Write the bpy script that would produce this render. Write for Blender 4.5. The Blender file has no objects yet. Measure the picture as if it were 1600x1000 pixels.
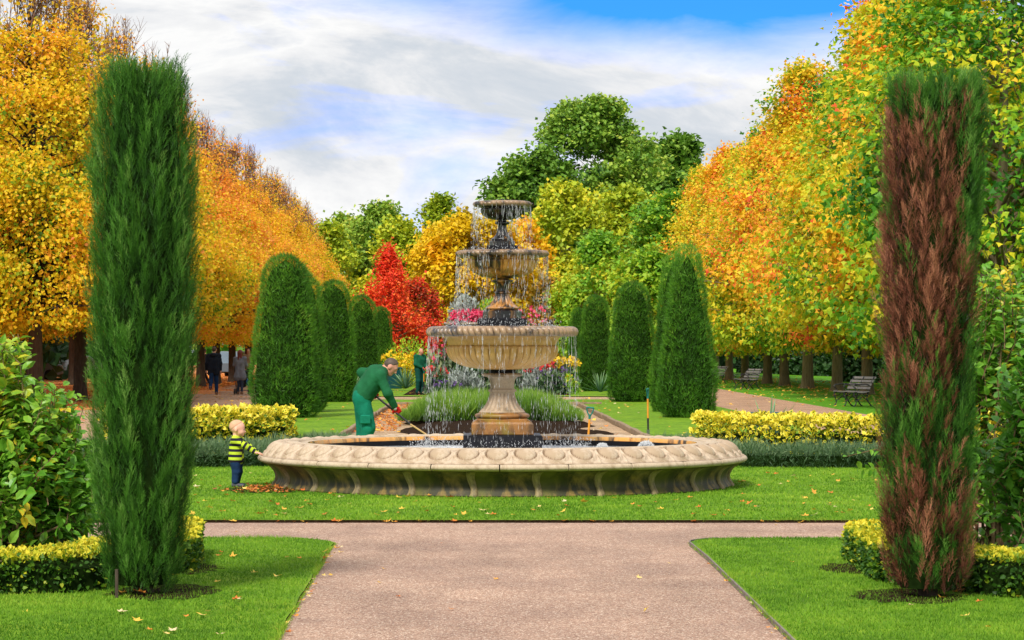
import bpy, math, random
import numpy as np
from mathutils import Vector, Matrix

random.seed(11)
rng = np.random.default_rng(11)
SC = bpy.context.scene
COL = SC.collection
PI = math.pi

# ------------------------------------------------------------------ camera, sky, sun, exposure
CAMX, CAMZ = -0.35, 1.65
cam_d = bpy.data.cameras.new('camera')
cam = bpy.data.objects.new('camera', cam_d)
COL.objects.link(cam)
cam_d.lens = 90.0
cam_d.sensor_width = 36.0
cam_d.shift_x = 0.0375
cam_d.shift_y = 0.03125
cam_d.clip_start = 0.1
cam_d.clip_end = 6000
cam.location = (CAMX, 0, CAMZ)
cam.rotation_euler = (PI / 2, 0, 0)
SC.camera = cam

SUN_EL, SUN_AZ = math.radians(46), math.radians(200)     # azimuth clockwise from +Y (the view direction): behind the camera
world = bpy.data.worlds.new('World')
SC.world = world
world.use_nodes = True
wn, wl = world.node_tree.nodes, world.node_tree.links
wn.clear()
w_out = wn.new('ShaderNodeOutputWorld')
w_bg = wn.new('ShaderNodeBackground')
w_bg.inputs['Strength'].default_value = 0.10
sky = wn.new('ShaderNodeTexSky')
sky.sky_type = 'NISHITA'
sky.sun_disc = False
sky.sun_elevation = SUN_EL
sky.sun_rotation = SUN_AZ
sky.air_density = 1.0
sky.dust_density = 0.3
sky.ozone_density = 3.0
tc = wn.new('ShaderNodeTexCoord')
def wnoise(scale, loc, detail=6, rough=0.55, dist=0.0):
    mp = wn.new('ShaderNodeMapping')
    mp.inputs['Scale'].default_value = scale
    mp.inputs['Location'].default_value = loc
    wl.new(tc.outputs['Generated'], mp.inputs['Vector'])
    n = wn.new('ShaderNodeTexNoise')
    n.inputs['Scale'].default_value = 1.0
    n.inputs['Detail'].default_value = detail
    n.inputs['Roughness'].default_value = rough
    n.inputs['Distortion'].default_value = dist
    wl.new(mp.outputs['Vector'], n.inputs['Vector'])
    return n.outputs['Fac']
def wmath(op, a, b):
    m = wn.new('ShaderNodeMath')
    m.operation = op
    for i, v in enumerate((a, b)):
        if isinstance(v, (int, float)):
            m.inputs[i].default_value = v
        else:
            wl.new(v, m.inputs[i])
    return m.outputs[0]
def wramp(fac, stops):
    r = wn.new('ShaderNodeValToRGB')
    el = r.color_ramp.elements
    el[0].position, el[0].color = stops[0][0], (*stops[0][1], 1)
    el[1].position, el[1].color = stops[1][0], (*stops[1][1], 1)
    for p, c in stops[2:]:
        e = el.new(p); e.color = (*c, 1)
    wl.new(fac, r.inputs['Fac'])
    return r.outputs['Color']
# a broken cloud deck; one long gap in it, seen as the strip of blue above the big plane tree
gap_map = wn.new('ShaderNodeMapping')
gap_map.vector_type = 'POINT'
gap_map.inputs['Location'].default_value = (-0.088 / 0.082, 0, -0.148 / 0.021)
gap_map.inputs['Scale'].default_value = (1 / 0.082, 0.0, 1 / 0.021)
wl.new(tc.outputs['Generated'], gap_map.inputs['Vector'])
gl = wn.new('ShaderNodeVectorMath'); gl.operation = 'LENGTH'
wl.new(gap_map.outputs['Vector'], gl.inputs[0])
nz1 = wnoise((9, 9, 26), (3.1, 0.4, 1.7), 8, 0.58, 0.5)
nz2 = wnoise((7, 7, 24), (9.3, 4.0, 0.3), 8, 0.62, 0.5)
gap = wmath('SUBTRACT', 1.95, gl.outputs['Value'])
gap = wmath('ADD', gap, wmath('MULTIPLY', wmath('SUBTRACT', nz1, 0.5), 1.5))
gap = wmath('MULTIPLY', wmath('MINIMUM', wmath('MAXIMUM', gap, 0.0), 1.2), 0.95)
thin = wramp(nz1, [(0.56, (0, 0, 0)), (0.76, (0.55, 0.55, 0.55))])
blue_fac = wmath('MINIMUM', wmath('MAXIMUM', gap, thin), 1.0)
cloud_col = wramp(nz2, [(0.32, (2.0, 2.25, 2.55)), (0.42, (2.5, 2.64, 2.82)), (0.48, (3.05, 3.08, 3.14)), (0.57, (3.5, 3.5, 3.48)), (0.69, (2.65, 2.75, 2.95))])
wmix = wn.new('ShaderNodeMix'); wmix.data_type = 'RGBA'
wl.new(blue_fac, wmix.inputs['Factor'])
wl.new(cloud_col, wmix.inputs['A'])
hue = wn.new('ShaderNodeMix'); hue.data_type = 'RGBA'; hue.blend_type = 'MULTIPLY'
hue.inputs['Factor'].default_value = 1.0
hue.inputs['B'].default_value = (0.055, 0.25, 0.84, 1)
wl.new(sky.outputs['Color'], hue.inputs['A'])
wl.new(hue.outputs['Result'], wmix.inputs['B'])
wl.new(wmix.outputs['Result'], w_bg.inputs['Color'])
wl.new(w_bg.outputs['Background'], w_out.inputs['Surface'])

sun_d = bpy.data.lights.new('sun', 'SUN')
sun_d.energy = 1.5
sun_d.angle = math.radians(11)
sun_d.color = (1.0, 0.95, 0.86)
sun = bpy.data.objects.new('sun', sun_d)
COL.objects.link(sun)
sdir = Vector((math.cos(SUN_EL) * math.sin(SUN_AZ), math.cos(SUN_EL) * math.cos(SUN_AZ), math.sin(SUN_EL)))
sun.rotation_euler = sdir.to_track_quat('Z', 'Y').to_euler()
sun.location = sdir * 60

vs = SC.view_settings
vs.view_transform = 'Standard'
vs.look = 'None'
vs.gamma = 1.0
vs.use_curve_mapping = False
vs.exposure = 1.5
SC.render.engine = 'CYCLES'
SC.cycles.use_denoising = True
SC.cycles.max_bounces = 7
SC.cycles.diffuse_bounces = 3
SC.cycles.glossy_bounces = 2
SC.cycles.transmission_bounces = 4
SC.cycles.transparent_max_bounces = 6
SC.cycles.sample_clamp_indirect = 6

# ------------------------------------------------------------------ helpers
def X(px, D): return CAMX + (px - 740.0) * D / 4000.0
def Z(py, D): return CAMZ + (550.0 - py) * D / 4000.0

def _h(ix, iy, iz, seed):
    n = (ix * 374761393 + iy * 668265263 + iz * 2147483647 + seed * 974634777) & 0xffffffff
    n = ((n ^ (n >> 13)) * 1274126177) & 0xffffffff
    n = n ^ (n >> 16)
    return (n & 0xffff) / 32767.5 - 1.0
def vnoise(P, scale=1.0, seed=0):
    P = np.asarray(P, float) * scale
    I = np.floor(P).astype(np.int64)
    Fr = P - I
    Fr = Fr * Fr * (3 - 2 * Fr)
    out = np.zeros(len(P))
    for dx in (0, 1):
        wx = Fr[:, 0] if dx else 1 - Fr[:, 0]
        for dy in (0, 1):
            wy = Fr[:, 1] if dy else 1 - Fr[:, 1]
            for dz in (0, 1):
                wz = Fr[:, 2] if dz else 1 - Fr[:, 2]
                out += wx * wy * wz * _h(I[:, 0] + dx, I[:, 1] + dy, I[:, 2] + dz, seed)
    return out
def fbm(P, scale=1.0, seed=0, n=3):
    o, a = 0, 1.0
    for k in range(n):
        o = o + a * vnoise(P, scale * 2 ** k, seed + k * 17)
        a *= 0.5
    return o

def np_mesh(name, V, faces, smooth=False, tint=None):
    """faces: list of int arrays (m,k), any k."""
    if isinstance(faces, np.ndarray):
        faces = [faces]
    me = bpy.data.meshes.new(name)
    V = np.ascontiguousarray(V, dtype=np.float32).reshape(-1, 3)
    me.vertices.add(len(V))
    me.vertices.foreach_set('co', V.ravel())
    loops = np.concatenate([np.asarray(f).ravel() for f in faces]).astype(np.int32)
    tot = np.concatenate([np.full(len(f), np.asarray(f).shape[1]) for f in faces]).astype(np.int32)
    start = np.concatenate([[0], np.cumsum(tot)[:-1]]).astype(np.int32)
    me.loops.add(len(loops))
    me.loops.foreach_set('vertex_index', loops)
    me.polygons.add(len(tot))
    me.polygons.foreach_set('loop_start', start)
    me.polygons.foreach_set('use_smooth', np.full(len(tot), smooth, dtype=bool))
    if tint is not None:
        a = me.attributes.new('tint', 'FLOAT', 'POINT')
        a.data.foreach_set('value', np.ascontiguousarray(tint, dtype=np.float32))
    me.update(calc_edges=True)
    return me

def link(name, me, mat=None, parent=None, loc=None, label=None, cat=None, group=None, kind=None):
    o = bpy.data.objects.new(name, me)
    COL.objects.link(o)
    if mat is not None:
        if len(me.materials) == 0:
            me.materials.append(mat)
    if parent is not None:
        o.parent = parent
    if loc is not None:
        o.location = loc
    tag(o, label, cat, group, kind)
    return o
def tag(o, label=None, cat=None, group=None, kind=None):
    for k, v in (('label', label), ('category', cat), ('group', group), ('kind', kind)):
        if v is not None:
            o[k] = v
    return o
def empty(name, loc=(0, 0, 0), rz=0.0, label=None, cat=None, group=None, kind=None):
    o = bpy.data.objects.new(name, None)
    COL.objects.link(o)
    o.location = loc
    o.rotation_euler = (0, 0, rz)
    o.empty_display_size = 0.2
    return tag(o, label, cat, group, kind)
def copy_tree(o, parent=None):
    c = o.copy()
    COL.objects.link(c)
    c.parent = parent
    for ch in list(o.children):
        copy_tree(ch, c)
    return c

class MB:
    """collects boxes, tubes, lathes into one mesh"""
    def __init__(s): s.V = []; s.F = []; s.n = 0
    def add(s, V, F):
        s.V.extend([tuple(v) for v in V]); s.F.extend([tuple(i + s.n for i in f) for f in F]); s.n += len(V)
    def box(s, lo, hi, M=None, bev=0.0):
        x0, y0, z0 = lo; x1, y1, z1 = hi
        if bev > 0:
            b = bev
            V = []
            for z, ins in ((z0, b), (z0 + b, 0), (z1 - b, 0), (z1, b)):
                for (x, y, sx, sy) in ((x0, y0, 1, 1), (x1, y0, -1, 1), (x1, y1, -1, -1), (x0, y1, 1, -1)):
                    V.append((x + sx * ins, y + sy * ins, z))
            F = [(3, 2, 1, 0), (12, 13, 14, 15)]
            for r in range(3):
                for k in range(4):
                    a = r * 4 + k; c = r * 4 + (k + 1) % 4
                    F.append((a, c, c + 4, a + 4))
        else:
            V = [(x0, y0, z0), (x1, y0, z0), (x1, y1, z0), (x0, y1, z0), (x0, y0, z1), (x1, y0, z1), (x1, y1, z1), (x0, y1, z1)]
            F = [(3, 2, 1, 0), (4, 5, 6, 7), (0, 1, 5, 4), (1, 2, 6, 5), (2, 3, 7, 6), (3, 0, 4, 7)]
        if M is not None:
            V = [M @ Vector(v) for v in V]
        s.add(V, F)
        return s
    def tube(s, pts, rad, n=8, cap=True):
        pts = [Vector(p) for p in pts]
        if not hasattr(rad, '__len__'):
            rad = [rad] * len(pts)
        V, F = [], []
        up = Vector((0.13, 0.21, 1)).normalized()
        for i, p in enumerate(pts):
            d = (pts[min(i + 1, len(pts) - 1)] - pts[max(i - 1, 0)])
            if d.length < 1e-9: d = Vector((0, 0, 1))
            d.normalize()
            a = d.cross(up)
            if a.length < 0.05: a = d.cross(Vector((1, 0, 0)))
            a.normalize(); b = d.cross(a).normalized()
            for k in range(n):
                t = 2 * PI * k / n
                V.append(p + (a * math.cos(t) + b * math.sin(t)) * rad[i])
        for i in range(len(pts) - 1):
            for k in range(n):
                a0 = i * n + k; b0 = i * n + (k + 1) % n
                F.append((a0, b0, b0 + n, a0 + n))
        if cap:
            F.append(tuple(range(n))[::-1])
            F.append(tuple(range((len(pts) - 1) * n, len(pts) * n)))
        s.add(V, F)
        return s
    def lathe(s, prof, n=32, ang=(0, 2 * PI), disp=None):
        full = abs(ang[1] - ang[0] - 2 * PI) < 1e-6
        m = n if full else n + 1
        V, F = [], []
        for k in range(m):
            t = ang[0] + (ang[1] - ang[0]) * k / n
            for j, (r, z) in enumerate(prof):
                rr = r + (disp(t, j, r, z) if disp else 0)
                V.append((rr * math.cos(t), rr * math.sin(t), z))
        L = len(prof)
        for k in range(n):
            k2 = (k + 1) % m
            for j in range(L - 1):
                F.append((k * L + j, k2 * L + j, k2 * L + j + 1, k * L + j + 1))
        s.add(V, F)
        return s
    def build(s, name, mat, parent=None, smooth=False, **kw):
        me = bpy.data.meshes.new(name)
        me.from_pydata([tuple(v) for v in s.V], [], s.F)
        if smooth:
            me.polygons.foreach_set('use_smooth', [True] * len(me.polygons))
            try: me.set_sharp_from_angle(angle=math.radians(smooth if smooth > 1 else 45))
            except Exception: pass
        me.update()
        return link(name, me, mat, parent, **kw)

# ------------------------------------------------------------------ materials
def mat_new(name):
    m = bpy.data.materials.new(name)
    m.use_nodes = True
    nt = m.node_tree
    nt.nodes.clear()
    out = nt.nodes.new('ShaderNodeOutputMaterial')
    return m, nt, out
def ramp_node(nt, fac, stops, interp='LINEAR'):
    r = nt.nodes.new('ShaderNodeValToRGB')
    r.color_ramp.interpolation = interp
    el = r.color_ramp.elements
    el[0].position, el[0].color = stops[0][0], (*stops[0][1], 1)
    el[1].position, el[1].color = stops[-1][0], (*stops[-1][1], 1)
    for p, c in stops[1:-1]:
        e = el.new(p); e.color = (*c, 1)
    nt.links.new(fac, r.inputs['Fac'])
    return r.outputs['Color']
def noise_node(nt, scale, detail=4, rough=0.55, vec_scale=None, coord='Object', dist=0.0):
    t = nt.nodes.new('ShaderNodeTexCoord')
    src = t.outputs[coord]
    if vec_scale is not None:
        mp = nt.nodes.new('ShaderNodeMapping')
        mp.inputs['Scale'].default_value = vec_scale
        nt.links.new(src, mp.inputs['Vector'])
        src = mp.outputs['Vector']
    n = nt.nodes.new('ShaderNodeTexNoise')
    n.inputs['Scale'].default_value = scale
    n.inputs['Detail'].default_value = detail
    n.inputs['Roughness'].default_value = rough
    n.inputs['Distortion'].default_value = dist
    nt.links.new(src, n.inputs['Vector'])
    return n.outputs['Fac']
def mixc(nt, fac, a, b, mode='MIX'):
    m = nt.nodes.new('ShaderNodeMix')
    m.data_type = 'RGBA'; m.blend_type = mode
    for k, v in (('Factor', fac), ('A', a), ('B', b)):
        if isinstance(v, (int, float)): m.inputs[k].default_value = v
        elif isinstance(v, tuple): m.inputs[k].default_value = (*v, 1)
        else: nt.links.new(v, m.inputs[k])
    return m.outputs['Result']
def mathn(nt, op, a, b=0.0):
    m = nt.nodes.new('ShaderNodeMath'); m.operation = op
    for i, v in enumerate((a, b)):
        if isinstance(v, (int, float)): m.inputs[i].default_value = v
        else: nt.links.new(v, m.inputs[i])
    return m.outputs[0]
def finish(nt, out, color, rough=0.6, bump=None, bstr=0.3, bdist=0.01, metal=0.0, spec=0.5, transl=0.0, coat=0.0):
    p = nt.nodes.new('ShaderNodeBsdfPrincipled')
    if isinstance(color, tuple): p.inputs['Base Color'].default_value = (*color, 1)
    else: nt.links.new(color, p.inputs['Base Color'])
    if isinstance(rough, (int, float)): p.inputs['Roughness'].default_value = rough
    else: nt.links.new(rough, p.inputs['Roughness'])
    p.inputs['Metallic'].default_value = metal
    p.inputs['Specular IOR Level'].default_value = spec
    p.inputs['Coat Weight'].default_value = coat
    if bump is not None:
        b = nt.nodes.new('ShaderNodeBump')
        b.inputs['Strength'].default_value = bstr
        b.inputs['Distance'].default_value = bdist
        nt.links.new(bump, b.inputs['Height'])
        nt.links.new(b.outputs['Normal'], p.inputs['Normal'])
    if transl > 0:
        t = nt.nodes.new('ShaderNodeBsdfTranslucent')
        if isinstance(color, tuple): t.inputs['Color'].default_value = (*color, 1)
        else: nt.links.new(color, t.inputs['Color'])
        ms = nt.nodes.new('ShaderNodeMixShader')
        ms.inputs[0].default_value = transl
        nt.links.new(p.outputs[0], ms.inputs[1])
        nt.links.new(t.outputs[0], ms.inputs[2])
        nt.links.new(ms.outputs[0], out.inputs['Surface'])
    else:
        nt.links.new(p.outputs[0], out.inputs['Surface'])
    return p
def foliage(name, stops, transl=0.28, rough=0.5, spec=0.3):
    m, nt, out = mat_new(name)
    a = nt.nodes.new('ShaderNodeAttribute'); a.attribute_name = 'tint'
    o_ = nt.nodes.new('ShaderNodeAttribute'); o_.attribute_type = 'OBJECT'; o_.attribute_name = 'autumn'
    c = ramp_node(nt, mathn(nt, 'ADD', a.outputs['Fac'], o_.outputs['Fac']), stops)
    finish(nt, out, c, rough, spec=spec, transl=transl)
    return m
def plain(name, col, rough=0.6, metal=0.0, var=0.25, scale=12.0, bstr=0.2, bdist=0.004, spec=0.3, vec_scale=None):
    m, nt, out = mat_new(name)
    n = noise_node(nt, scale, 5, 0.6, vec_scale)
    c = ramp_node(nt, n, [(0.25, tuple(v * (1 - var) for v in col)), (0.75, tuple(min(1, v * (1 + var)) for v in col))])
    finish(nt, out, c, rough, bump=n, bstr=bstr, bdist=bdist, metal=metal, spec=spec)
    return m
# ------------------------------------------------------------------ the ground, paths and lawns
def grass_mat(name, dark, light, yellow):
    m, nt, out = mat_new(name)
    a = noise_node(nt, 0.75, 6, 0.68)
    b = noise_node(nt, 9.0, 4, 0.6, (1, 0.35, 1))
    f = noise_node(nt, 140.0, 3, 0.6, (1, 0.3, 1))
    c = ramp_node(nt, a, [(0.28, dark), (0.50, light), (0.75, yellow)])
    c2 = ramp_node(nt, b, [(0.25, (0.55, 0.62, 0.50)), (0.75, (1.25, 1.16, 1.0))])
    c3 = ramp_node(nt, f, [(0.25, (0.55, 0.6, 0.5)), (0.75, (1.25, 1.2, 1.1))])
    c = mixc(nt, 1.0, mixc(nt, 1.0, c, c2, 'MULTIPLY'), c3, 'MULTIPLY')
    finish(nt, out, c, 0.85, bump=f, bstr=0.8, bdist=0.02, spec=0.15)
    return m
M_grass = grass_mat('lawn_grass', (0.105, 0.235, 0.014), (0.180, 0.355, 0.020), (0.290, 0.430, 0.030))
M_grass_far = grass_mat('far_lawn_grass', (0.065, 0.230, 0.010), (0.110, 0.340, 0.012), (0.18, 0.40, 0.015))
M_blade = foliage('grass_blades', [(0.0, (0.06, 0.17, 0.008)), (0.45, (0.180, 0.365, 0.022)), (0.8, (0.29, 0.46, 0.035)), (1.0, (0.50, 0.54, 0.08))], 0.3, 0.6, 0.2)

def gravel_mat(name, cols, leafy=0.0, leafcol=((0.65, 0.16, 0.03), (0.75, 0.30, 0.05)), leafscale=7.0):
    m, nt, out = mat_new(name)
    t = nt.nodes.new('ShaderNodeTexCoord')
    v = nt.nodes.new('ShaderNodeTexVoronoi'); v.inputs['Scale'].default_value = 115
    nt.links.new(t.outputs['Object'], v.inputs['Vector'])
    sep = nt.nodes.new('ShaderNodeSeparateColor')
    nt.links.new(v.outputs['Color'], sep.inputs[0])
    c = ramp_node(nt, sep.outputs[0], cols)
    big = noise_node(nt, 0.9, 5, 0.6)
    mid = noise_node(nt, 24, 3, 0.6)
    c = mixc(nt, 1.0, c, ramp_node(nt, big, [(0.3, (0.78, 0.76, 0.76)), (0.7, (1.14, 1.12, 1.08))]), 'MULTIPLY')
    wear = noise_node(nt, 0.35, 6, 0.7, (2.2, 0.6, 1))
    c = mixc(nt, 1.0, c, ramp_node(nt, wear, [(0.32, (0.80, 0.80, 0.80)), (0.5, (1.0, 1.0, 1.0)), (0.68, (1.16, 1.15, 1.14))]), 'MULTIPLY')
    c = mixc(nt, 1.0, c, ramp_node(nt, mid, [(0.3, (0.82, 0.82, 0.82)), (0.7, (1.12, 1.12, 1.12))]), 'MULTIPLY')
    h = mathn(nt, 'SUBTRACT', 1.0, v.outputs['Distance'])
    finish(nt, out, c, 0.85, bump=h, bstr=0.7, bdist=0.006, spec=0.25)
    return m
M_gravel = gravel_mat('path_gravel', [(0.0, (0.17, 0.095, 0.068)), (0.25, (0.33, 0.205, 0.150)), (0.6, (0.43, 0.275, 0.205)), (0.85, (0.52, 0.36, 0.27)), (1.0, (0.80, 0.68, 0.56))])
M_walk = gravel_mat('walk_gravel', [(0.0, (0.27, 0.15, 0.09)), (0.5, (0.44, 0.26, 0.165)), (1.0, (0.58, 0.40, 0.28))])
M_bedpath = gravel_mat('bed_path_gravel', [(0.0, (0.25, 0.16, 0.09)), (0.5, (0.43, 0.29, 0.17)), (1.0, (0.60, 0.45, 0.30))])
M_soil = plain('dark_soil', (0.030, 0.017, 0.010), 1.0, var=0.6, scale=30, bstr=1.0, bdist=0.04, spec=0.03)
M_leafcarpet = gravel_mat('leaf_carpet', [(0.0, (0.42, 0.12, 0.03)), (0.4, (0.66, 0.20, 0.05)), (0.75, (0.78, 0.32, 0.09)), (1.0, (0.85, 0.50, 0.22))])

def sheet(name, pts, z, mat, **kw):
    me = bpy.data.meshes.new(name)
    me.from_pydata([(x, y, z) for x, y in pts], [], [tuple(range(len(pts)))])
    me.update()
    if me.polygons[0].normal.z < 0:
        me.flip_normals()
    return link(name, me, mat, kind='structure', **kw)
def slab(name, pts, z0, z1, mat, side):
    n = len(pts)
    a = sum(pts[i][0] * pts[(i + 1) % n][1] - pts[(i + 1) % n][0] * pts[i][1] for i in range(n))
    if a < 0: pts = pts[::-1]
    V = [(x, y, z0) for x, y in pts] + [(x, y, z1) for x, y in pts]
    F = [tuple(range(n, 2 * n))] + [(i, (i + 1) % n, n + (i + 1) % n, n + i) for i in range(n)]
    me = bpy.data.meshes.new(name)
    me.from_pydata(V, [], F)
    me.materials.append(mat); me.materials.append(side)
    for p in me.polygons[1:] if False else list(me.polygons)[1:]:
        p.material_index = 1
    me.update()
    return link(name, me, None, kind='structure')

sheet('ground', [(-2500, -60), (2500, -60), (2500, 4000), (-2500, 4000)], 0.0, M_grass_far)
sheet('path', [(-60, 22.0), (-1.75, 22.0), (-1.75, 5), (1.75, 5), (1.75, 22.0), (60, 22.0), (60, 25.1), (-60, 25.1)], 0.004, M_gravel)
LZ = 0.032
def rounded(cx, cy, r, a0, a1, n=8):
    return [(cx + r * math.cos(math.radians(a0 + (a1 - a0) * k / n)), cy + r * math.sin(math.radians(a0 + (a1 - a0) * k / n))) for k in range(n + 1)]
def wob(pts, amp=0.012, step=0.3, seed=1):
    out = []
    n = len(pts)
    for i in range(n):
        a, b = Vector(pts[i]), Vector(pts[(i + 1) % n])
        L = (b - a).length
        if L > 30: out.append(tuple(a)); continue
        m = max(1, int(L / step))
        for k in range(m):
            p = a.lerp(b, k / m)
            q = vnoise(np.array([[p.x, p.y, 0.0]]), 2.3, seed)[0] * amp
            q2 = vnoise(np.array([[p.x, p.y, 5.0]]), 2.3, seed)[0] * amp
            out.append((p.x + q, p.y + q2))
    return out
lawnL = [(-9, 8), (-1.40, 8)] + [(-1.40, 8), (-1.545, 21.3)][1:] + rounded(-2.15, 21.7, 0.62, 0, 90) + [(-9, 22.36)]
lawnR = [(9, 8), (1.40, 8), (1.505, 20.2)] + rounded(2.06, 21.75, 0.56, 180, 90) + [(9, 22.36)]
slab('front_lawn_left', wob(lawnL, seed=3), 0.0, LZ, M_grass, M_soil)
slab('front_lawn_right', wob(lawnR, seed=5), 0.0, LZ, M_grass, M_soil)
slab('fountain_lawn', wob([(-26, 24.75), (26, 24.6), (26, 41.9), (-26, 41.9)], 0.02), 0.0, LZ, M_grass, M_soil)
slab('middle_lawn_left', [(-7.0, 42), (-2.92, 42), (-2.92, 87.5), (-7.0, 87.5)], 0.0, LZ, M_grass, M_soil)
slab('middle_lawn_right', [(2.92, 42), (6.9, 42), (6.9, 87.5), (2.92, 87.5)], 0.0, LZ, M_grass, M_soil)
slab('far_lawn', [(-7.0, 93.6), (6.9, 93.6), (6.9, 330), (-7.0, 330)], 0.0, LZ, M_grass, M_soil)
sheet('cross_path', [(-7.2, 87.4), (7.0, 87.4), (7.0, 93.8), (-7.2, 93.8)], 0.005, M_bedpath)
# bed path either side of the lavender bed: 15 cm below the lawn edging
sheet('bed_path', [(-2.92, 42), (2.92, 42), (2.92, 80), (-2.92, 80)], 0.004, M_bedpath)
sheet('bed_end_lawn', [(-2.92, 80.2), (2.92, 80.2), (2.92, 87.4), (-2.92, 87.4)], 0.028, M_grass)
# soil of the bed with a ragged edge
ang = []
for k in range(40):
    y = 43 + 35 * k / 39
    ang.append((2.05 + 0.28 * math.sin(y * 0.9) + 0.3 * (y < 58) * (58 - y) / 15 + random.uniform(-0.12, 0.12), y))
for k in range(40):
    y = 78 - 35 * k / 39
    ang.append((-1.85 - 0.25 * math.sin(y * 1.1) + random.uniform(-0.12, 0.12), y))
bedV = np.array([(x, y) for x, y in ang])
g = []
ny, nx = 60, 26
V = []
for j in range(ny):
    y = 43 + 35 * j / (ny - 1)
    xr = 2.05 + 0.28 * math.sin(y * 0.9) + 0.35 * max(0, 58 - y) / 15 + random.uniform(-0.1, 0.1)
    xl = -1.75 - 0.22 * math.sin(y * 1.1) + random.uniform(-0.1, 0.1)
    for i in range(nx):
        u = i / (nx - 1)
        z = 0.012 + 0.13 * (math.sin(PI * u) ** 0.5) + random.uniform(-0.02, 0.02) * (0 < i < nx - 1)
        V.append((xl + (xr - xl) * u, y, z))
F = np.array([(j * nx + i, j * nx + i + 1, (j + 1) * nx + i + 1, (j + 1) * nx + i) for j in range(ny - 1) for i in range(nx - 1)])
link('soil_bed', np_mesh('soil_bed', V, F, True), M_soil, kind='structure')
# side walks
def wavy_strip(name, xl, xr, y0, y1, z, mat, n=90, amp=0.12, seed=0):
    ys = np.linspace(y0, y1, n)
    a = vnoise(np.c_[ys, ys * 0, ys * 0], 0.35, seed) * amp
    b = vnoise(np.c_[ys, ys * 0 + 9, ys * 0], 0.35, seed) * amp
    pts = [(xl(y) + a[i], y) for i, y in enumerate(ys)] + [(xr(y) + b[i], y) for i, y in list(enumerate(ys))[::-1]]
    V = [(x, y, z) for x, y in pts]
    N = len(ys)
    F = np.array([(i, i + 1, 2 * N - 2 - i, 2 * N - 1 - i)[::-1] for i in range(N - 1)])
    return link(name, np_mesh(name, V, F), mat, kind='structure')
wavy_strip('right_walk', lambda y: 7.0, lambda y: 10.0 + 0.012 * (y - 66) + (0.9 * max(0, (66 - y)) / 20), 42, 330, 0.006, M_walk, 160, 0.05)
wavy_strip('left_walk', lambda y: -12.6, lambda y: -7.0, 42, 330, 0.006, M_walk, 160, 0.05)
wavy_strip('leaf_carpet', lambda y: -34.0, lambda y: -12.2 + 0.5 * math.sin(y * 0.7) + (0.9 if 72 < y < 84 else 0) + (1.2 if 100 < y < 116 else 0) , 60, 330, 0.011, M_leafcarpet, 300, 0.5, 5)
wavy_strip('cross_walk', lambda y: -34.0, lambda y: -12.5, 86.5, 97, 0.015, M_walk, 30, 0.3, 8)

# stone edging along the bed path, metal edging along the front lawn
M_kerb = plain('edging_stone', (0.26, 0.185, 0.115), 0.85, var=0.45, scale=9, bstr=0.5, bdist=0.01)
for side, sgn, lab in (('right', 1, 'low brown stone edging along the bed path beside the standing spade'), ('left', -1, 'low brown stone edging along the leafy bed path behind the bending gardener')):
    e = empty('path_edging', (sgn * 2.86, 42.0, 0), label=lab, cat='edging')
    mb = MB().box((-0.045, 0.0, 0.0), (0.045, 1.23, 0.115), bev=0.012)
    first = None
    for k in range(30):
        if first is None:
            first = mb.build('edging_stone', M_kerb, e)
            o = first
        else:
            o = first.copy(); COL.objects.link(o)
        o.location = (random.uniform(-0.018, 0.018), k * 1.25, random.uniform(-0.012, 0.01))
        o.rotation_euler = (random.uniform(-0.008, 0.008), 0, random.uniform(-0.01, 0.01))
mb = MB().box((-1.1, -0.05, 0), (1.1, 0.05, 0.09), bev=0.01)
e = empty('path_edging', (0, 79.75, 0), label='low brown stone edging across the far end of the bed path behind the lavender', cat='edging')
for k in range(3):
    o = mb.build('edging_stone', M_kerb, e) if k == 0 else o.copy()
    if k: COL.objects.link(o)
    o.location = (-1.9 + k * 2.22, 0, 0)
M_steel = plain('weathered_edging', (0.20, 0.17, 0.14), 0.7, var=0.4, scale=15)
e = MB()
pts = [(1.392, 8), (1.497, 20.2)] + rounded(2.06, 21.75, 0.575, 180, 120, 5)
for a, b in zip(pts[:-1], pts[1:]):
    a, b = Vector((*a, 0)), Vector((*b, 0))
    d = (b - a).normalized(); nrm = Vector((-d.y, d.x, 0)) * 0.006
    e.add([a + nrm, b + nrm, b - nrm, a - nrm] + [v + Vector((0, 0, 0.041)) for v in (a + nrm, b + nrm, b - nrm, a - nrm)],
          [(0, 1, 2, 3), (7, 6, 5, 4), (0, 4, 5, 1), (1, 5, 6, 2), (2, 6, 7, 3), (3, 7, 4, 0)])
e.build('lawn_edging', M_steel, label='thin weathered strip edging between the gravel path and the lawn under the browned cypress', cat='edging')

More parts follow.
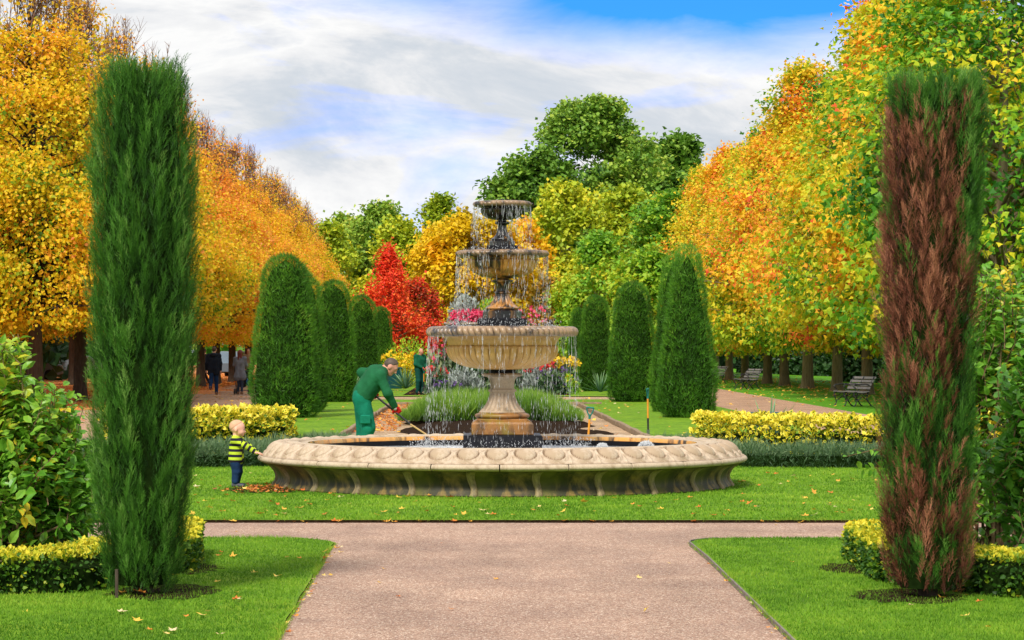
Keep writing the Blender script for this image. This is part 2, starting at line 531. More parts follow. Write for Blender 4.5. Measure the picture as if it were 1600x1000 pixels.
# grass blades on the nearer lawns
def blades(name, inside, x0, x1, y0, y1, n, hgt, wid, z, seed=0):
    r = np.random.default_rng(seed)
    x = r.uniform(x0, x1, n); y = y0 + (y1 - y0) * r.uniform(0, 1, n) ** 1.25
    k = inside(x, y)
    x, y = x[k], y[k]; n = len(x)
    a = r.uniform(0, 2 * PI, n)
    h = hgt * r.uniform(0.5, 1.25, n)
    w = wid * r.uniform(0.7, 1.3, n) * (0.7 + y / 25)
    dx, dy = np.cos(a) * w, np.sin(a) * w
    lx, ly = r.normal(0, 0.45, n) * h, r.normal(0, 0.45, n) * h
    V = np.empty((n, 3, 3))
    V[:, 0] = np.c_[x - dx, y - dy, np.full(n, z - 0.003)]
    V[:, 1] = np.c_[x + dx, y + dy, np.full(n, z - 0.003)]
    V[:, 2] = np.c_[x + lx, y + ly, z + h]
    t = np.clip(0.47 + 0.26 * fbm(np.c_[x, y * 0.6, x * 0], 0.9, 3) + 0.17 * fbm(np.c_[x, y, x * 0], 5, 4) + r.normal(0, 0.16, n), 0, 1)
    tt = np.c_[t - 0.25, t - 0.25, t + 0.05].clip(0, 1)
    F = np.arange(3 * n).reshape(-1, 3)
    return link(name, np_mesh(name, V, F, False, tt.ravel()), M_blade, kind='stuff')
inL = lambda x, y: (x < -1.42 - (y - 8) * 0.0105) & ~((x > -2.15) & (y > 21.7) & ((x + 2.15) ** 2 + (y - 21.7) ** 2 > 0.6 ** 2))
inR = lambda x, y: (x > 1.42 + (y - 8) * 0.0085) & ~((x < 2.06) & (y > 21.75) & ((x - 2.06) ** 2 + (y - 21.75) ** 2 > 0.55 ** 2))
blades('grass', inL, -5.0, -1.4, 13.9, 22.34, 95000, 0.020, 0.0026, LZ, 1)
blades('grass', inR, 1.4, 5.0, 13.9, 22.34, 95000, 0.020, 0.0026, LZ, 2)
inF = lambda x, y: (x ** 2 + (y - 31.3) ** 2 > 2.74 ** 2) & ((np.abs(x) < 3.2) & (y < 31.5) | (np.abs(x) >= 2.7))
blades('grass', inF, -6.6, 6.6, 24.72, 37.5, 120000, 0.024, 0.0040, LZ, 3)

# longer uncut tufts along the lawn edges
def fringe(name, pts, n, seed, z0=0.004):
    r = np.random.default_rng(seed)
    P = np.array(pts, float); seg = np.hypot(*(P[1:] - P[:-1]).T); cum = np.r_[0, np.cumsum(seg)]
    s = r.uniform(0, cum[-1], n); i = np.clip(np.searchsorted(cum, s) - 1, 0, len(seg) - 1); f = (s - cum[i]) / seg[i]
    q = P[i] + (P[i + 1] - P[i]) * f[:, None]; d = (P[i + 1] - P[i]) / seg[i][:, None]; nn = np.c_[-d[:, 1], d[:, 0]]
    patch = np.clip(0.5 + vnoise(np.c_[q, q[:, :1] * 0], 1.8, seed), 0.15, 1.3)
    q = q + nn * r.normal(0, 0.012, n)[:, None]
    h = 0.030 * r.uniform(0.5, 1.5, n) * patch; w = r.uniform(0.002, 0.0035, n)
    a = r.uniform(0, 2 * PI, n); V = np.empty((n, 3, 3))
    V[:, 0] = np.c_[q[:, 0] - np.cos(a) * w, q[:, 1] - np.sin(a) * w, np.full(n, LZ - 0.012)]
    V[:, 1] = np.c_[q[:, 0] + np.cos(a) * w, q[:, 1] + np.sin(a) * w, np.full(n, LZ - 0.012)]
    lean = r.normal(0, 0.02, (n, 2)) + nn * r.uniform(-0.02, 0.03, n)[:, None]
    V[:, 2] = np.c_[q + lean * patch[:, None], LZ + h - 0.01]
    t = np.clip(0.62 + r.normal(0, 0.22, n), 0, 1)
    link(name, np_mesh(name, V, np.arange(3 * n).reshape(-1, 3), False, np.repeat(t, 3)), M_blade, kind='stuff')
fringe('grass', [(-1.449, 12.5), (-1.545, 21.3)] + rounded(-2.15, 21.7, 0.62, 0, 90) + [(-5.0, 22.36)], 9000, 31)
fringe('grass', [(5.0, 22.36)] + rounded(2.06, 21.75, 0.56, 90, 180) + [(1.512, 20.2), (1.445, 12.5)], 9000, 32)
fringe('grass', [(6.0, 24.67), (-6.0, 24.73)], 9000, 33)
# ------------------------------------------------------------------ the fountain
FX, FY = 0.0, 31.3
def stone_mat(name, base, dark, stain, amount=0.5, algae=None, rough=0.6, vstretch=0.25, scale=3.0, spec=0.4, bstr=0.35, rust=None, algae_amt=0.5):
    m, nt, out = mat_new(name)
    g = noise_node(nt, 55, 5, 0.65)
    c = ramp_node(nt, g, [(0.25, tuple(v * 0.78 for v in base)), (0.75, tuple(min(1, v * 1.18) for v in base))])
    if rust is not None:
        r = noise_node(nt, scale * 1.3, 5, 0.6, (1, 1, vstretch * 1.6), dist=0.3)
        c = mixc(nt, ramp_node(nt, r, [(0.44, (0, 0, 0)), (0.62, (1, 1, 1))]), c, rust)
    s = noise_node(nt, scale, 6, 0.65, (1, 1, vstretch), dist=0.4)
    lo = 0.66 - 0.42 * amount
    c = mixc(nt, ramp_node(nt, s, [(lo, (0, 0, 0)), (lo + 0.13, (1, 1, 1))]), c, stain)
    if algae is not None:
        al = noise_node(nt, scale * 0.7, 5, 0.6, (1, 1, 0.6))
        c = mixc(nt, ramp_node(nt, al, [(0.66 - 0.3 * algae_amt, (0, 0, 0)), (0.80 - 0.3 * algae_amt, (0.85, 0.85, 0.85))]), c, algae)
    # grime and relief shade, both put into the colour of the carved recesses
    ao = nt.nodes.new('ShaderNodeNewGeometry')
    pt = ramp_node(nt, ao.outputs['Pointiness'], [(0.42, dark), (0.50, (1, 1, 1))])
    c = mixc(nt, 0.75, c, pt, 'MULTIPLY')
    b = noise_node(nt, 38, 6, 0.7)
    finish(nt, out, c, rough, bump=b, bstr=bstr, bdist=0.012, spec=spec)
    return m
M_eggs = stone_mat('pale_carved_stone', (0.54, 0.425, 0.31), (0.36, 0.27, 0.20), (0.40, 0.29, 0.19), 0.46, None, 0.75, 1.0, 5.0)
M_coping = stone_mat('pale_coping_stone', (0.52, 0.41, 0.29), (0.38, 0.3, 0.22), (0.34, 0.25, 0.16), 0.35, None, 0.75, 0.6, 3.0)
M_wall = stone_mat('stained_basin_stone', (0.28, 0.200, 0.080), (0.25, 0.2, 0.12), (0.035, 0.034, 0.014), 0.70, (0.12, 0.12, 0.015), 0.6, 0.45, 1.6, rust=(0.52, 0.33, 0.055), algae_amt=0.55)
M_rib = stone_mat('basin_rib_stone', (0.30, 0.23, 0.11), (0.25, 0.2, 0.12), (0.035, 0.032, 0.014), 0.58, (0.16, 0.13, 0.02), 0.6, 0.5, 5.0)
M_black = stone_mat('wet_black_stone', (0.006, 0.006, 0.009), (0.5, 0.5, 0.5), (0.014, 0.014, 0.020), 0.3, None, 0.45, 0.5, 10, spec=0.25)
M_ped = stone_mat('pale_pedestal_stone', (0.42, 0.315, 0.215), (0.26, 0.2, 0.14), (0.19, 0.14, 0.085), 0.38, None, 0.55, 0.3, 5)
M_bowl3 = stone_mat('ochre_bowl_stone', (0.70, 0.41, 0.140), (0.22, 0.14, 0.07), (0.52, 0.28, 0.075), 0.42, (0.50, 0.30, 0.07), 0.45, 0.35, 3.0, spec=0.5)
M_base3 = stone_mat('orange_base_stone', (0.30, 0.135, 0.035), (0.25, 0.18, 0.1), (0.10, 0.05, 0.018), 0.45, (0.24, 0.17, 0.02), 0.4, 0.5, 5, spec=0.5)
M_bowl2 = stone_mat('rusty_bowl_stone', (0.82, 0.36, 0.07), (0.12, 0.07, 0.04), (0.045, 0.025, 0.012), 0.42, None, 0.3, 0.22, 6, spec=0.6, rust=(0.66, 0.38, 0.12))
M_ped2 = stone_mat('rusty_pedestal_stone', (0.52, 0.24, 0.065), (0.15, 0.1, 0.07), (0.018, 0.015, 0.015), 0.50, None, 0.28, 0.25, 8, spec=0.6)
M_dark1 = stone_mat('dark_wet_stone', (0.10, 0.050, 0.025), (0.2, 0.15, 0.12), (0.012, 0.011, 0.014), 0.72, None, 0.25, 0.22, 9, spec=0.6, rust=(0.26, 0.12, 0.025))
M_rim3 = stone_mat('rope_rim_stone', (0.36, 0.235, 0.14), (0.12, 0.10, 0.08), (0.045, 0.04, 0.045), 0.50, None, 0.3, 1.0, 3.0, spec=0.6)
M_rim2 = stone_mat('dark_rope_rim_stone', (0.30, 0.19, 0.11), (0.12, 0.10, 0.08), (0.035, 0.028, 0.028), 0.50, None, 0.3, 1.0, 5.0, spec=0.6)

fountain = empty('fountain', (FX, FY, 0), label='tall three-bowl stone fountain standing in its round carved basin', cat='fountain')
def polar(k, n, off=0.0): return 2 * PI * (k + off) / n

# basin: 24 wall panels with raised S-shaped ribs on the joints, 24 coping stones, 54 carved eggs
NP = 24
wall_prof = [(2.780, 0.0), (2.795, 0.045), (2.775, 0.075), (2.752, 0.105), (2.742, 0.14), (2.746, 0.18), (2.765, 0.22), (2.800, 0.262), (2.848, 0.295), (2.895, 0.318)]
def arc_piece(prof_outer, inner_r, a0, a1, n, gap=0.0):
    mb = MB()
    V = []; F = []
    L = len(prof_outer)
    for k in range(n + 1):
        t = a0 + gap + (a1 - a0 - 2 * gap) * k / n
        e = 0.0
        if k in (0, n): e = -0.010
        for r, z in prof_outer:
            V.append(((r + e) * math.cos(t), (r + e) * math.sin(t), z))
        V.append((inner_r * math.cos(t), inner_r * math.sin(t), prof_outer[-1][1]))
        V.append((inner_r * math.cos(t), inner_r * math.sin(t), prof_outer[0][1]))
    M_ = L + 2
    for k in range(n):
        for j in range(M_):
            j2 = (j + 1) % M_
            F.append((k * M_ + j, (k + 1) * M_ + j, (k + 1) * M_ + j2, k * M_ + j2))
    F.append(tuple(range(M_))); F.append(tuple(range(n * M_, (n + 1) * M_))[::-1])
    mb.add(V, F)
    return mb
da = 2 * PI / NP
basin_dark = None
pan0 = arc_piece(wall_prof, 2.60, -da / 2, da / 2, 8, 0.0012)
rp = [(r + 0.018 + 0.012 * math.sin(PI * i / 9), z) for i, (r, z) in enumerate(wall_prof)]
def rib_mesh():
    V = []; F = []
    L = len(wall_prof)
    W = [-1.0, -0.75, -0.35, 0.35, 0.75, 1.0]
    D = [-0.004, 0.022, 0.030, 0.030, 0.022, -0.004]
    for j, (r, z) in enumerate(wall_prof):
        hw = 0.034 + 0.022 * (j / (L - 1)) ** 2 + 0.02 * (1 - j / (L - 1)) ** 3
        sh = 0.020 * math.sin(2 * PI * j / (L - 1))
        for w, d in zip(W, D):
            t = (w * hw + sh) / r
            V.append(((r + d) * math.cos(t), (r + d) * math.sin(t), z))
    n = len(W)
    for j in range(L - 1):
        for i in range(n - 1):
            a = j * n + i
            F.append((a, a + 1, a + n + 1, a + n))
    mb = MB(); mb.add(V, F); return mb
pan = rib = cop = egg = None
for k in range(NP):
    if pan is None:
        pan = o = pan0.build('wall_panel', M_wall, fountain, smooth=40)
    else:
        o = pan.copy(); COL.objects.link(o)
    o.rotation_euler = (0, 0, polar(k, NP, 0.0) + PI / 24 * 0)
    if rib is None:
        rib = o = rib_mesh().build('wall_rib', M_rib, fountain, smooth=60)
    else:
        o = rib.copy(); COL.objects.link(o)
    o.rotation_euler = (0, 0, polar(k, NP, 0.5))
    lip = [(2.80, 0.321), (2.90, 0.322), (2.948, 0.330), (2.975, 0.346), (2.982, 0.366), (2.970, 0.388), (2.945, 0.402)]
    if cop is None:
        cop = o = arc_piece(lip, 2.64, -da / 2, da / 2, 10, 0.0022).build('coping_stone', M_coping, fountain, smooth=50)
    else:
        o = cop.copy(); COL.objects.link(o)
    o.rotation_euler = (0, 0, polar(k, NP, 0.42))
# carved egg tile: surface from (2.945,.402) to (2.625,.555)
NE = 54
ta = 2 * PI / NE
def egg_tile():
    nu, nv = 30, 22
    V = []; F = []
    for j in range(nv + 1):
        v = j / nv
        for i in range(nu + 1):
            u = i / nu * 2 - 1
            # profile: gentle S slope
            r = 2.945 - 0.320 * v
            z = 0.404 + 0.150 * (math.sin(v * PI / 2) ** 1.1)
            # egg: ellipse centred u=0, v=.52 wider at the top
            ev = (v - 0.53) / 0.40
            eu = u / (0.88 + 0.10 * (v - 0.5))
            d = math.sqrt(ev * ev + eu * eu)
            h = 0.0
            if d < 0.82: h = 0.055 * math.sqrt(max(0, 1 - (d / 0.82) ** 2)) - 0.006
            elif d < 0.90: h = -0.022
            elif d < 1.10: h = 0.018 * math.cos((d - 1.0) / 0.10 * PI / 2) 
            else:
                # dart between the eggs and scalloped foot
                dd = abs(abs(u) - 1.0)
                h = 0.012 * math.exp(-(dd / 0.07) ** 2) * (0.4 + 0.6 * (1 - v)) - 0.003
            if v < 0.12: h -= 0.022 * (1 - v / 0.12) * (1 - 0.7 * math.cos(u * PI * 0.5) ** 2)
            if j in (0, nv): h = 0
            nr, nz = 0.42, 0.905
            t = u * ta / 2
            V.append(((r + nr * h) * math.cos(t), (r + nr * h) * math.sin(t), z + nz * h))
    n = nu + 1
    for j in range(nv):
        for i in range(nu):
            a = j * n + i
            F.append((a, a + 1, a + n + 1, a + n))
    mb = MB(); mb.add(V, F); return mb
for k in range(NE):
    if egg is None:
        egg = o = egg_tile().build('carved_egg', M_eggs, fountain, smooth=80)
    else:
        o = egg.copy(); COL.objects.link(o)
    o.rotation_euler = (0, 0, polar(k, NE, 0.22))
MB().lathe([(2.66, 0.40), (2.628, 0.5545), (2.615, 0.566), (2.50, 0.570), (2.485, 0.562), (2.475, 0.552), (2.40, 0.553), (2.372, 0.548)], 96).build('inner_ledge', M_coping, fountain, smooth=40)
MB().lathe([(2.368, 0.547), (2.359, 0.53), (2.357, 0.498)], 96).build('stained_inner_lip', M_bowl2, fountain, smooth=40)
MB().lathe([(2.36, 0.502), (2.365, 0.30), (2.3, 0.22), (0.0, 0.22)], 96).build('basin_lining', M_black, fountain, smooth=40)

def gadroon(n, amp, z_top, z_bot, twist=0.0, scal=0.03):
    def f(t, j, r, z):
        ph = n * t / 2
        lobe = abs(math.sin(ph)) ** 0.7
        top = z_top - scal * (1 - lobe)
        if z > top: return -0.2 * amp if z < z_top + 0.004 else 0.0
        fade = min(1.0, (z - z_bot) / (0.15 * (z_top - z_bot)) + 0.15) if z > z_bot else 0.15
        return amp * (lobe - 0.45) * max(0, fade)
    return f
def rope(n, amp, prof_n, tw=2.2):
    def f(t, j, r, z):
        v = j / (prof_n - 1)
        return amp * (abs(math.sin(n * t / 2 + tw * v)) ** 0.6 - 0.5) * math.sin(PI * v)
    return f
def dense(prof, m=4):
    out = []
    for (a, b), (c, d) in zip(prof[:-1], prof[1:]):
        for k in range(m):
            out.append((a + (c - a) * k / m, b + (d - b) * k / m))
    out.append(prof[-1])
    return out
def smoothp(pts, n=24):
    """catmull-rom through profile points"""
    P = [Vector((*p, 0)) for p in pts]
    P = [P[0]] + P + [P[-1]]
    out = []
    per = max(2, n // (len(pts) - 1))
    for i in range(1, len(P) - 2):
        for k in range(per):
            t = k / per
            a, b, c, d = P[i - 1], P[i], P[i + 1], P[i + 2]
            q = 0.5 * ((2 * b) + (c - a) * t + (2 * a - 5 * b + 4 * c - d) * t * t + (3 * b - a - 3 * c + d) * t ** 3)
            out.append((q.x, q.y))
    out.append((P[-2].x, P[-2].y))
    return out
def flutes(n, amp, z0, z1):
    def f(t, j, r, z):
        if z < z0 or z > z1: return 0.0
        e = min(1, (z - z0) / 0.02, (z1 - z) / 0.02)
        return -amp * e * (r / 0.2) * abs(math.sin(n * t / 2)) ** 1.6
    return f
def leafring(n, amp, za, zb):
    def f(t, j, r, z):
        return amp * (abs(math.sin(n * t / 2)) - 0.5) if za < z < zb else 0.0
    return f

# lowest tier
MB().box((-0.475, -0.475, 0.225), (0.475, 0.475, 0.645), bev=0.008).build('black_plinth', M_black, fountain)
b = MB().box((-0.375, -0.375, 0.648), (0.375, 0.375, 0.775), bev=0.006)
V = []
for z, s in ((0.775, 0.372), (0.80, 0.355), (0.824, 0.315), (0.84, 0.30)):
    V += [(-s, -s, z), (s, -s, z), (s, s, z), (-s, s, z)]
F = [(j * 4 + i, j * 4 + (i + 1) % 4, j * 4 + 4 + (i + 1) % 4, j * 4 + 4 + i) for j in range(3) for i in range(4)] + [(12, 13, 14, 15)]
b.add(V, F)
b.build('pedestal_block', M_base3, fountain, label='orange-stained square block under the fluted stem')
p = smoothp([(0.295, 0.838), (0.325, 0.852), (0.337, 0.872), (0.325, 0.892), (0.29, 0.905), (0.283, 0.915)], 20)
MB().lathe(p, 48).build('torus_moulding', M_base3, fountain, smooth=60)
p = dense(smoothp([(0.283, 0.916), (0.268, 0.935), (0.225, 0.98), (0.190, 1.035), (0.165, 1.09), (0.152, 1.145), (0.150, 1.160)], 24), 1)
MB().lathe(p, 160, disp=flutes(20, 0.016, 0.925, 1.155)).build('fluted_stem', M_ped, fountain, smooth=60)
p = [(0.150, 1.160), (0.166, 1.166), (0.170, 1.18), (0.164, 1.194), (0.150, 1.198), (0.146, 1.22), (0.150, 1.27), (0.164, 1.322), (0.186, 1.345)]
MB().lathe(smoothp(p, 40), 48).build('drum', M_ped, fountain, smooth=50)
p = [(0.186, 1.345), (0.222, 1.352), (0.246, 1.364), (0.248, 1.378), (0.225, 1.388), (0.175, 1.392)]
MB().lathe(smoothp(p, 20), 120, disp=leafring(30, 0.012, 1.35, 1.385)).build('capital', M_ped, fountain, smooth=50)
MB().lathe([(0.172, 1.388), (0.165, 1.40), (0.165, 1.44), (0.16, 1.445)], 40).build('neck', M_black, fountain, smooth=50)
p = smoothp([(0.10, 1.432), (0.20, 1.436), (0.365, 1.456), (0.50, 1.492), (0.60, 1.545), (0.650, 1.600), (0.668, 1.655), (0.672, 1.700), (0.660, 1.722), (0.655, 1.728)], 54) + \
    smoothp([(0.658, 1.733), (0.668, 1.76), (0.690, 1.81), (0.735, 1.838), (0.80, 1.845)], 12)
MB().lathe(p, 480, disp=gadroon(48, 0.024, 1.726, 1.44, scal=0.035)).build('lower_bowl', M_bowl3, fountain, smooth=60)
p = smoothp([(0.80, 1.843), (0.865, 1.838), (0.903, 1.858), (0.915, 1.895), (0.902, 1.935), (0.868, 1.958), (0.84, 1.962)], 18)
MB().lathe(p, 720, disp=rope(72, 0.036, len(p), 2.8)).build('lower_bowl_rim', M_rim3, fountain, smooth=60)
MB().lathe([(0.84, 1.962), (0.80, 1.955), (0.72, 1.90), (0.0, 1.88)], 64).build('lower_bowl_lining', M_black, fountain, smooth=60)
# middle tier
MB().box((-0.300, -0.300, 1.885), (0.300, 0.300, 2.060), bev=0.006).build('upper_plinth', M_black, fountain)
p = [(0.238, 2.060), (0.238, 2.145), (0.215, 2.160), (0.205, 2.166)]
MB().lathe(p, 8).build('octagonal_block', M_dark1, fountain)
p = smoothp([(0.195, 2.166), (0.208, 2.180), (0.206, 2.195), (0.182, 2.203), (0.178, 2.208)], 12)
MB().lathe(p, 40).build('torus_moulding', M_ped2, fountain, smooth=60)
p = smoothp([(0.178, 2.208), (0.160, 2.225), (0.130, 2.262), (0.108, 2.300), (0.094, 2.335), (0.088, 2.360)], 24)
MB().lathe(p, 144, disp=flutes(18, 0.016, 2.212, 2.356)).build('fluted_stem', M_ped2, fountain, smooth=60)
p = [(0.088, 2.360), (0.098, 2.368), (0.096, 2.382), (0.080, 2.392), (0.078, 2.43), (0.088, 2.475), (0.105, 2.495), (0.130, 2.502), (0.136, 2.520), (0.128, 2.532), (0.085, 2.538), (0.082, 2.550)]
MB().lathe(smoothp(p, 48), 48).build('drum', M_ped2, fountain, smooth=50)
p = smoothp([(0.06, 2.545), (0.14, 2.553), (0.275, 2.588), (0.36, 2.635), (0.405, 2.690), (0.420, 2.75), (0.415, 2.775)], 42) + \
    smoothp([(0.417, 2.780), (0.424, 2.80), (0.455, 2.814), (0.48, 2.816)], 8)
MB().lathe(p, 360, disp=gadroon(36, 0.020, 2.776, 2.552, scal=0.02)).build('middle_bowl', M_bowl2, fountain, smooth=60)
p = smoothp([(0.48, 2.815), (0.525, 2.812), (0.553, 2.828), (0.562, 2.850), (0.552, 2.872), (0.530, 2.886), (0.515, 2.888)], 14)
MB().lathe(p, 520, disp=rope(52, 0.024, len(p), 2.6)).build('middle_bowl_rim', M_rim2, fountain, smooth=60)
MB().lathe([(0.515, 2.888), (0.49, 2.882), (0.44, 2.855), (0.0, 2.845)], 64).build('middle_bowl_lining', M_black, fountain, smooth=60)
# top tier
MB().box((-0.188, -0.188, 2.848), (0.188, 0.188, 2.948), bev=0.005).build('top_plinth', M_black, fountain)
MB().lathe([(0.155, 2.948), (0.155, 3.000), (0.140, 3.012)], 8).build('octagonal_block', M_dark1, fountain)
p = smoothp([(0.13, 3.010), (0.137, 3.022), (0.132, 3.036), (0.112, 3.042), (0.106, 3.048), (0.085, 3.080), (0.064, 3.120), (0.054, 3.160), (0.052, 3.190), (0.060, 3.205), (0.084, 3.212), (0.090, 3.228), (0.082, 3.243), (0.056, 3.248), (0.054, 3.265)], 56)
MB().lathe(p, 96, disp=flutes(14, 0.014, 3.05, 3.165)).build('stem', M_dark1, fountain, smooth=60)
p = smoothp([(0.05, 3.262), (0.11, 3.270), (0.195, 3.298), (0.240, 3.335), (0.258, 3.375), (0.256, 3.398)], 36) + smoothp([(0.258, 3.402), (0.268, 3.416), (0.29, 3.426)], 6)
MB().lathe(p, 240, disp=gadroon(24, 0.018, 3.40, 3.266, scal=0.02)).build('top_bowl', M_dark1, fountain, smooth=60)
p = smoothp([(0.29, 3.425), (0.325, 3.424), (0.346, 3.438), (0.353, 3.456), (0.346, 3.476), (0.325, 3.488), (0.31, 3.490)], 14)
MB().lathe(p, 320, disp=rope(36, 0.018, len(p), 2.4)).build('top_bowl_rim', M_rim2, fountain, smooth=60)
MB().lathe([(0.31, 3.490), (0.29, 3.478), (0.0, 3.462)], 64).build('top_bowl_lining', M_black, fountain, smooth=60)
MB().lathe([(0.0, 3.53), (0.018, 3.52), (0.02, 3.46)], 12).build('spout', M_black, fountain)

# water: the pool, the filled bowls, falling strands, splashes
def water_mat(name, foam_r0, foam_r1, col=(0.03, 0.045, 0.06)):
    m, nt, out = mat_new(name)
    t = nt.nodes.new('ShaderNodeTexCoord')
    n1 = noise_node(nt, 26, 5, 0.6)
    n2 = noise_node(nt, 5, 4, 0.6)
    ln = nt.nodes.new('ShaderNodeVectorMath'); ln.operation = 'LENGTH'
    nt.links.new(t.outputs['Object'], ln.inputs[0])
    f = mathn(nt, 'ADD', ln.outputs['Value'], mathn(nt, 'MULTIPLY', mathn(nt, 'SUBTRACT', n2, 0.5), 0.9))
    foam = ramp_node(nt, f, [(0.0, (1, 1, 1)), (0.5, (0.9, 0.9, 0.9)), (1.0, (0.05, 0.05, 0.05))])
    mr = nt.nodes.new('ShaderNodeMapRange')
    mr.inputs['From Min'].default_value = foam_r0; mr.inputs['From Max'].default_value = foam_r1
    mr.inputs['To Min'].default_value = 1.0; mr.inputs['To Max'].default_value = 0.0
    nt.links.new(f, mr.inputs['Value'])
    fm = mathn(nt, 'MULTIPLY', mr.outputs[0], ramp_node(nt, n1, [(0.34, (0.1, 0.1, 0.1)), (0.55, (1, 1, 1))]))
    c = mixc(nt, fm, col, (0.78, 0.82, 0.86))
    rg = mathn(nt, 'ADD', mathn(nt, 'MULTIPLY', fm, 0.5), 0.06)
    finish(nt, out, c, rg, bump=n1, bstr=0.7, bdist=0.03, spec=0.6)
    return m
M_pool = water_mat('pool_water', 1.5, 2.5)
M_bowlw = water_mat('bowl_water', 1.2, 1.6)
rr = np.linspace(0, 2.362, 40); V = []; nA = 128
for r in rr:
    for k in range(nA):
        t = 2 * PI * k / nA
        V.append((r * math.cos(t), r * math.sin(t), 0))
V = np.array(V)
V[:, 2] = 0.010 * fbm(V, 6, 2) * (V[:, 0] ** 2 + V[:, 1] ** 2 < 2.2 ** 2)
F = np.array([(j * nA + k, j * nA + (k + 1) % nA, (j + 1) * nA + (k + 1) % nA, (j + 1) * nA + k) for j in range(39) for k in range(nA)])
link('pool_water', np_mesh('pool_water', V, F, True), M_pool, loc=(FX, FY, 0.435), kind='structure')
m, nt, out = mat_new('falling_water')
pr = finish(nt, out, (0.93, 0.95, 0.97), 0.12, spec=0.6, transl=0.25)
pr.inputs['Transmission Weight'].default_value = 0.4
M_drop = m
def drops(P, L, W, name, label, seed=0, lean=None):
    n = len(P)
    r = np.random.default_rng(seed)
    tv = np.array([(0, 0, -0.5), (1, 0, -0.1), (-0.5, 0.87, -0.1), (-0.5, -0.87, -0.1), (0, 0, 0.5)])
    tf = np.array([(0, 2, 1), (0, 3, 2), (0, 1, 3), (4, 1, 2), (4, 2, 3), (4, 3, 1)])
    a = r.uniform(0, 2 * PI, n)
    V = np.empty((n, 5, 3))
    for i in range(5):
        x, y, z = tv[i]
        V[:, i, 0] = P[:, 0] + W * (x * np.cos(a) - y * np.sin(a)) + (lean[:, 0] * z * L if lean is not None else 0)
        V[:, i, 1] = P[:, 1] + W * (x * np.sin(a) + y * np.cos(a)) + (lean[:, 1] * z * L if lean is not None else 0)
        V[:, i, 2] = P[:, 2] + L * z
    F = (tf[None] + 5 * np.arange(n)[:, None, None]).reshape(-1, 3)
    return link(name, np_mesh(name, V, F, True), M_drop, loc=(FX, FY, 0), kind='stuff', label=label)
def curtain(R, ztop, zbot, nstr, per, seed, spread=0.03):
    r = np.random.default_rng(seed)
    th = r.uniform(0, 2 * PI, nstr)
    strength = r.uniform(0.3, 1.0, nstr) ** 1.3
    Ps, Ls, Ws = [], [], []
    for k in range(nstr):
        m = int(per * strength[k] * r.uniform(0.6, 1.4)) + 2
        q = r.uniform(0, 1, m) ** 1.15
        z = ztop - (ztop - zbot) * q
        rad = R + 0.012 * np.sqrt(q) * (ztop - zbot) + r.normal(0, spread * (0.15 + 0.7 * q), m)
        t = th[k] + r.normal(0, 0.006 + 0.020 * q, m) / max(R, 0.3)
        Ps.append(np.c_[rad * np.cos(t), rad * np.sin(t), z])
        Ls.append(r.uniform(0.02, 0.13, m) * (1.35 - 0.7 * q))
        Ws.append(r.uniform(0.0008, 0.0024, m))
    return np.concatenate(Ps), np.concatenate(Ls), np.concatenate(Ws)
for (R, zt, zb, ns, per, sd, lab) in ((0.350, 3.43, 2.90, 95, 11, 1, 'thin white strands of water falling from the top bowl into the middle bowl'),
                             (0.556, 2.83, 1.99, 130, 18, 2, 'white strands of water falling from the middle bowl into the lower bowl'),
                             (0.905, 1.85, 0.45, 125, 27, 3, 'long curtain of white drops falling from the lower bowl into the basin')):
    P, L, W = curtain(R, zt, zb, ns, per, sd)
    drops(P, L, W, 'falling_water', lab, sd)
# splashes
r = np.random.default_rng(5)
def splash(R, z, n, h, seed, lab):
    r = np.random.default_rng(seed)
    t = r.uniform(0, 2 * PI, n); rad = R + r.normal(0, 0.07, n)
    P = np.c_[rad * np.cos(t), rad * np.sin(t), z + h * r.uniform(0, 1, n) ** 2.4]
    ln = np.c_[r.normal(0, 0.6, n), r.normal(0, 0.6, n)]
    drops(P, r.uniform(0.008, 0.035, n), r.uniform(0.002, 0.005, n), 'water_splashes', lab, seed, ln)
splash(0.37, 2.88, 300, 0.06, 7, 'fine spray leaping where the top strands hit the middle bowl')
splash(0.62, 1.955, 800, 0.10, 8, 'fine spray leaping where water hits the lower bowl around the black plinth')
splash(1.00, 0.44, 2200, 0.16, 9, 'white spray where the curtain of water meets the basin pool')
for x, y, s, lab in ((1.24, 0.35, 0.075, 'small white bubbling jet in the basin, the one nearer the plinth'), (1.77, 0.15, 0.11, 'small white bubbling jet in the basin, the wider one near the right rim')):
    r = np.random.default_rng(int(s * 1000)); n = 420
    t = r.uniform(0, 2 * PI, n); q = r.uniform(0, 1, n)
    P = np.c_[x + s * np.sqrt(q) * np.cos(t), y + s * np.sqrt(q) * np.sin(t), 0.44 + s * 1.0 * (1 - q) ** 0.5 + r.normal(0, 0.006, n)]
    drops(P, r.uniform(0.012, 0.04, n), r.uniform(0.003, 0.007, n), 'bubbling_water', lab, 3, np.c_[(P[:, 0] - x), (P[:, 1] - y)] * 6)
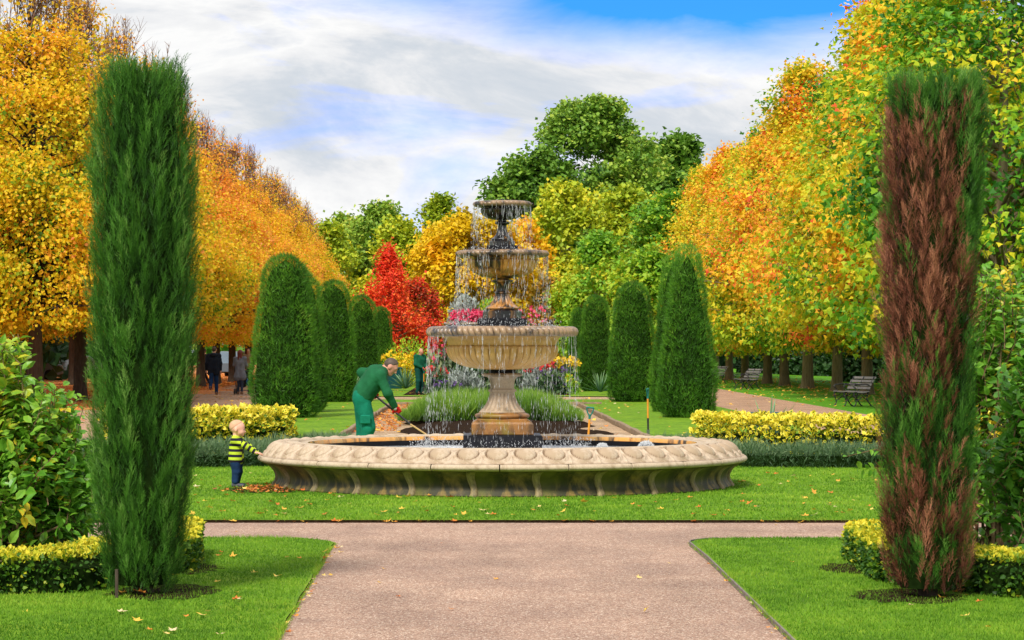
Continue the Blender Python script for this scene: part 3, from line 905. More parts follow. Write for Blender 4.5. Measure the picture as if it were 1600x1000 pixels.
# ------------------------------------------------------------------ foliage tools
def frames(A, N):
    A = A / np.linalg.norm(A, axis=1, keepdims=True)
    Xa = np.cross(A, N); l = np.linalg.norm(Xa, axis=1, keepdims=True)
    bad = l[:, 0] < 1e-4
    if bad.any():
        Xa[bad] = np.cross(A[bad], np.array([[0.3, 0.8, 0.52]])); l = np.linalg.norm(Xa, axis=1, keepdims=True)
    Xa /= l
    return Xa, A, np.cross(Xa, A)
def scatter(tv, tf, P, A, N, S, tint, tvt=None):
    """template verts (x=width,y=along A,z=normal) placed at P"""
    Xa, Y, Zn = frames(A, N)
    n, m = len(P), len(tv)
    S = np.broadcast_to(np.asarray(S), (n,))
    V = np.empty((n, m, 3)); T = np.empty((n, m))
    for i in range(m):
        V[:, i] = P + S[:, None] * (tv[i][0] * Xa + tv[i][1] * Y + tv[i][2] * Zn)
        T[:, i] = tint + (tvt[i] if tvt is not None else 0)
    Fs = [(np.asarray(f)[None] + m * np.arange(n)[:, None, None]).reshape(-1, np.asarray(f).shape[1]) for f in (tf if isinstance(tf, list) else [tf])]
    return V.reshape(-1, 3), Fs, T.ravel().clip(0, 1)
def join(parts):
    V, T, Fs, o = [], [], {}, 0
    for v, fs, t in parts:
        for f in fs:
            Fs.setdefault(f.shape[1], []).append(f + o)
        V.append(v); T.append(t); o += len(v)
    return np.concatenate(V), [np.concatenate(x) for x in Fs.values()], np.concatenate(T)
def unit(v): return v / np.maximum(1e-9, np.linalg.norm(v, axis=1, keepdims=True))
QUAD_LEAF = ([(0, 0, 0), (0.42, 0.5, 0.10), (0, 1, -0.05), (-0.42, 0.5, 0.10)], np.array([(0, 1, 2, 3)]))
MAPLE_LEAF = ([(0, 0, 0), (0.50, 0.20, 0.05), (0.24, 0.48, 0.0), (0.05, 1.0, -0.08), (-0.24, 0.50, 0.0), (-0.52, 0.26, 0.05)], np.array([(0, 1, 2, 3, 4, 5)]))
OVAL_LEAF = ([(0, 0, 0), (0.26, 0.30, 0.08), (0.24, 0.65, 0.06), (0, 1, -0.12), (-0.24, 0.65, 0.06), (-0.26, 0.30, 0.08), (0, 0.5, 0.0)],
             np.array([(0, 1, 6), (1, 2, 6), (2, 3, 6), (3, 4, 6), (4, 5, 6), (5, 0, 6)]))
SPRAY = ([(-0.05, 0, 0), (0.05, 0, 0), (0, 1.0, 0.10), (-0.03, 0.12, 0), (0.03, 0.22, 0), (0.42, 0.70, 0.06), (0.03, 0.12, 0), (-0.03, 0.22, 0), (-0.42, 0.68, 0.06), (-0.02, 0.4, 0.0), (0.02, 0.45, 0), (0.20, 0.98, 0.18)],
         np.array([(0, 1, 2), (3, 4, 5), (6, 7, 8), (9, 10, 11)]))

M_bark_dark = plain('dark_bark', (0.065, 0.047, 0.034), 0.9, var=0.5, scale=6, bstr=0.8, bdist=0.03, vec_scale=(3, 3, 0.6))
M_bark_grey = plain('grey_bark', (0.22, 0.175, 0.095), 0.9, var=0.45, scale=5, bstr=0.8, bdist=0.03, vec_scale=(3, 3, 0.5))
M_twig = plain('twig_bark', (0.22, 0.12, 0.085), 0.85, var=0.3, scale=10)
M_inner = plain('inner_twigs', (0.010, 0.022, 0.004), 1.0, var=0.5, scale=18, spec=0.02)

LIME = foliage('lime_leaves', [(0.0, (0.06, 0.20, 0.015)), (0.2, (0.25, 0.40, 0.018)), (0.32, (0.80, 0.66, 0.020)), (0.52, (0.97, 0.64, 0.030)), (0.72, (0.97, 0.44, 0.060)), (0.9, (0.95, 0.34, 0.12)), (1.0, (0.65, 0.20, 0.05))], 0.5)
MAPLE = foliage('maple_leaves', [(0.0, (0.045, 0.19, 0.018)), (0.22, (0.15, 0.40, 0.02)), (0.38, (0.45, 0.60, 0.025)), (0.54, (0.90, 0.70, 0.028)), (0.72, (0.95, 0.48, 0.03)), (0.87, (0.92, 0.24, 0.04)), (1.0, (0.80, 0.09, 0.04))], 0.42)
GREEN = foliage('green_leaves', [(0.0, (0.045, 0.125, 0.018)), (0.4, (0.15, 0.30, 0.03)), (0.75, (0.32, 0.47, 0.05)), (1.0, (0.56, 0.56, 0.08))], 0.25)
OLIVE = foliage('olive_leaves', [(0.0, (0.13, 0.24, 0.014)), (0.4, (0.40, 0.50, 0.022)), (0.75, (0.75, 0.66, 0.03)), (1.0, (0.90, 0.58, 0.03))], 0.3)
GOLD = foliage('golden_leaves', [(0.0, (0.16, 0.17, 0.010)), (0.3, (0.60, 0.45, 0.012)), (0.65, (0.94, 0.66, 0.015)), (1.0, (0.95, 0.46, 0.02))], 0.35)
RED = foliage('red_leaves', [(0.0, (0.16, 0.07, 0.02)), (0.3, (0.66, 0.06, 0.02)), (0.6, (0.92, 0.06, 0.025)), (1.0, (0.95, 0.24, 0.04))], 0.35)
BRONZE = foliage('bronze_leaves', [(0.0, (0.14, 0.14, 0.015)), (0.35, (0.45, 0.24, 0.02)), (0.7, (0.68, 0.30, 0.03)), (1.0, (0.55, 0.14, 0.035))], 0.3)
LGREEN = foliage('fresh_green_leaves', [(0.0, (0.06, 0.21, 0.018)), (0.4, (0.20, 0.44, 0.025)), (0.75, (0.48, 0.60, 0.035)), (1.0, (0.88, 0.62, 0.03))], 0.35)
DARKG = foliage('dark_hedge_leaves', [(0.0, (0.010, 0.028, 0.010)), (0.5, (0.030, 0.085, 0.020)), (1.0, (0.16, 0.30, 0.06))], 0.15)

def tree_meshes(seed, H, stem, rfun, nleaf, lsize, leaf, trunk_r, nlobe=70, lobe_r=(0.7, 1.2), nclump=380, clump_r=0.42, tint0=0.5, tint_h=0.0, tint_n=0.22, tint_r=0.10,
                top_bare=0.0, twigs=0, flat=0.7, shell=0.55, limb_rise=0.5, trunk_top=0.8, leanout=0.4, lowfill=0.0):
    r = np.random.default_rng(seed)
    CH = H - stem
    if not lowfill and leaf is QUAD_LEAF: nleaf = int(nleaf * 0.62); lsize *= 1.2
    elif not lowfill: nleaf = int(nleaf * 0.6); lsize *= 1.2
    # lobes on the crown envelope
    def env(t, th, s):
        base = rfun(t)
        w = 1 + 0.16 * np.sin(2 * th + seed + 3 * t) + 0.10 * np.sin(5 * th + 2 * seed + 7 * t)
        return base * w * s
    t = r.uniform(0, 1, nlobe) ** 0.9
    t = np.where(r.random(nlobe) < lowfill, r.uniform(0, 0.35, nlobe), t); th = r.uniform(0, 2 * PI, nlobe)
    s = shell + (0.88 - shell) * r.uniform(0, 1, nlobe) ** 0.5
    rad = env(t, th, s)
    LB = np.c_[rad * np.cos(th), rad * np.sin(th), stem + 0.25 + t * (CH - 0.5)]
    LR = r.uniform(lobe_r[0], lobe_r[1], nlobe) * np.clip(rfun(t) / np.max(rfun(np.linspace(0, 1, 20))) + 0.25, 0.35, 1)
    # clumps on lobe surfaces
    li = r.integers(0, nlobe, nclump)
    d = unit(r.normal(0, 1, (nclump, 3)) + 0.55 * unit(LB[li] - np.array([0, 0, stem + CH * 0.35])))
    C = LB[li] + d * LR[li][:, None] * r.uniform(0.45, 1.0, nclump)[:, None]
    C[:, 2] = np.maximum(C[:, 2], stem - 0.1 + 0.25 * r.random(nclump))
    ct = tint0 + tint_h * ((C[:, 2] - stem) / CH - 0.5) + tint_n * fbm(C + seed * 3.1, 0.42, seed) + r.normal(0, tint_r, nclump)
    th_ = np.clip((C[:, 2] - stem) / CH, 0, 1)
    wgt = np.where(th_ > 1 - top_bare, 0.10, 1.0) * r.uniform(0.5, 1.4, nclump) if top_bare > 0 else r.uniform(0.5, 1.4, nclump)
    if top_bare > 0:
        wgt = np.where((th_ > 1 - 1.7 * top_bare) & (th_ <= 1 - top_bare), wgt * 0.55, wgt)
    ci = r.choice(nclump, nleaf, p=wgt / wgt.sum())
    off = r.normal(0, 1, (nleaf, 3)) * np.array([clump_r, clump_r, clump_r * flat])
    P = C[ci] + off
    outw = unit(P - np.array([0, 0, stem + CH * 0.4]))
    A = unit(outw * leanout + r.normal(0, 0.7, (nleaf, 3)) + np.array([0, 0, -0.35]))
    N = unit(outw * 0.7 + np.array([0, 0, 0.75]) + r.normal(0, 0.55, (nleaf, 3)))
    S = lsize * r.uniform(0.65, 1.3, nleaf)
    tt = ct[ci] + r.normal(0, tint_r, nleaf)
    V, F, T = scatter(leaf[0], leaf[1], P, A, N, S, tt)
    crown = np_mesh('crown', V, F, False, T)
    # trunk, limbs to lobes, twigs
    mb = MB()
    zt = stem + CH * trunk_top
    tp = [(0, 0, -0.05), (0, 0, 0.15), (0.02, 0, 0.6), (0.03, 0.02, stem)]
    tr = [trunk_r * 1.55, trunk_r * 1.18, trunk_r, trunk_r * 0.85]
    x = y = 0.03
    for k in range(1, 7):
        u = k / 6
        x += r.normal(0, 0.06); y += r.normal(0, 0.06)
        tp.append((x, y, stem + (zt - stem) * u)); tr.append(trunk_r * 0.85 * (1 - u) ** 0.8 + 0.012)
    mb.tube(tp, tr, 10, cap=False)
    tpv = [Vector(p) for p in tp[3:]]
    for k in range(nlobe):
        L = Vector(LB[k])
        u = np.clip(((L.z - stem) / CH - limb_rise * (Vector((L.x, L.y)).length / CH)) / trunk_top, 0, 0.97)
        i = min(int(u * 6), 5); f = u * 6 - i
        st = tpv[i].lerp(tpv[i + 1], f)
        rr0 = trunk_r * 0.85 * (1 - u) ** 0.8 * 0.38 + 0.012
        mid = st.lerp(L, 0.5) + Vector((r.normal(0, 0.12), r.normal(0, 0.12), 0.12 + r.normal(0, 0.1)))
        mb.tube([st, mid, L], [rr0, rr0 * 0.6, 0.012], 4, cap=False)
        idx = np.where(li == k)[0][:3]
        for q in idx:
            c = Vector(C[q])
            mb.tube([mid.lerp(L, 0.6), L.lerp(c, 0.55) + Vector((0, 0, 0.05)), c], [rr0 * 0.4, 0.012, 0.005], 3, cap=False)
    trunk = (mb.V, mb.F)
    tw = None
    if twigs:
        mt = MB()
        for k in range(twigs):
            zz = stem + CH * r.uniform(0.55, 0.9)
            a = r.uniform(0, 2 * PI)
            rr_ = float(rfun(np.array([(zz - stem) / CH]))[0]) * r.uniform(0.1, 0.8)
            p = Vector((rr_ * math.cos(a), rr_ * math.sin(a), zz))
            top = Vector((p.x * 1.15 + r.normal(0, 0.25), p.y * 1.15 + r.normal(0, 0.25), min(H + 0.6, zz + r.uniform(1.2, 3.2) * (1 - 0.5 * rr_ / 3))))
            m1 = p.lerp(top, 0.5) + Vector((r.normal(0, 0.08), r.normal(0, 0.08), 0))
            mt.tube([p, m1, top], [0.022, 0.014, 0.004], 3, cap=False)
            for q in range(8):
                f = r.uniform(0.15, 0.9)
                s0 = p.lerp(m1, f * 2) if f < 0.5 else m1.lerp(top, f * 2 - 1)
                dl = (1 - f) * 1.0 + 0.25
                e = s0 + Vector((r.normal(0, 0.45), r.normal(0, 0.45), 0.75)).normalized() * dl
                mt.tube([s0, s0.lerp(e, 0.5) + Vector((r.normal(0, .03), r.normal(0, .03), 0)), e], [0.011, 0.007, 0.003], 3, cap=False)
        tw = (mt.V, mt.F)
    def mk(vf, nm):
        me = bpy.data.meshes.new(nm); me.from_pydata([tuple(v) for v in vf[0]], [], vf[1])
        me.polygons.foreach_set('use_smooth', [True] * len(me.polygons)); me.update(); return me
    return crown, mk(trunk, 'trunk'), (mk(tw, 'branches') if tw else None)
def place_tree(name, meshes, mats, loc, rz, sc, label, cat='tree', group=None, shift=0.0):
    e = empty(name, loc, rz, label, cat, group)
    if hasattr(sc, '__len__'): e.scale = sc
    else: e.scale = (sc, sc, sc)
    for nm, me, mt in zip(('crown', 'trunk', 'branches'), meshes, mats):
        if me is not None:
            o = link(nm, me, mt, e)
            if nm == 'crown': o['autumn'] = float(shift)
    return e
ORD = ['first', 'second', 'third', 'fourth', 'fifth', 'sixth', 'seventh', 'eighth', 'ninth', 'tenth', 'eleventh', 'twelfth', 'thirteenth', 'fourteenth', 'fifteenth', 'sixteenth', 'seventeenth', 'eighteenth']

# left avenue: limes, yellow and orange, bare twigs at the top
lime_r = lambda t: 4.0 * np.clip(np.interp(t, [0, 0.06, 0.2, 0.45, 0.65, 0.85, 1.0], [0.84, 0.98, 1.0, 0.72, 0.44, 0.22, 0.10]), 0, 2)
limes = [tree_meshes(20 + k, 14.2, 2.75, lime_r, 64000, 0.135, QUAD_LEAF, 0.24, nlobe=240, lowfill=0.35, lobe_r=(0.6, 1.0), nclump=1900, clump_r=0.33, tint0=0.50, tint_h=0.26, tint_n=0.17, tint_r=0.10, top_bare=0.24, twigs=55, shell=0.5) for k in range(3)]
row = [76 + 9 * k for k in range(15)]
for k, y in enumerate(row):
    far = k > 8
    place_tree('lime_tree', limes[k % 3], (LIME if k < 8 else BRONZE, M_bark_dark, M_twig), (-13.35 + random.uniform(-0.12, 0.12), y + random.uniform(-0.3, 0.3), 0), random.uniform(0, 6.28), random.uniform(0.96, 1.02) * (0.96 if k < 4 else 0.91),
               'yellow-orange lime tree, %s from the near end of the row beside the gravel walk' % ORD[k], group='lime trees along the leaf-strewn walk', shift=(-0.05, -0.02, 0.0, 0.04, 0.08, 0.10, 0.08, 0.11, 0.0, 0.05, 0.02, 0.08, -0.05, 0.0, 0.05)[k])
for k, y in enumerate([70, 80, 90, 101, 112, 124, 137]):
    place_tree('lime_tree', limes[(k + 1) % 3], (LIME, M_bark_dark, M_twig), (-20.0 + random.uniform(-0.4, 0.4), y + 3, 0), random.uniform(0, 6.28), random.uniform(0.98, 1.08),
               'orange lime tree, %s from the near end of the back row among the fallen leaves' % ORD[k], group='lime trees in the back row', shift=(-0.06, 0.08, 0.0, 0.1, 0.05, 0.1, 0)[k])

# right avenue: maples, green through yellow to red
maple_r = lambda t: 4.3 * np.clip(np.interp(t, [0, 0.08, 0.25, 0.45, 0.65, 0.82, 0.94, 1.0], [0.75, 0.95, 1.0, 0.86, 0.60, 0.36, 0.18, 0.05]), 0, 2)
maples = [tree_meshes(40 + k, 14.0, 2.15, maple_r, 42000, 0.178, MAPLE_LEAF, 0.25, nlobe=200, lowfill=0.3, lobe_r=(0.8, 1.4), nclump=1300, clump_r=0.36, tint0=(0.46, 0.56, 0.44)[k], tint_h=0.10, tint_n=0.40, tint_r=0.085, shell=0.5) for k in range(3)]
rowm = [73.5 + 8.6 * k for k in range(16)]
for k, y in enumerate(rowm):
    place_tree('maple_tree', maples[(2, 0, 1, 1, 0, 2)[k % 6]], (MAPLE, M_bark_grey, None), (14.85 + random.uniform(-0.12, 0.12), y + random.uniform(-0.3, 0.3), 0), random.uniform(0, 6.28), random.uniform(0.90, 1.06) * (1.08 if k < 3 else 1 if k < 7 else 0.94),
               'green, yellow and red maple, %s from the near end of the row behind the benches' % ORD[k], group='maples behind the benches', shift=(-0.16, -0.04, -0.04, 0.03, -0.03, 0.08, -0.01, 0.05, -0.04, 0.06, 0.0, 0.04, 0.0, 0.05, -0.05, -0.15)[k])
for k, y in enumerate([82, 96, 110, 126, 144]):
    place_tree('maple_tree', maples[(k + 2) % 3], (MAPLE, M_bark_grey, None), (23 + random.uniform(-0.5, 0.5), y, 0), random.uniform(0, 6.28), 1.05,
               'maple in the back row beyond the benches, %s from its near end' % ORD[k], group='maples in the back row', shift=(-0.2, -0.15, 0.0, 0.1, 0.0)[k])

# single trees closing the view
def single(name, seed, px, D, base_py_top, width, mat, label, leaf=QUAD_LEAF, n=26000, ls=0.3, bark=None, stem=1.5, prof=None, **kw):
    H = Z(base_py_top, D)
    R = width / 2
    prof = prof or ([0, 0.1, 0.35, 0.65, 0.85, 1.0], [0.6, 0.85, 1.0, 0.85, 0.55, 0.15])
    ms = tree_meshes(seed, H, stem, lambda t: R * np.interp(t, prof[0], prof[1]), n, ls, leaf, 0.02 * H, **kw)
    return place_tree(name, ms, (mat, bark or M_bark_grey, M_twig), (X(px, D), D, 0), 0, 1.0, label)
single('plane_tree', 60, 930, 250, 166, 15.5, GREEN, 'tall dark green plane tree rising over the avenue behind the fountain', n=90000, ls=0.36, nlobe=150, lobe_r=(1.0, 1.9), nclump=1700, clump_r=0.50, tint0=0.50, tint_n=0.3, stem=6, prof=([0, 0.3, 0.6, 0.78, 0.9, 1], [0.7, 0.9, 1.0, 0.86, 0.60, 0.25]), shell=0.1)
single('plane_tree', 61, 1052, 262, 226, 9.5, GREEN, 'smaller dark green plane tree next to the tallest one, nearer the maples', n=30000, ls=0.50, nlobe=34, lobe_r=(1.3, 2.2), nclump=500, clump_r=0.6, tint0=0.50, tint_n=0.28, stem=6, shell=0.2, prof=([0, 0.3, 0.6, 0.78, 0.9, 1], [0.7, 0.9, 1.0, 0.86, 0.60, 0.25]))
single('plane_tree', 66, 1012, 256, 250, 9.5, GREEN, 'dark green plane tree filling the gap between the tallest one and its smaller neighbour', n=26000, ls=0.50, nlobe=34, lobe_r=(1.3, 2.2), nclump=500, clump_r=0.6, tint0=0.46, tint_n=0.28, stem=6, shell=0.2, prof=([0, 0.3, 0.6, 0.78, 0.9, 1], [0.7, 0.9, 1.0, 0.86, 0.60, 0.25]))
single('plane_tree', 62, 835, 245, 235, 6.5, GREEN, 'low spreading dark green tree under the left edge of the tallest plane', n=20000, ls=0.40, nlobe=30, lobe_r=(1.2, 2.0), nclump=400, clump_r=0.55, tint0=0.44, stem=7, shell=0.2, prof=([0, 0.3, 0.6, 0.78, 0.9, 1], [0.7, 0.9, 1.0, 0.86, 0.60, 0.25]))
single('broadleaf_tree', 63, 890, 200, 298, 7.6, OLIVE, 'rounded olive-yellow tree behind the top bowl of the fountain', n=34000, ls=0.30, nlobe=60, lobe_r=(0.8, 1.4), nclump=700, clump_r=0.45, tint0=0.52, tint_n=0.26, shell=0.4, prof=([0, 0.1, 0.35, 0.7, 0.9, 1.0], [0.7, 0.95, 1.0, 0.95, 0.7, 0.3]))
single('broadleaf_tree', 64, 985, 185, 300, 6.6, OLIVE, 'tall yellow-green tree under the smaller plane', n=26000, ls=0.30, nlobe=50, lobe_r=(0.8, 1.4), nclump=600, clump_r=0.45, tint0=0.38, tint_n=0.22, shell=0.4)
single('broadleaf_tree', 65, 935, 155, 372, 4.8, LGREEN, 'light green tree turning yellow above the far right clipped columns', n=22000, ls=0.22, leaf=MAPLE_LEAF, nlobe=44, lobe_r=(0.6, 1.1), nclump=460, clump_r=0.36, tint0=0.58, tint_n=0.28, shell=0.4)
single('broadleaf_tree', 67, 1040, 170, 300, 5.8, LGREEN, 'fresh green tree leaning against the yellow maples', n=24000, ls=0.24, leaf=MAPLE_LEAF, nlobe=44, lobe_r=(0.7, 1.2), nclump=460, clump_r=0.4, tint0=0.36, tint_n=0.22, shell=0.4)
single('broadleaf_tree', 68, 1015, 135, 395, 4.0, LGREEN, 'small yellow-green tree between the clipped columns on the bench side', n=18000, ls=0.22, leaf=MAPLE_LEAF, nlobe=36, lobe_r=(0.6, 1.0), nclump=400, clump_r=0.35, tint0=0.55, tint_n=0.25, shell=0.4)
single('golden_tree', 69, 735, 165, 338, 8.4, GOLD, 'bright golden tree directly behind the fountain bowls', n=48000, ls=0.23, nlobe=90, lobe_r=(0.7, 1.2), nclump=900, clump_r=0.34, tint0=0.56, tint_n=0.30, shell=0.4, prof=([0, 0.1, 0.35, 0.65, 0.85, 1.0], [0.7, 0.95, 1.0, 0.9, 0.68, 0.3]))
single('golden_tree', 70, 815, 175, 345, 4.6, GOLD, 'smaller golden orange tree half hidden by the middle bowl', n=24000, ls=0.23, nlobe=50, lobe_r=(0.6, 1.1), nclump=500, clump_r=0.34, tint0=0.72, tint_n=0.25, shell=0.4)
single('red_maple', 71, 606, 140, 388, 5.6, RED, 'scarlet maple with pointed crown beyond the clipped columns', n=20000, ls=0.13, nlobe=150, lobe_r=(0.22, 0.42), nclump=800, clump_r=0.18, tint0=0.68, tint_n=0.40, tint_r=0.12, stem=0.5, shell=0.1, flat=1.7, prof=([0, 0.12, 0.35, 0.6, 0.8, 1.0], [0.9, 1.0, 0.85, 0.60, 0.32, 0.05]))
single('red_maple', 72, 655, 143, 440, 3.6, RED, 'dull red maple at the foot of the golden tree', n=14000, flat=1.5, ls=0.13, nlobe=80, lobe_r=(0.25, 0.45), nclump=500, clump_r=0.17, tint0=0.36, tint_n=0.30, tint_r=0.14, stem=0.4, shell=0.4)
single('broadleaf_tree', 73, 622, 195, 352, 6.2, OLIVE, 'olive green tree rising behind the scarlet maple', n=26000, ls=0.28, nlobe=50, lobe_r=(0.7, 1.3), nclump=500, clump_r=0.45, tint0=0.40, tint_n=0.22, shell=0.4)
single('broadleaf_tree', 74, 590, 230, 322, 5.6, GREEN, 'distant grey-green tree above the olive one', n=20000, ls=0.32, nlobe=34, lobe_r=(0.9, 1.5), nclump=360, clump_r=0.5, tint0=0.66, shell=0.4, stem=3)
single('broadleaf_tree', 75, 688, 205, 312, 5.0, OLIVE, 'thin airy tree with sparse leaves left of the top bowl', n=9000, ls=0.26, nlobe=44, lobe_r=(0.7, 1.2), nclump=300, clump_r=0.4, tint0=0.30, shell=0.4, stem=3)
single('broadleaf_tree', 76, 545, 240, 345, 6.0, GREEN, 'distant green tree at the end of the lime row', n=20000, ls=0.32, nlobe=34, lobe_r=(0.9, 1.5), nclump=360, clump_r=0.5, tint0=0.72, shell=0.4, stem=3)
single('broadleaf_tree', 90, 512, 225, 352, 6.0, OLIVE, 'olive tree showing over the far end of the lime row', n=18000, ls=0.3, nlobe=40, lobe_r=(0.8, 1.4), nclump=400, clump_r=0.5, tint0=0.42, shell=0.3, stem=2)
single('broadleaf_tree', 77, 655, 260, 375, 12, GREEN, 'broad green tree closing the gap between golden tree and limes', n=30000, ls=0.4, nlobe=50, lobe_r=(1.2, 2.0), nclump=500, clump_r=0.6, tint0=0.55, shell=0.3, stem=1)
single('broadleaf_tree', 78, 800, 255, 380, 14, OLIVE, 'broad yellow-green tree closing the vista behind the fountain', n=36000, ls=0.4, nlobe=60, lobe_r=(1.2, 2.0), nclump=600, clump_r=0.6, tint0=0.40, shell=0.3, stem=0.8)
single('bronze_tree', 79, 862, 160, 440, 3.4, BRONZE, 'low rusty brown tree beside the lower bowl', n=14000, ls=0.2, nlobe=34, lobe_r=(0.5, 0.9), nclump=300, clump_r=0.3, tint0=0.40, tint_n=0.3, shell=0.4, stem=0.5)

# far wood: masses that read as one
def wood(name, x0, x1, y0, y1, h, n, seed, mat, ls=0.5, tint0=0.45):
    r = np.random.default_rng(seed)
    x = r.uniform(x0, x1, n); y = r.uniform(y0, y1, n)
    top = h * (0.80 + 0.2 * vnoise(np.c_[x, y, y * 0], 0.12, seed) + 0.1 * vnoise(np.c_[x, y, y * 0], 0.4, seed + 1))
    z = top * (1 - r.uniform(0, 1, n) ** 1.6)
    P = np.c_[x, y, z]
    tt = tint0 + 0.25 * fbm(P, 0.3, seed) + r.normal(0, 0.1, n)
    V, F, T = scatter(QUAD_LEAF[0], QUAD_LEAF[1], P, unit(r.normal(0, 1, (n, 3))), unit(r.normal(0, 0.6, (n, 3)) + np.array([0, -0.5, 0.6])), ls * r.uniform(0.6, 1.4, n), tt)
    return link(name, np_mesh(name, V, F, False, T), mat, kind='stuff')
wood('dark_undergrowth', -60, -24, 120, 200, 6.5, 24000, 1, DARKG, 0.9).__setitem__('label', 'dark wood behind the trunks of the lime trees')
wood('dark_undergrowth', 14, 85, 250, 290, 8.5, 24000, 2, DARKG, 0.95).__setitem__('label', 'dark wood behind the trunks of the maples')
wood('dark_undergrowth', -12, 16, 270, 300, 8.0, 14000, 3, GREEN, 0.9).__setitem__('label', 'green wood closing the end of the avenue')
wood('dark_undergrowth', -300, 300, 380, 440, 14.0, 24000, 4, GREEN, 2.2).__setitem__('label', 'distant band of trees along the horizon')

# clipped hedges behind the maples
def revolve_shell(r, n, rf, H, seed, spread=0.02, depth=0.10, groove=0.0):
    """points on a surface of revolution (even in area), with outward normals"""
    zs = np.linspace(0, H, 200); rs = rf(zs / H)
    sl = np.hypot(np.gradient(rs, zs), 1)
    w = rs * sl + 0.02
    cdf = np.cumsum(w); cdf /= cdf[-1]
    z = np.interp(r.uniform(0, 1, n), cdf, zs)
    th = r.uniform(0, 2 * PI, n)
    R = rf(z / H)
    dz = (rf(np.clip(z / H + 0.01, 0, 1)) - rf(np.clip(z / H - 0.01, 0, 1))) / (0.02 * H)
    N = unit(np.c_[np.cos(th), np.sin(th), -dz])
    return th, z, R, N
def clipped_mesh(seed, H, rf, n, size, tint0=0.5):
    r = np.random.default_rng(seed)
    th, z, R, N = revolve_shell(r, n, rf, H, seed)
    P0 = np.c_[R * np.cos(th), R * np.sin(th), z]
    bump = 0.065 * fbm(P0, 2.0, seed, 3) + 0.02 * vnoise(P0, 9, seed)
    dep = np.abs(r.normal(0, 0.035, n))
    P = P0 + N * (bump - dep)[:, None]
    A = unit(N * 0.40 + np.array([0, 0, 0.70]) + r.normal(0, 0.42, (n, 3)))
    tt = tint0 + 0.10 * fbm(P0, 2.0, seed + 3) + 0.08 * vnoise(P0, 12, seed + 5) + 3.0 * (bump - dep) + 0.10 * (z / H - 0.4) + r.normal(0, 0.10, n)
    V, F, T = scatter(SPRAY[0], SPRAY[1], P, A, unit(N + r.normal(0, 0.55, (n, 3))), size * r.uniform(0.7, 1.4, n), tt + 0.06)
    return np_mesh('foliage', V, F, False, T)
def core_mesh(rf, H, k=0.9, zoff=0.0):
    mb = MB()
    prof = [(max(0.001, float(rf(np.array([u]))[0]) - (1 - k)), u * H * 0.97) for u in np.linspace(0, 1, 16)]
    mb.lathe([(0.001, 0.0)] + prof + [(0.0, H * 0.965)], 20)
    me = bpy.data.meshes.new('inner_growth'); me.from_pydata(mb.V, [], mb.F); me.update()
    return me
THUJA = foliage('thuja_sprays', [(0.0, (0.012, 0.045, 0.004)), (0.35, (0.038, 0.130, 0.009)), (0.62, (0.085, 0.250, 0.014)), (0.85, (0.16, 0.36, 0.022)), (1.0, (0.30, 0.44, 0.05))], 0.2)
def place_thuja(ms, x, y, rz, sc, label):
    e = empty('clipped_conifer', (x, y, 0.0), rz, label, 'clipped conifer', 'clipped conifer columns beside the avenue')
    e.scale = sc
    link('foliage', ms[0], THUJA, e); link('inner_growth', ms[1], M_inner, e)
wideprof = lambda u: np.interp(u, [0, 0.04, 0.2, 0.5, 0.75, 0.90, 0.965, 1.0], [0.62, 0.78, 0.86, 0.74, 0.62, 0.52, 0.34, 0.04])
narrprof = lambda u: np.interp(u, [0, 0.04, 0.2, 0.5, 0.75, 0.92, 0.98, 1.0], [0.55, 0.68, 0.72, 0.58, 0.42, 0.27, 0.15, 0.03])
tw_ = [(clipped_mesh(81 + k, 4.15, wideprof, 20000, 0.108), core_mesh(wideprof, 4.1, 0.91)) for k in range(2)]
tn_ = [(clipped_mesh(91 + k, 4.2, narrprof, 17000, 0.108), core_mesh(narrprof, 4.1, 0.91)) for k in range(1)]
TL = [(446, 63.5, 1.0, 4.12, 'large clipped conifer column nearest on the toddler side'), (467, 69, 0.93, 3.9, 'clipped conifer column half hidden behind the nearest one on the toddler side'),
      (520, 83.5, 0.93, 4.05, 'clipped conifer column with rounded top, directly left of the bending gardener'), (566, 106, 0.9, 4.05, 'clipped conifer column just above the bending gardener'),
      (596, 130, 0.8, 4.0, 'slim far clipped conifer beside the scarlet maple'), (610, 148, 0.75, 3.95, 'farthest clipped conifer on the gardener side, mostly hidden')]
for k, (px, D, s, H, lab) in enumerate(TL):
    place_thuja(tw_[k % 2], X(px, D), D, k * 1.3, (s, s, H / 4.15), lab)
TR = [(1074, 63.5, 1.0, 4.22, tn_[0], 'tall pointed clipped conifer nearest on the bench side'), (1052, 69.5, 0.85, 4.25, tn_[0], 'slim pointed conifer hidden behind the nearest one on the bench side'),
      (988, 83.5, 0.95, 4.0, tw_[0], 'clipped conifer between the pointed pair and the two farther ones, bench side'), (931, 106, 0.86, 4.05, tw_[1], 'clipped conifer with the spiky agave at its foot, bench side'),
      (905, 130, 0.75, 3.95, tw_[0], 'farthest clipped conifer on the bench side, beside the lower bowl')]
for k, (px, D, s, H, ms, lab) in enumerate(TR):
    place_thuja(ms, X(px, D), D, 0.7 + k * 1.1, (s, s, H / 4.15), lab)

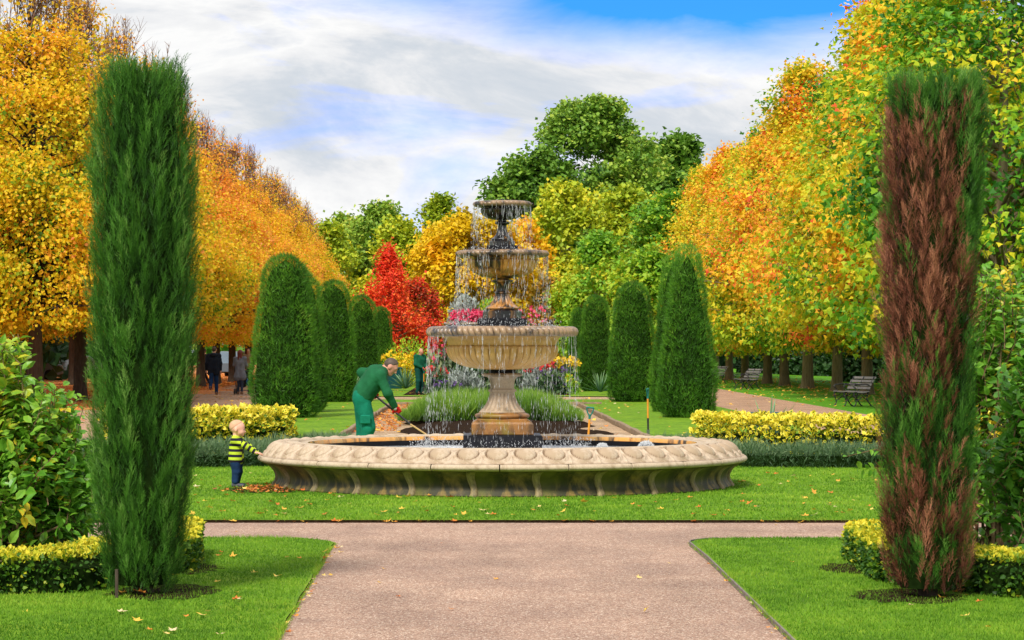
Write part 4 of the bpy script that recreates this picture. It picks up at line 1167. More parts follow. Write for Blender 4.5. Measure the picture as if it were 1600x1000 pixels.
# ------------------------------------------------------------------ hedges
def hedge(name, line, hw, H, n, size, leaf, mat, label, seed=0, tfun=None, rough=0.03, tvt=None, z0=0.0, round_=0.25, cat='hedge', upw=0.3, core=True, spike=0.0):
    """swept rounded box along a polyline"""
    r = np.random.default_rng(seed)
    L = np.array(smoothp([tuple(q) for q in line], 8 * (len(line) - 1)), float) if len(line) > 2 else np.array(line, float)
    seg = np.hypot(*(L[1:] - L[:-1]).T); cum = np.r_[0, np.cumsum(seg)]
    tot = cum[-1]
    def at(s):
        i = np.clip(np.searchsorted(cum, s, side='right') - 1, 0, len(seg) - 1)
        f = (s - cum[i]) / seg[i]
        p = L[i] + (L[i + 1] - L[i]) * f[:, None]
        dd = np.gradient(L, axis=0); dd = dd / np.hypot(dd[:, 0], dd[:, 1])[:, None]
        d = unit(dd[i] * (1 - f[:, None]) + dd[i + 1] * f[:, None])
        return p, d
    per = 2 * H + 2 * hw
    s = r.uniform(-hw, tot + hw, n)
    u = r.uniform(0, per, n)
    cs = np.clip(s, 0, tot)
    p, d = at(cs)
    nrm = np.c_[-d[:, 1], d[:, 0]]
    ext = s - cs
    # cross-section: u in [0,H] side A, [H,H+2hw] top, rest side B
    lat = np.where(u < H, -1.0, np.where(u < H + 2 * hw, (u - H) / hw - 1, 1.0))
    z = np.where(u < H, u, np.where(u < H + 2 * hw, H, per - u))
    endf = np.sqrt(np.clip(1 - (np.abs(ext) / hw) ** 2, 0, 1))
    latw = lat * hw * endf
    P = np.c_[p + nrm * latw[:, None] + d * ext[:, None], z]
    N3 = np.zeros((n, 3))
    top = (u >= H) & (u < H + 2 * hw)
    N3[:, :2] = nrm * (lat * endf)[:, None] + d * (ext / hw)[:, None]
    N3[top] = N3[top] * (np.abs(lat[top]) ** 4)[:, None]
    N3[top, 2] = 1.0
    N3 = unit(N3 + 1e-6)
    edge = np.clip((np.abs(lat) - 0.75) / 0.25, 0, 1) * top
    P[:, 2] -= edge ** 2 * round_ * 0.25 * H
    side_hi = (~top) * np.clip((z / H - 0.85) / 0.15, 0, 1)
    P -= N3 * (side_hi ** 2 * round_ * 0.2 * H)[:, None]
    b = rough * fbm(P, 2.5, seed + 1, 3) + rough * 0.5 * vnoise(P, 9, seed + 2)
    dep = np.abs(r.normal(0, rough * 1.2, n))
    P = P + N3 * (b - dep)[:, None]
    P[:, 2] = np.maximum(P[:, 2], 0.02)
    A = unit(N3 + r.normal(0, 0.6, (n, 3)) + np.array([0, 0, upw]))
    t = tfun(P, z / H, r, (b - dep) / rough)
    V, F, T = scatter(leaf[0], leaf[1], P, A, unit(N3 + r.normal(0, 0.5, (n, 3)) + np.array([0, 0, 0.3])), size * r.uniform(0.6, 1.35, n), t, tvt)
    e = empty(name, (0, 0, z0), label=label, cat=cat)
    link('foliage', np_mesh('foliage', V, F, False, T), mat, e)
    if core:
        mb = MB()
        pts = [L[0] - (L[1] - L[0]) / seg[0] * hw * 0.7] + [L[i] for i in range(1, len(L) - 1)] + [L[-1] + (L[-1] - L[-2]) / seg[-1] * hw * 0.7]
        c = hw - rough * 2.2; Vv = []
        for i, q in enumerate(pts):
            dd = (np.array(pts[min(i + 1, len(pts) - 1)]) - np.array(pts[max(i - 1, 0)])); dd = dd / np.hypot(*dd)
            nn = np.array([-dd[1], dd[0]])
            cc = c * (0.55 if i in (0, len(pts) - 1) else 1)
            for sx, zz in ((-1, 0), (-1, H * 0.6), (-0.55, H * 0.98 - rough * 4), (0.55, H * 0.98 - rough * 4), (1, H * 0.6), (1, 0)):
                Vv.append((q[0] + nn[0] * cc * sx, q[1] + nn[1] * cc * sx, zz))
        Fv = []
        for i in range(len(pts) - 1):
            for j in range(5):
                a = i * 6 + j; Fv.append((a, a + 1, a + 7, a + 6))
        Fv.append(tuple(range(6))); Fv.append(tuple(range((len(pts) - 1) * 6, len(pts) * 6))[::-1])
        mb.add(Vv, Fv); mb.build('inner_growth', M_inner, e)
    return e
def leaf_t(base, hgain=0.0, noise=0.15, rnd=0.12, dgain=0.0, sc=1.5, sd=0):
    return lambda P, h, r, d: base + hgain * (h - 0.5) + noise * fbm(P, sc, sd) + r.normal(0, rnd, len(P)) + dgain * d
EUON = foliage('variegated_leaves', [(0.0, (0.025, 0.075, 0.008)), (0.30, (0.060, 0.17, 0.012)), (0.45, (0.45, 0.46, 0.015)), (0.60, (0.90, 0.74, 0.030)), (1.0, (0.98, 0.85, 0.16))], 0.3)
EUON_T = [0.0, 0.30, 0.30, 0.20, 0.30, 0.30, -0.25]
OV_W = ([(0, 0, 0), (0.34, 0.28, 0.10), (0.30, 0.68, 0.06), (0, 1, -0.12), (-0.30, 0.68, 0.06), (-0.34, 0.28, 0.10), (0, 0.5, 0.0)], OVAL_LEAF[1])
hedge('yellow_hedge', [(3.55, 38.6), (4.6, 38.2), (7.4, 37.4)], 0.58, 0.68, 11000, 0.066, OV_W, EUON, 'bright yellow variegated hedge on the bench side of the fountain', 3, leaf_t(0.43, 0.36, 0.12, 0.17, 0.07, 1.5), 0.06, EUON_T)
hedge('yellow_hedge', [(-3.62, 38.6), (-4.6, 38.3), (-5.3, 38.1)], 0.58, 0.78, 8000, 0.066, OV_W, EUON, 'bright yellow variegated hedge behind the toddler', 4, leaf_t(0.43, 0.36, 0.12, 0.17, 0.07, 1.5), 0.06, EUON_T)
OV_H = (OV_W[0][:6], np.array([(0, 1, 2, 3, 4, 5)]))
GREY = foliage('grey_green_leaves', [(0.0, (0.010, 0.028, 0.012)), (0.4, (0.035, 0.085, 0.030)), (0.75, (0.085, 0.165, 0.065)), (1.0, (0.20, 0.29, 0.14))], 0.2)
THIN = ([(-0.05, 0, 0), (0.05, 0, 0), (0.0, 1.0, 0.05), (-0.03, 0.15, 0), (0.03, 0.22, 0), (0.30, 0.75, 0.1), (0.03, 0.15, 0), (-0.03, 0.22, 0), (-0.30, 0.72, -0.1)], np.array([(0, 1, 2), (3, 4, 5), (6, 7, 8)]))
hedge('low_shrub_border', [(2.85, 39.4), (3.0, 37.4), (3.7, 36.35), (7.4, 35.9)], 0.50, 0.32, 19000, 0.10, THIN, GREY, 'low grey-green shrub border in front of the yellow hedge on the bench side', 5, leaf_t(0.66, 0.35, 0.14, 0.15, 0.05), 0.085, None, upw=0.6)
hedge('low_shrub_border', [(-2.75, 39.6), (-2.95, 37.4), (-3.6, 36.45), (-5.5, 36.2)], 0.50, 0.32, 19000, 0.10, THIN, GREY, 'low grey-green shrub border behind the toddler', 6, leaf_t(0.66, 0.35, 0.14, 0.15, 0.05), 0.085, None, upw=0.6)
FEU = foliage('edging_hedge_leaves', [(0.0, (0.012, 0.045, 0.006)), (0.35, (0.040, 0.125, 0.010)), (0.58, (0.13, 0.25, 0.012)), (0.75, (0.50, 0.50, 0.020)), (1.0, (0.86, 0.72, 0.05))], 0.28)
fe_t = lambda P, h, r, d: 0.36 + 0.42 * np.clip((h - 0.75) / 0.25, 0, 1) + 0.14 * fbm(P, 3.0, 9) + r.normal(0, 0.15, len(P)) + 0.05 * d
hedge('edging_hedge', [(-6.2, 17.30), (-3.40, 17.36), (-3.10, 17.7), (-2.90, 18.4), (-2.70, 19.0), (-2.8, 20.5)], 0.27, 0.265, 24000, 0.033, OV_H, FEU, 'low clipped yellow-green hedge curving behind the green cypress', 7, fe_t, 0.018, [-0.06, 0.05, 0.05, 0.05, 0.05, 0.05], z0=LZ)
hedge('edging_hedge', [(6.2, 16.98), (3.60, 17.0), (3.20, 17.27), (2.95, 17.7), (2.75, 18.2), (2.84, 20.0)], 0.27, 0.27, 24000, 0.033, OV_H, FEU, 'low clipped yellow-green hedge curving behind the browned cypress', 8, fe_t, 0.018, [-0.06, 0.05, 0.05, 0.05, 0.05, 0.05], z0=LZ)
hd_t = leaf_t(0.35, 0.0, 0.15, 0.12, 0.05, 0.8)
for x0, y0, x1, y1, h, lab in ((22.0, 205, 27.0, 160, 2.3, 'dark clipped hedge beyond the maple trunks, farther of the two'), (21.5, 142, 26.5, 112, 2.1, 'dark clipped hedge beyond the maple trunks, nearer of the two')):
    hedge('dark_hedge', [(x0, y0), ((x0 + x1) / 2 - 0.5, (y0 + y1) / 2), (x1, y1)], 1.2, h, 12000, 0.30, QUAD_LEAF, DARKG, lab, 12, lambda P, h, r, d: 0.35 + 0.55 * (h > 0.97) + r.normal(0, 0.12, len(P)), 0.08)  # top leaves tinted paler: light on the hedge top put into the colour

# ------------------------------------------------------------------ the two tall cypresses
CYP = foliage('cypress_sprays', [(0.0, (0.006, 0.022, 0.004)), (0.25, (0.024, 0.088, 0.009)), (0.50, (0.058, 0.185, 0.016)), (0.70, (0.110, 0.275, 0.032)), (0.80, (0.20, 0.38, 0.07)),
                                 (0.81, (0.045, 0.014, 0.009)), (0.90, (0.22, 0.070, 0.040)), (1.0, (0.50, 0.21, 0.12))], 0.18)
FEATHER_V, FEATHER_F = [], []
def _tri(a, b, c):
    i = len(FEATHER_V); FEATHER_V.extend([a, b, c]); FEATHER_F.append((i, i + 1, i + 2))
_tri((-0.022, 0, 0), (0.022, 0, 0), (0, 1.0, 0.05))
for k in range(3):
    y = 0.10 + 0.22 * k; L = 0.40 - 0.06 * k
    for s in (-1, 1):
        _tri((0, y, 0), (0, y + 0.07, 0), (s * L * 0.42, y + L, 0.10 * (-1) ** k))
FEATHER_F = np.array(FEATHER_F)
def cypress(name, x, y, H, pf, n, seed, label, dead=None, skew=None):
    r = np.random.default_rng(seed)
    th, z, R, N = revolve_shell(r, n, pf, H, seed)
    # plumes: upright feathery shoots, each rooted inside and lifting off the face at its tip
    npl = n // 20
    sel = np.arange(npl)
    th, z, R, N = th[sel], z[sel] * 0.985, R[sel], N[sel]
    Q = np.c_[np.cos(th) * 1.6, np.sin(th) * 1.6, z * 0.42]
    g = vnoise(Q, 3.2, seed) + 0.7 * vnoise(Q, 6.5, seed + 1) + 0.5 * vnoise(np.c_[np.cos(th) * 9, np.sin(th) * 9, z * 2.0], 1.0, seed + 3)
    sx = skew(z / H) if skew else 0
    base = np.c_[R * np.cos(th) + sx, R * np.sin(th), z] + N * (0.045 * g - 0.055 - 0.02 * np.abs(r.normal(0, 1, npl)))[:, None]
    ax = unit(N * 0.11 + np.array([0, 0, 1.0]) + r.normal(0, 0.09, (npl, 3)))
    Lp = r.uniform(0.14, 0.32, npl) * np.clip((H * 1.01 - z) / 0.25, 0.35, 1)
    pt = 0.36 + 0.20 * g + r.normal(0, 0.11, npl)  # shade in the grooves put into the tint: plumes darker where set back
    pale = fbm(np.c_[np.cos(th) * 2, np.sin(th) * 2, z * 1.2], 2.4, seed + 7)
    pt = pt + np.where((pale > 0.55) & (r.random(npl) < 0.6), 0.16, 0) + np.where(r.random(npl) < 0.05, 0.15, 0)
    per = 20
    t = np.tile((np.arange(per) + 0.5) / per, npl)
    I = np.repeat(np.arange(npl), per)
    m_ = len(I)
    rd = r.normal(0, 1, (m_, 3)); rd -= ax[I] * np.sum(rd * ax[I], axis=1, keepdims=True); rd = unit(rd)
    P = base[I] + ax[I] * (Lp[I] * t)[:, None] + N[I] * (0.038 * t)[:, None] + rd * (0.026 * np.sin(np.clip(t + 0.15, 0, 1) * PI) * r.uniform(0.3, 1, m_))[:, None]
    A = unit(ax[I] * 1.0 + rd * (0.55 * (1 - 0.6 * t))[:, None] + N[I] * 0.12)
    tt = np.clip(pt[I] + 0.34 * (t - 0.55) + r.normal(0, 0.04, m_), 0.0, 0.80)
    if dead is not None:
        dm = dead(base[:, 0], base[:, 1], base[:, 2], th, r)
        dd = (r.random(npl) < dm)[I]
        tt = np.where(dd, np.clip(0.87 + (pt[I] - 0.36) * 0.25 + 0.11 * (t - 0.5) + r.normal(0, 0.025, m_), 0.812, 1.0), tt)
    S = r.uniform(0.05, 0.10, m_)
    V, F, T = scatter(FEATHER_V, FEATHER_F, P, A, unit(N[I] + r.normal(0, 0.45, (m_, 3))), S, tt)
    parts = [(V, F, T)]
    # leader shoots standing above the top
    m = 170
    a = r.uniform(0, 2 * PI, m); q = np.sqrt(r.uniform(0, 1, m)) * float(pf(np.array([0.9]))[0]) * 1.05
    lx = r.normal(0, 0.006, m); lz = r.uniform(-0.03, 0.03, m)
    sx1 = float(skew(np.array([0.97]))[0]) if skew else 0
    for j in range(4):
        hh = H * 0.95 + j * 0.055
        Pp = np.c_[q * np.cos(a) + sx1 + j * lx, q * np.sin(a), hh + lz]
        keep = np.arange(m) < (170, 75, 36, 14)[j]
        Pp = Pp[keep]
        if len(Pp):
            parts.append(scatter(FEATHER_V, FEATHER_F, Pp, unit(np.array([0, 0, 1.0]) + r.normal(0, 0.12, (len(Pp), 3))), unit(r.normal(0, 1, (len(Pp), 3))), r.uniform(0.09, 0.15, len(Pp)), 0.42 + r.normal(0, 0.06, len(Pp))))
    V, F, T = join(parts)
    e = empty(name, (x, y, LZ), label=label, cat='cypress')
    link('foliage', np_mesh('foliage', V, F, False, T), CYP, e)
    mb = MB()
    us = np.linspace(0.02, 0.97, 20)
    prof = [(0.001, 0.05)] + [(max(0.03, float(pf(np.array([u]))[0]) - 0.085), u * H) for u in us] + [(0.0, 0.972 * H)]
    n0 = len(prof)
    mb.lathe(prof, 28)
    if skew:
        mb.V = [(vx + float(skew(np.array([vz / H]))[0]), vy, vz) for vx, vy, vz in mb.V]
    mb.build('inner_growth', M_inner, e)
    t = MB()
    t.tube([(0.02, 0, -0.04), (0.0, 0, 0.25)], [0.055, 0.05], 8)
    for k in range(7):
        a = k * 0.9
        t.tube([(0.03 * math.cos(a), 0.03 * math.sin(a), 0.0), (0.12 * math.cos(a), 0.12 * math.sin(a), 0.3)], [0.025, 0.018], 6)
    t.build('trunk', M_bark_dark, e, smooth=True)
    return e
CLx, CLy = X(224, 17.1), 17.1
pl = lambda u: 0.465 * np.interp(u, [0, 0.03, 0.08, 0.18, 0.30, 0.45, 0.60, 0.75, 0.87, 0.95, 0.985, 1.0], [0.50, 0.56, 0.62, 0.67, 0.70, 0.71, 0.73, 0.74, 0.66, 0.58, 0.50, 0.22])
sl = lambda u: np.interp(u, [0, 0.2, 0.5, 1], [-0.02, 0.01, 0.0, 0.01])
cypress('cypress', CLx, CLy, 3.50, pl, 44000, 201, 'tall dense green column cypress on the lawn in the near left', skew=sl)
CRx, CRy = X(1449, 16.9), 16.9
pr_ = lambda u: 0.455 * np.interp(u, [0, 0.03, 0.08, 0.2, 0.40, 0.60, 0.80, 0.92, 0.97, 0.992, 1.0], [0.54, 0.60, 0.64, 0.65, 0.66, 0.67, 0.70, 0.69, 0.66, 0.58, 0.3])
sr = lambda u: np.interp(u, [0, 0.25, 0.6, 1], [0.0, -0.01, 0.02, 0.07])
def dead_r(x, y, z, th, r):
    n1 = fbm(np.c_[x, y, z * 0.7], 3.0, 55)
    xx = x - 0.02
    m = np.interp(z, [0, 0.35, 0.7, 1.2, 1.6, 2.0, 2.7, 2.95, 3.15], [0.80, 0.72, 0.45, 0.36, 0.66, 0.95, 0.97, 0.50, 0.0])
    side = np.clip((0.20 - xx + 0.07 * n1) / 0.08, 0, 1)
    low = np.clip((0.7 - z) / 0.3, 0, 1)
    return np.clip(m * np.maximum(side, low * 0.8) + 0.42 * n1 * (z < 3.0) * (m > 0.1), 0, 0.97)
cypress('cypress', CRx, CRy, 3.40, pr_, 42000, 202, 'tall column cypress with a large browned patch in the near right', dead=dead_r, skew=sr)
# bare soil rings under them
def soil_patch(name, x, y, rx, ry, label, seed):
    r = np.random.default_rng(seed); n = 40
    V = [(0, 0, 0.012)]
    for k in range(n):
        t = 2 * PI * k / n; w = 1 + 0.10 * r.normal()
        V.append((rx * w * math.cos(t), ry * w * math.sin(t), 0.0045))
    F = [(0, k + 1, (k + 1) % n + 1) for k in range(n)]
    mb = MB(); mb.add(V, F)
    return mb.build(name, M_soil, loc=(x, y, LZ), kind='structure')
soil_patch('soil_patch', CLx + 0.12, CLy + 0.15, 0.36, 0.55, '', 1)
soil_patch('soil_patch', CRx - 0.12, CRy + 0.05, 0.36, 0.50, '', 2)
soil_patch('soil_patch', -2.75, 30.1, 0.50, 0.75, '', 3)
for sx in (-1, 1):
    soil_patch('soil_patch', sx * 2.52, 19.1, 0.30, 0.5, '', 4 + sx)
sheet('shrub_bed_soil', [(-9, 17.9), (-3.3, 17.95), (-2.9, 19.0), (-2.8, 22.2), (-9, 22.2)], LZ + 0.006, M_soil)
sheet('shrub_bed_soil', [(9, 17.9), (3.3, 17.95), (2.9, 18.8), (2.8, 22.2), (9, 22.2)], LZ + 0.006, M_soil)
# ------------------------------------------------------------------ big leafy shrubs in the near corners
SHR = foliage('shrub_leaves', [(0.0, (0.012, 0.055, 0.012)), (0.35, (0.050, 0.180, 0.018)), (0.62, (0.120, 0.33, 0.025)), (0.80, (0.25, 0.47, 0.04)), (0.92, (0.50, 0.52, 0.03)), (1.0, (0.80, 0.55, 0.03))], 0.32, 0.4, 0.4)
M_stem = plain('shrub_stem', (0.16, 0.11, 0.05), 0.8, var=0.4, scale=12)
def shrub(label, loc, seed, blobs, nstem, ls, tint0, tnoise=0.12, yellow=0.05, extra=()):
    """blobs: (x,y,z,r) volumes relative to loc that the shoots fill"""
    r = np.random.default_rng(seed)
    B = np.array(blobs, float)
    parts = []; st = MB()
    w = B[:, 3] ** 2; w /= w.sum()
    for k in range(nstem + len(extra)):
        b = B[r.choice(len(B), p=w)]
        d = unit(r.normal(0, 1, (1, 3)) + np.array([[0, -0.35, 0.35]]))[0]
        tip = b[:3] + d * b[3] * r.uniform(0.55, 1.05)
        tip[2] = max(tip[2], 0.12)
        base = np.array([b[0] * 0.6 + r.normal(0, 0.10), b[1] * 0.6 + r.normal(0, 0.1), 0.0])
        L = r.uniform(0.32, 0.55)
        dirv = unit((tip - base)[None] * np.array([1, 1, 0.8]) + r.normal(0, 0.25, (1, 3)))[0]
        s0 = tip - dirv * L
        if k >= nstem:
            s0, tip = (np.array(q_, float) for q_ in extra[k - nstem]); dirv = unit((tip - s0)[None])[0]
        m = 11
        u = (np.arange(m) + 0.5) / m
        bend = r.normal(0, 0.05, 3)
        P = s0 + (tip - s0) * u[:, None] + bend * np.sin(u * PI)[:, None]
        sgn = np.where(np.arange(m) % 2 == 0, 1.0, -1.0)
        side = unit(np.cross(dirv, r.normal(0, 1, 3))[None])[0]
        A = unit(dirv * 0.55 + side * sgn[:, None] * 0.9 + r.normal(0, 0.25, (m, 3)) + np.array([0, 0, -0.08]))
        t = tint0 + tnoise * vnoise(P[:1] * 1.0 + seed, 1.3, seed)[0] + r.normal(0, 0.07, m) + 0.10 * (P[:, 2] / 1.8 - 0.5) + (0.28 if r.random() < yellow else 0)
        parts.append(scatter(OVAL_LEAF[0], OVAL_LEAF[1], P, A, unit(np.array([[0, -0.25, 1.0]]) + r.normal(0, 0.45, (m, 3))), ls * r.uniform(0.6, 1.25, m) * (1 - 0.3 * u), t, [0, .04, .04, 0, .04, .04, -.05]))
        if k % 2 == 0:
            st.tube([s0, (s0 + tip) / 2 + bend, tip], [0.006, 0.0045, 0.0025], 4, cap=False)
        if k % 14 == 0 and nstem > 20:
            st.tube([base, (base + s0) / 2 + r.normal(0, 0.05, 3), s0], [0.016, 0.012, 0.006], 5, cap=False)
    V, F, T = join(parts)
    e = empty('leafy_shrub', loc, 0, label, 'shrub')
    link('foliage', np_mesh('foliage', V, F, False, T), SHR, e)
    st.build('stem', M_stem, e)
    return e
shrub('dense bright green leafy shrub behind the low hedge in the near left corner', (-3.9, 19.0, LZ), 301,
      [(0.0, 0.1, 1.45, 0.36), (0.25, 0.1, 1.12, 0.36), (0.5, 0.1, 0.8, 0.35), (0.10, 0.0, 0.55, 0.48), (0.28, 0.1, 0.95, 0.36), (-0.15, 0.15, 1.10, 0.42), (-0.50, 0, 0.7, 0.6), (-0.45, 0.2, 1.35, 0.42), (-0.8, 0.2, 1.5, 0.4), (-0.95, 0, 0.9, 0.6), (0.42, 0.25, 0.45, 0.35)], 1000, 0.12, 0.69, 0.14, 0.05)
shrub('leafy shrub with yellowing tips standing farther back in the near left corner', (-3.95, 20.3, LZ), 302,
      [(0.05, 0.0, 0.6, 0.55), (0.25, 0.1, 1.15, 0.28), (-0.3, 0.15, 1.25, 0.35), (-0.8, 0.2, 1.2, 0.5)], 320, 0.10, 0.64, 0.12, 0.16)
shrub('tall leafy shrub with dark lower leaves in the near right corner', (4.05, 19.0, LZ), 303,
      [(-0.28, 0.0, 0.75, 0.38), (-0.15, 0.1, 1.30, 0.42), (0.25, 0.0, 1.0, 0.55), (0.1, 0.1, 1.75, 0.42), (0.6, 0.1, 1.6, 0.5), (0.6, 0.0, 0.7, 0.55), (0.35, 0.1, 2.1, 0.35)], 1050, 0.125, 0.55, 0.20, 0.07)
shrub('light green shrub with a few yellow leaves behind the browned cypress', (3.62, 20.6, LZ), 304,
      [(-0.10, 0.0, 0.8, 0.42), (-0.05, 0.1, 1.45, 0.40), (0.25, 0.1, 2.0, 0.40), (0.5, 0, 1.2, 0.5)], 480, 0.10, 0.62, 0.12, 0.16,
      extra=[((-0.55, -0.2, 0.75), (-1.02, -0.2, 0.78)), ((-0.6, -0.2, 0.72), (-0.92, -0.25, 0.70)), ((-0.1, 0, 0.6), (-0.6, -0.2, 0.74))])

# ------------------------------------------------------------------ planting in the beds
LAV = foliage('lavender_stems', [(0.0, (0.03, 0.08, 0.012)), (0.4, (0.12, 0.26, 0.025)), (0.75, (0.28, 0.44, 0.05)), (0.92, (0.50, 0.60, 0.18)), (1.0, (0.85, 0.87, 0.72))], 0.28)
def grassy_row(name, x0, x1, y0, y1, h, n, seed, mat, label, tint0=0.5, stemw=0.05, tall=1.0, mound=True):
    r = np.random.default_rng(seed)
    x = r.uniform(x0, x1, n); y = r.uniform(y0, y1, n)
    hh = h * (0.86 + 0.16 * fbm(np.c_[x, y, x * 0], 1.6, seed)) * r.uniform(0.55, 1.08, n)
    ex = np.clip(1 - (np.abs(x - (x0 + x1) / 2) / ((x1 - x0) / 2)) ** 6, 0.45, 1)
    hh *= ex
    P = np.c_[x, y, 0.10 + 0.15 * hh * r.random(n)]
    A = unit(np.c_[r.normal(0, 0.30, n), r.normal(0, 0.30, n) - 0.12 * (y < y0 + 0.6), np.ones(n)])
    tv = [(-0.022, 0, 0), (0.022, 0, 0), (0.016, 1, 0.12), (0.02, 0.35, 0), (0.02, 0.5, 0), (0.13, 0.85, 0.05), (-0.02, 0.25, 0), (-0.02, 0.4, 0), (-0.14, 0.75, 0.05)]
    tf = np.array([(0, 1, 2), (3, 4, 5), (6, 7, 8)])
    tint = tint0 + 0.15 * fbm(P, 1.1, seed) + r.normal(0, 0.13, n)
    fl = np.where(r.random(n) < 0.12, 0.4, 0.1)
    V, F, T = scatter(tv, tf, P, A, unit(r.normal(0, 1, (n, 3))), hh, tint)
    T = T.reshape(n, 9); T[:, [0, 1]] -= 0.3; T[:, 2] += fl; T = T.ravel().clip(0, 1)
    return link(name, np_mesh(name, V, F, False, T), mat, kind='stuff', label=label)
grassy_row('lavender', -2.05, 2.12, 57, 60.5, 0.68, 11000, 401, LAV, 'loose green lavender row with pale flower tips across the front of the bed')
grassy_row('lavender', -1.90, 2.10, 61, 66, 0.64, 8000, 402, LAV, 'second block of lavender behind the front row')
grassy_row('lavender', -1.95, 2.15, 68, 77, 0.60, 8000, 403, LAV, 'far block of lavender before the cross path', 0.42)

BORD = foliage('border_leaves', [(0.0, (0.015, 0.045, 0.02)), (0.5, (0.06, 0.14, 0.05)), (1.0, (0.30, 0.36, 0.18))], 0.25)
M_redfl = foliage('red_petals', [(0.0, (0.45, 0.015, 0.02)), (1.0, (0.90, 0.06, 0.06))], 0.3)
M_pinkfl = foliage('pink_petals', [(0.0, (0.70, 0.03, 0.12)), (1.0, (0.92, 0.12, 0.25))], 0.3)
M_yelfl = foliage('yellow_petals', [(0.0, (0.75, 0.45, 0.01)), (1.0, (0.95, 0.75, 0.03))], 0.3)
M_silver = foliage('silver_leaves', [(0.0, (0.12, 0.16, 0.13)), (1.0, (0.50, 0.56, 0.52))], 0.2)
M_purple = foliage('purple_petals', [(0.0, (0.05, 0.02, 0.12)), (1.0, (0.20, 0.10, 0.40))], 0.2)
def clump(name, x, y, z, rx, ry, h, n, ls, mat, label, cat, seed, flowers=None, leaf=OVAL_LEAF, upw=0.9, tint0=0.5):
    r = np.random.default_rng(seed)
    u = unit(r.normal(0, 1, (n, 3))); q = r.uniform(0.3, 1, n) ** 0.5
    P = np.c_[u[:, 0] * q * rx, u[:, 1] * q * ry, np.abs(u[:, 2]) * q * h]
    A = unit(u * 0.6 + np.array([0, 0, upw]) + r.normal(0, 0.4, (n, 3)))
    V, F, T = scatter(leaf[0], leaf[1], P, A, unit(u + r.normal(0, 0.6, (n, 3))), ls * r.uniform(0.6, 1.3, n), tint0 + r.normal(0, 0.2, n) + 0.3 * (P[:, 2] / h - 0.5))
    e = empty(name, (x, y, z), label=label, cat=cat)
    link('foliage', np_mesh('foliage', V, F, False, T), mat, e)
    if flowers:
        fm, fn, fs, zlo = flowers
        u = unit(r.normal(0, 1, (fn, 3))); 
        Pf = np.c_[u[:, 0] * rx * 0.9, u[:, 1] * ry * 0.9, h * r.uniform(zlo, 1.12, fn)]
        # each bloom: 6 petals
        Pp = np.repeat(Pf, 6, axis=0) + r.normal(0, fs * 0.25, (fn * 6, 3))
        V, F, T = scatter(QUAD_LEAF[0], QUAD_LEAF[1], Pp, unit(r.normal(0, 1, (fn * 6, 3))), unit(r.normal(0, 1, (fn * 6, 3)) + np.array([0, -.5, .5])), fs * r.uniform(0.7, 1.2, fn * 6), r.uniform(0, 1, fn * 6))
        link('blossom', np_mesh('blossom', V, F, False, T), fm, e)
    return e
# back bed round the planted stone urn
sheet('back_bed_soil', [(-3.0, 96), (3.3, 96), (3.3, 126), (-3.0, 126)], LZ + 0.006, M_soil)
k = 0
for (px, D, w, h, n, ls, mat, fl, lab) in (
    (684, 97, 0.42, 0.95, 420, 0.22, BORD, (M_redfl, 16, 0.13, 0.75), 'clump of red cannas right beside the second gardener'),
    (700, 104, 0.7, 1.75, 500, 0.25, BORD, (M_pinkfl, 22, 0.12, 0.6), 'tall clump of pink-red cannas seen through the falling water'),
    (724, 99, 0.8, 1.0, 500, 0.20, M_silver, None, 'silver-leaved clump left of the fountain stem'),
    (700, 95.5, 0.6, 0.5, 500, 0.13, BORD, (M_purple, 40, 0.08, 0.5), 'low purple flowers in front of the red cannas'),
    (752, 101, 0.8, 1.3, 500, 0.22, BORD, None, 'dark leafy clump directly behind the fountain stem'),
    (842, 98, 0.65, 1.15, 480, 0.20, M_silver, (M_redfl, 20, 0.15, 0.85), 'grey-leaved clump with red blooms under the right side of the lower bowl'),
    (862, 97, 0.6, 0.95, 460, 0.17, BORD, (M_purple, 30, 0.08, 0.3), 'leafy clump with dull purple flowers right of the red blooms'),
    (878, 104, 0.75, 1.25, 480, 0.17, BORD, (M_yelfl, 60, 0.13, 0.85), 'clump topped with yellow flowers under the rim of the lower bowl'),
    (885, 99, 0.5, 0.75, 400, 0.15, LGREEN, None, 'pale green mound at the right end of the flower bed'),
    (815, 102, 0.8, 1.0, 480, 0.2, BORD, (M_redfl, 10, 0.1, 0.8), 'dark clump with small red flowers behind the fountain stem, right side'),
    (622, 120, 0.9, 1.4, 1000, 0.13, OLIVE, (M_yelfl, 70, 0.16, 0.5), 'yellow-flowering shrub between the clipped columns and the second gardener'),
    (640, 124, 1.6, 2.4, 1500, 0.15, LGREEN, None, 'pale green feathery shrub behind the second gardener'),
    (905, 118, 0.5, 1.1, 300, 0.2, LGREEN, None, 'light green plant beside the farthest conifer'),
):
    k += 1
    clump('flower_clump', X(px, D), D, LZ, w, w * 0.8, h, n, ls, mat, lab, 'plant', 500 + k, fl)
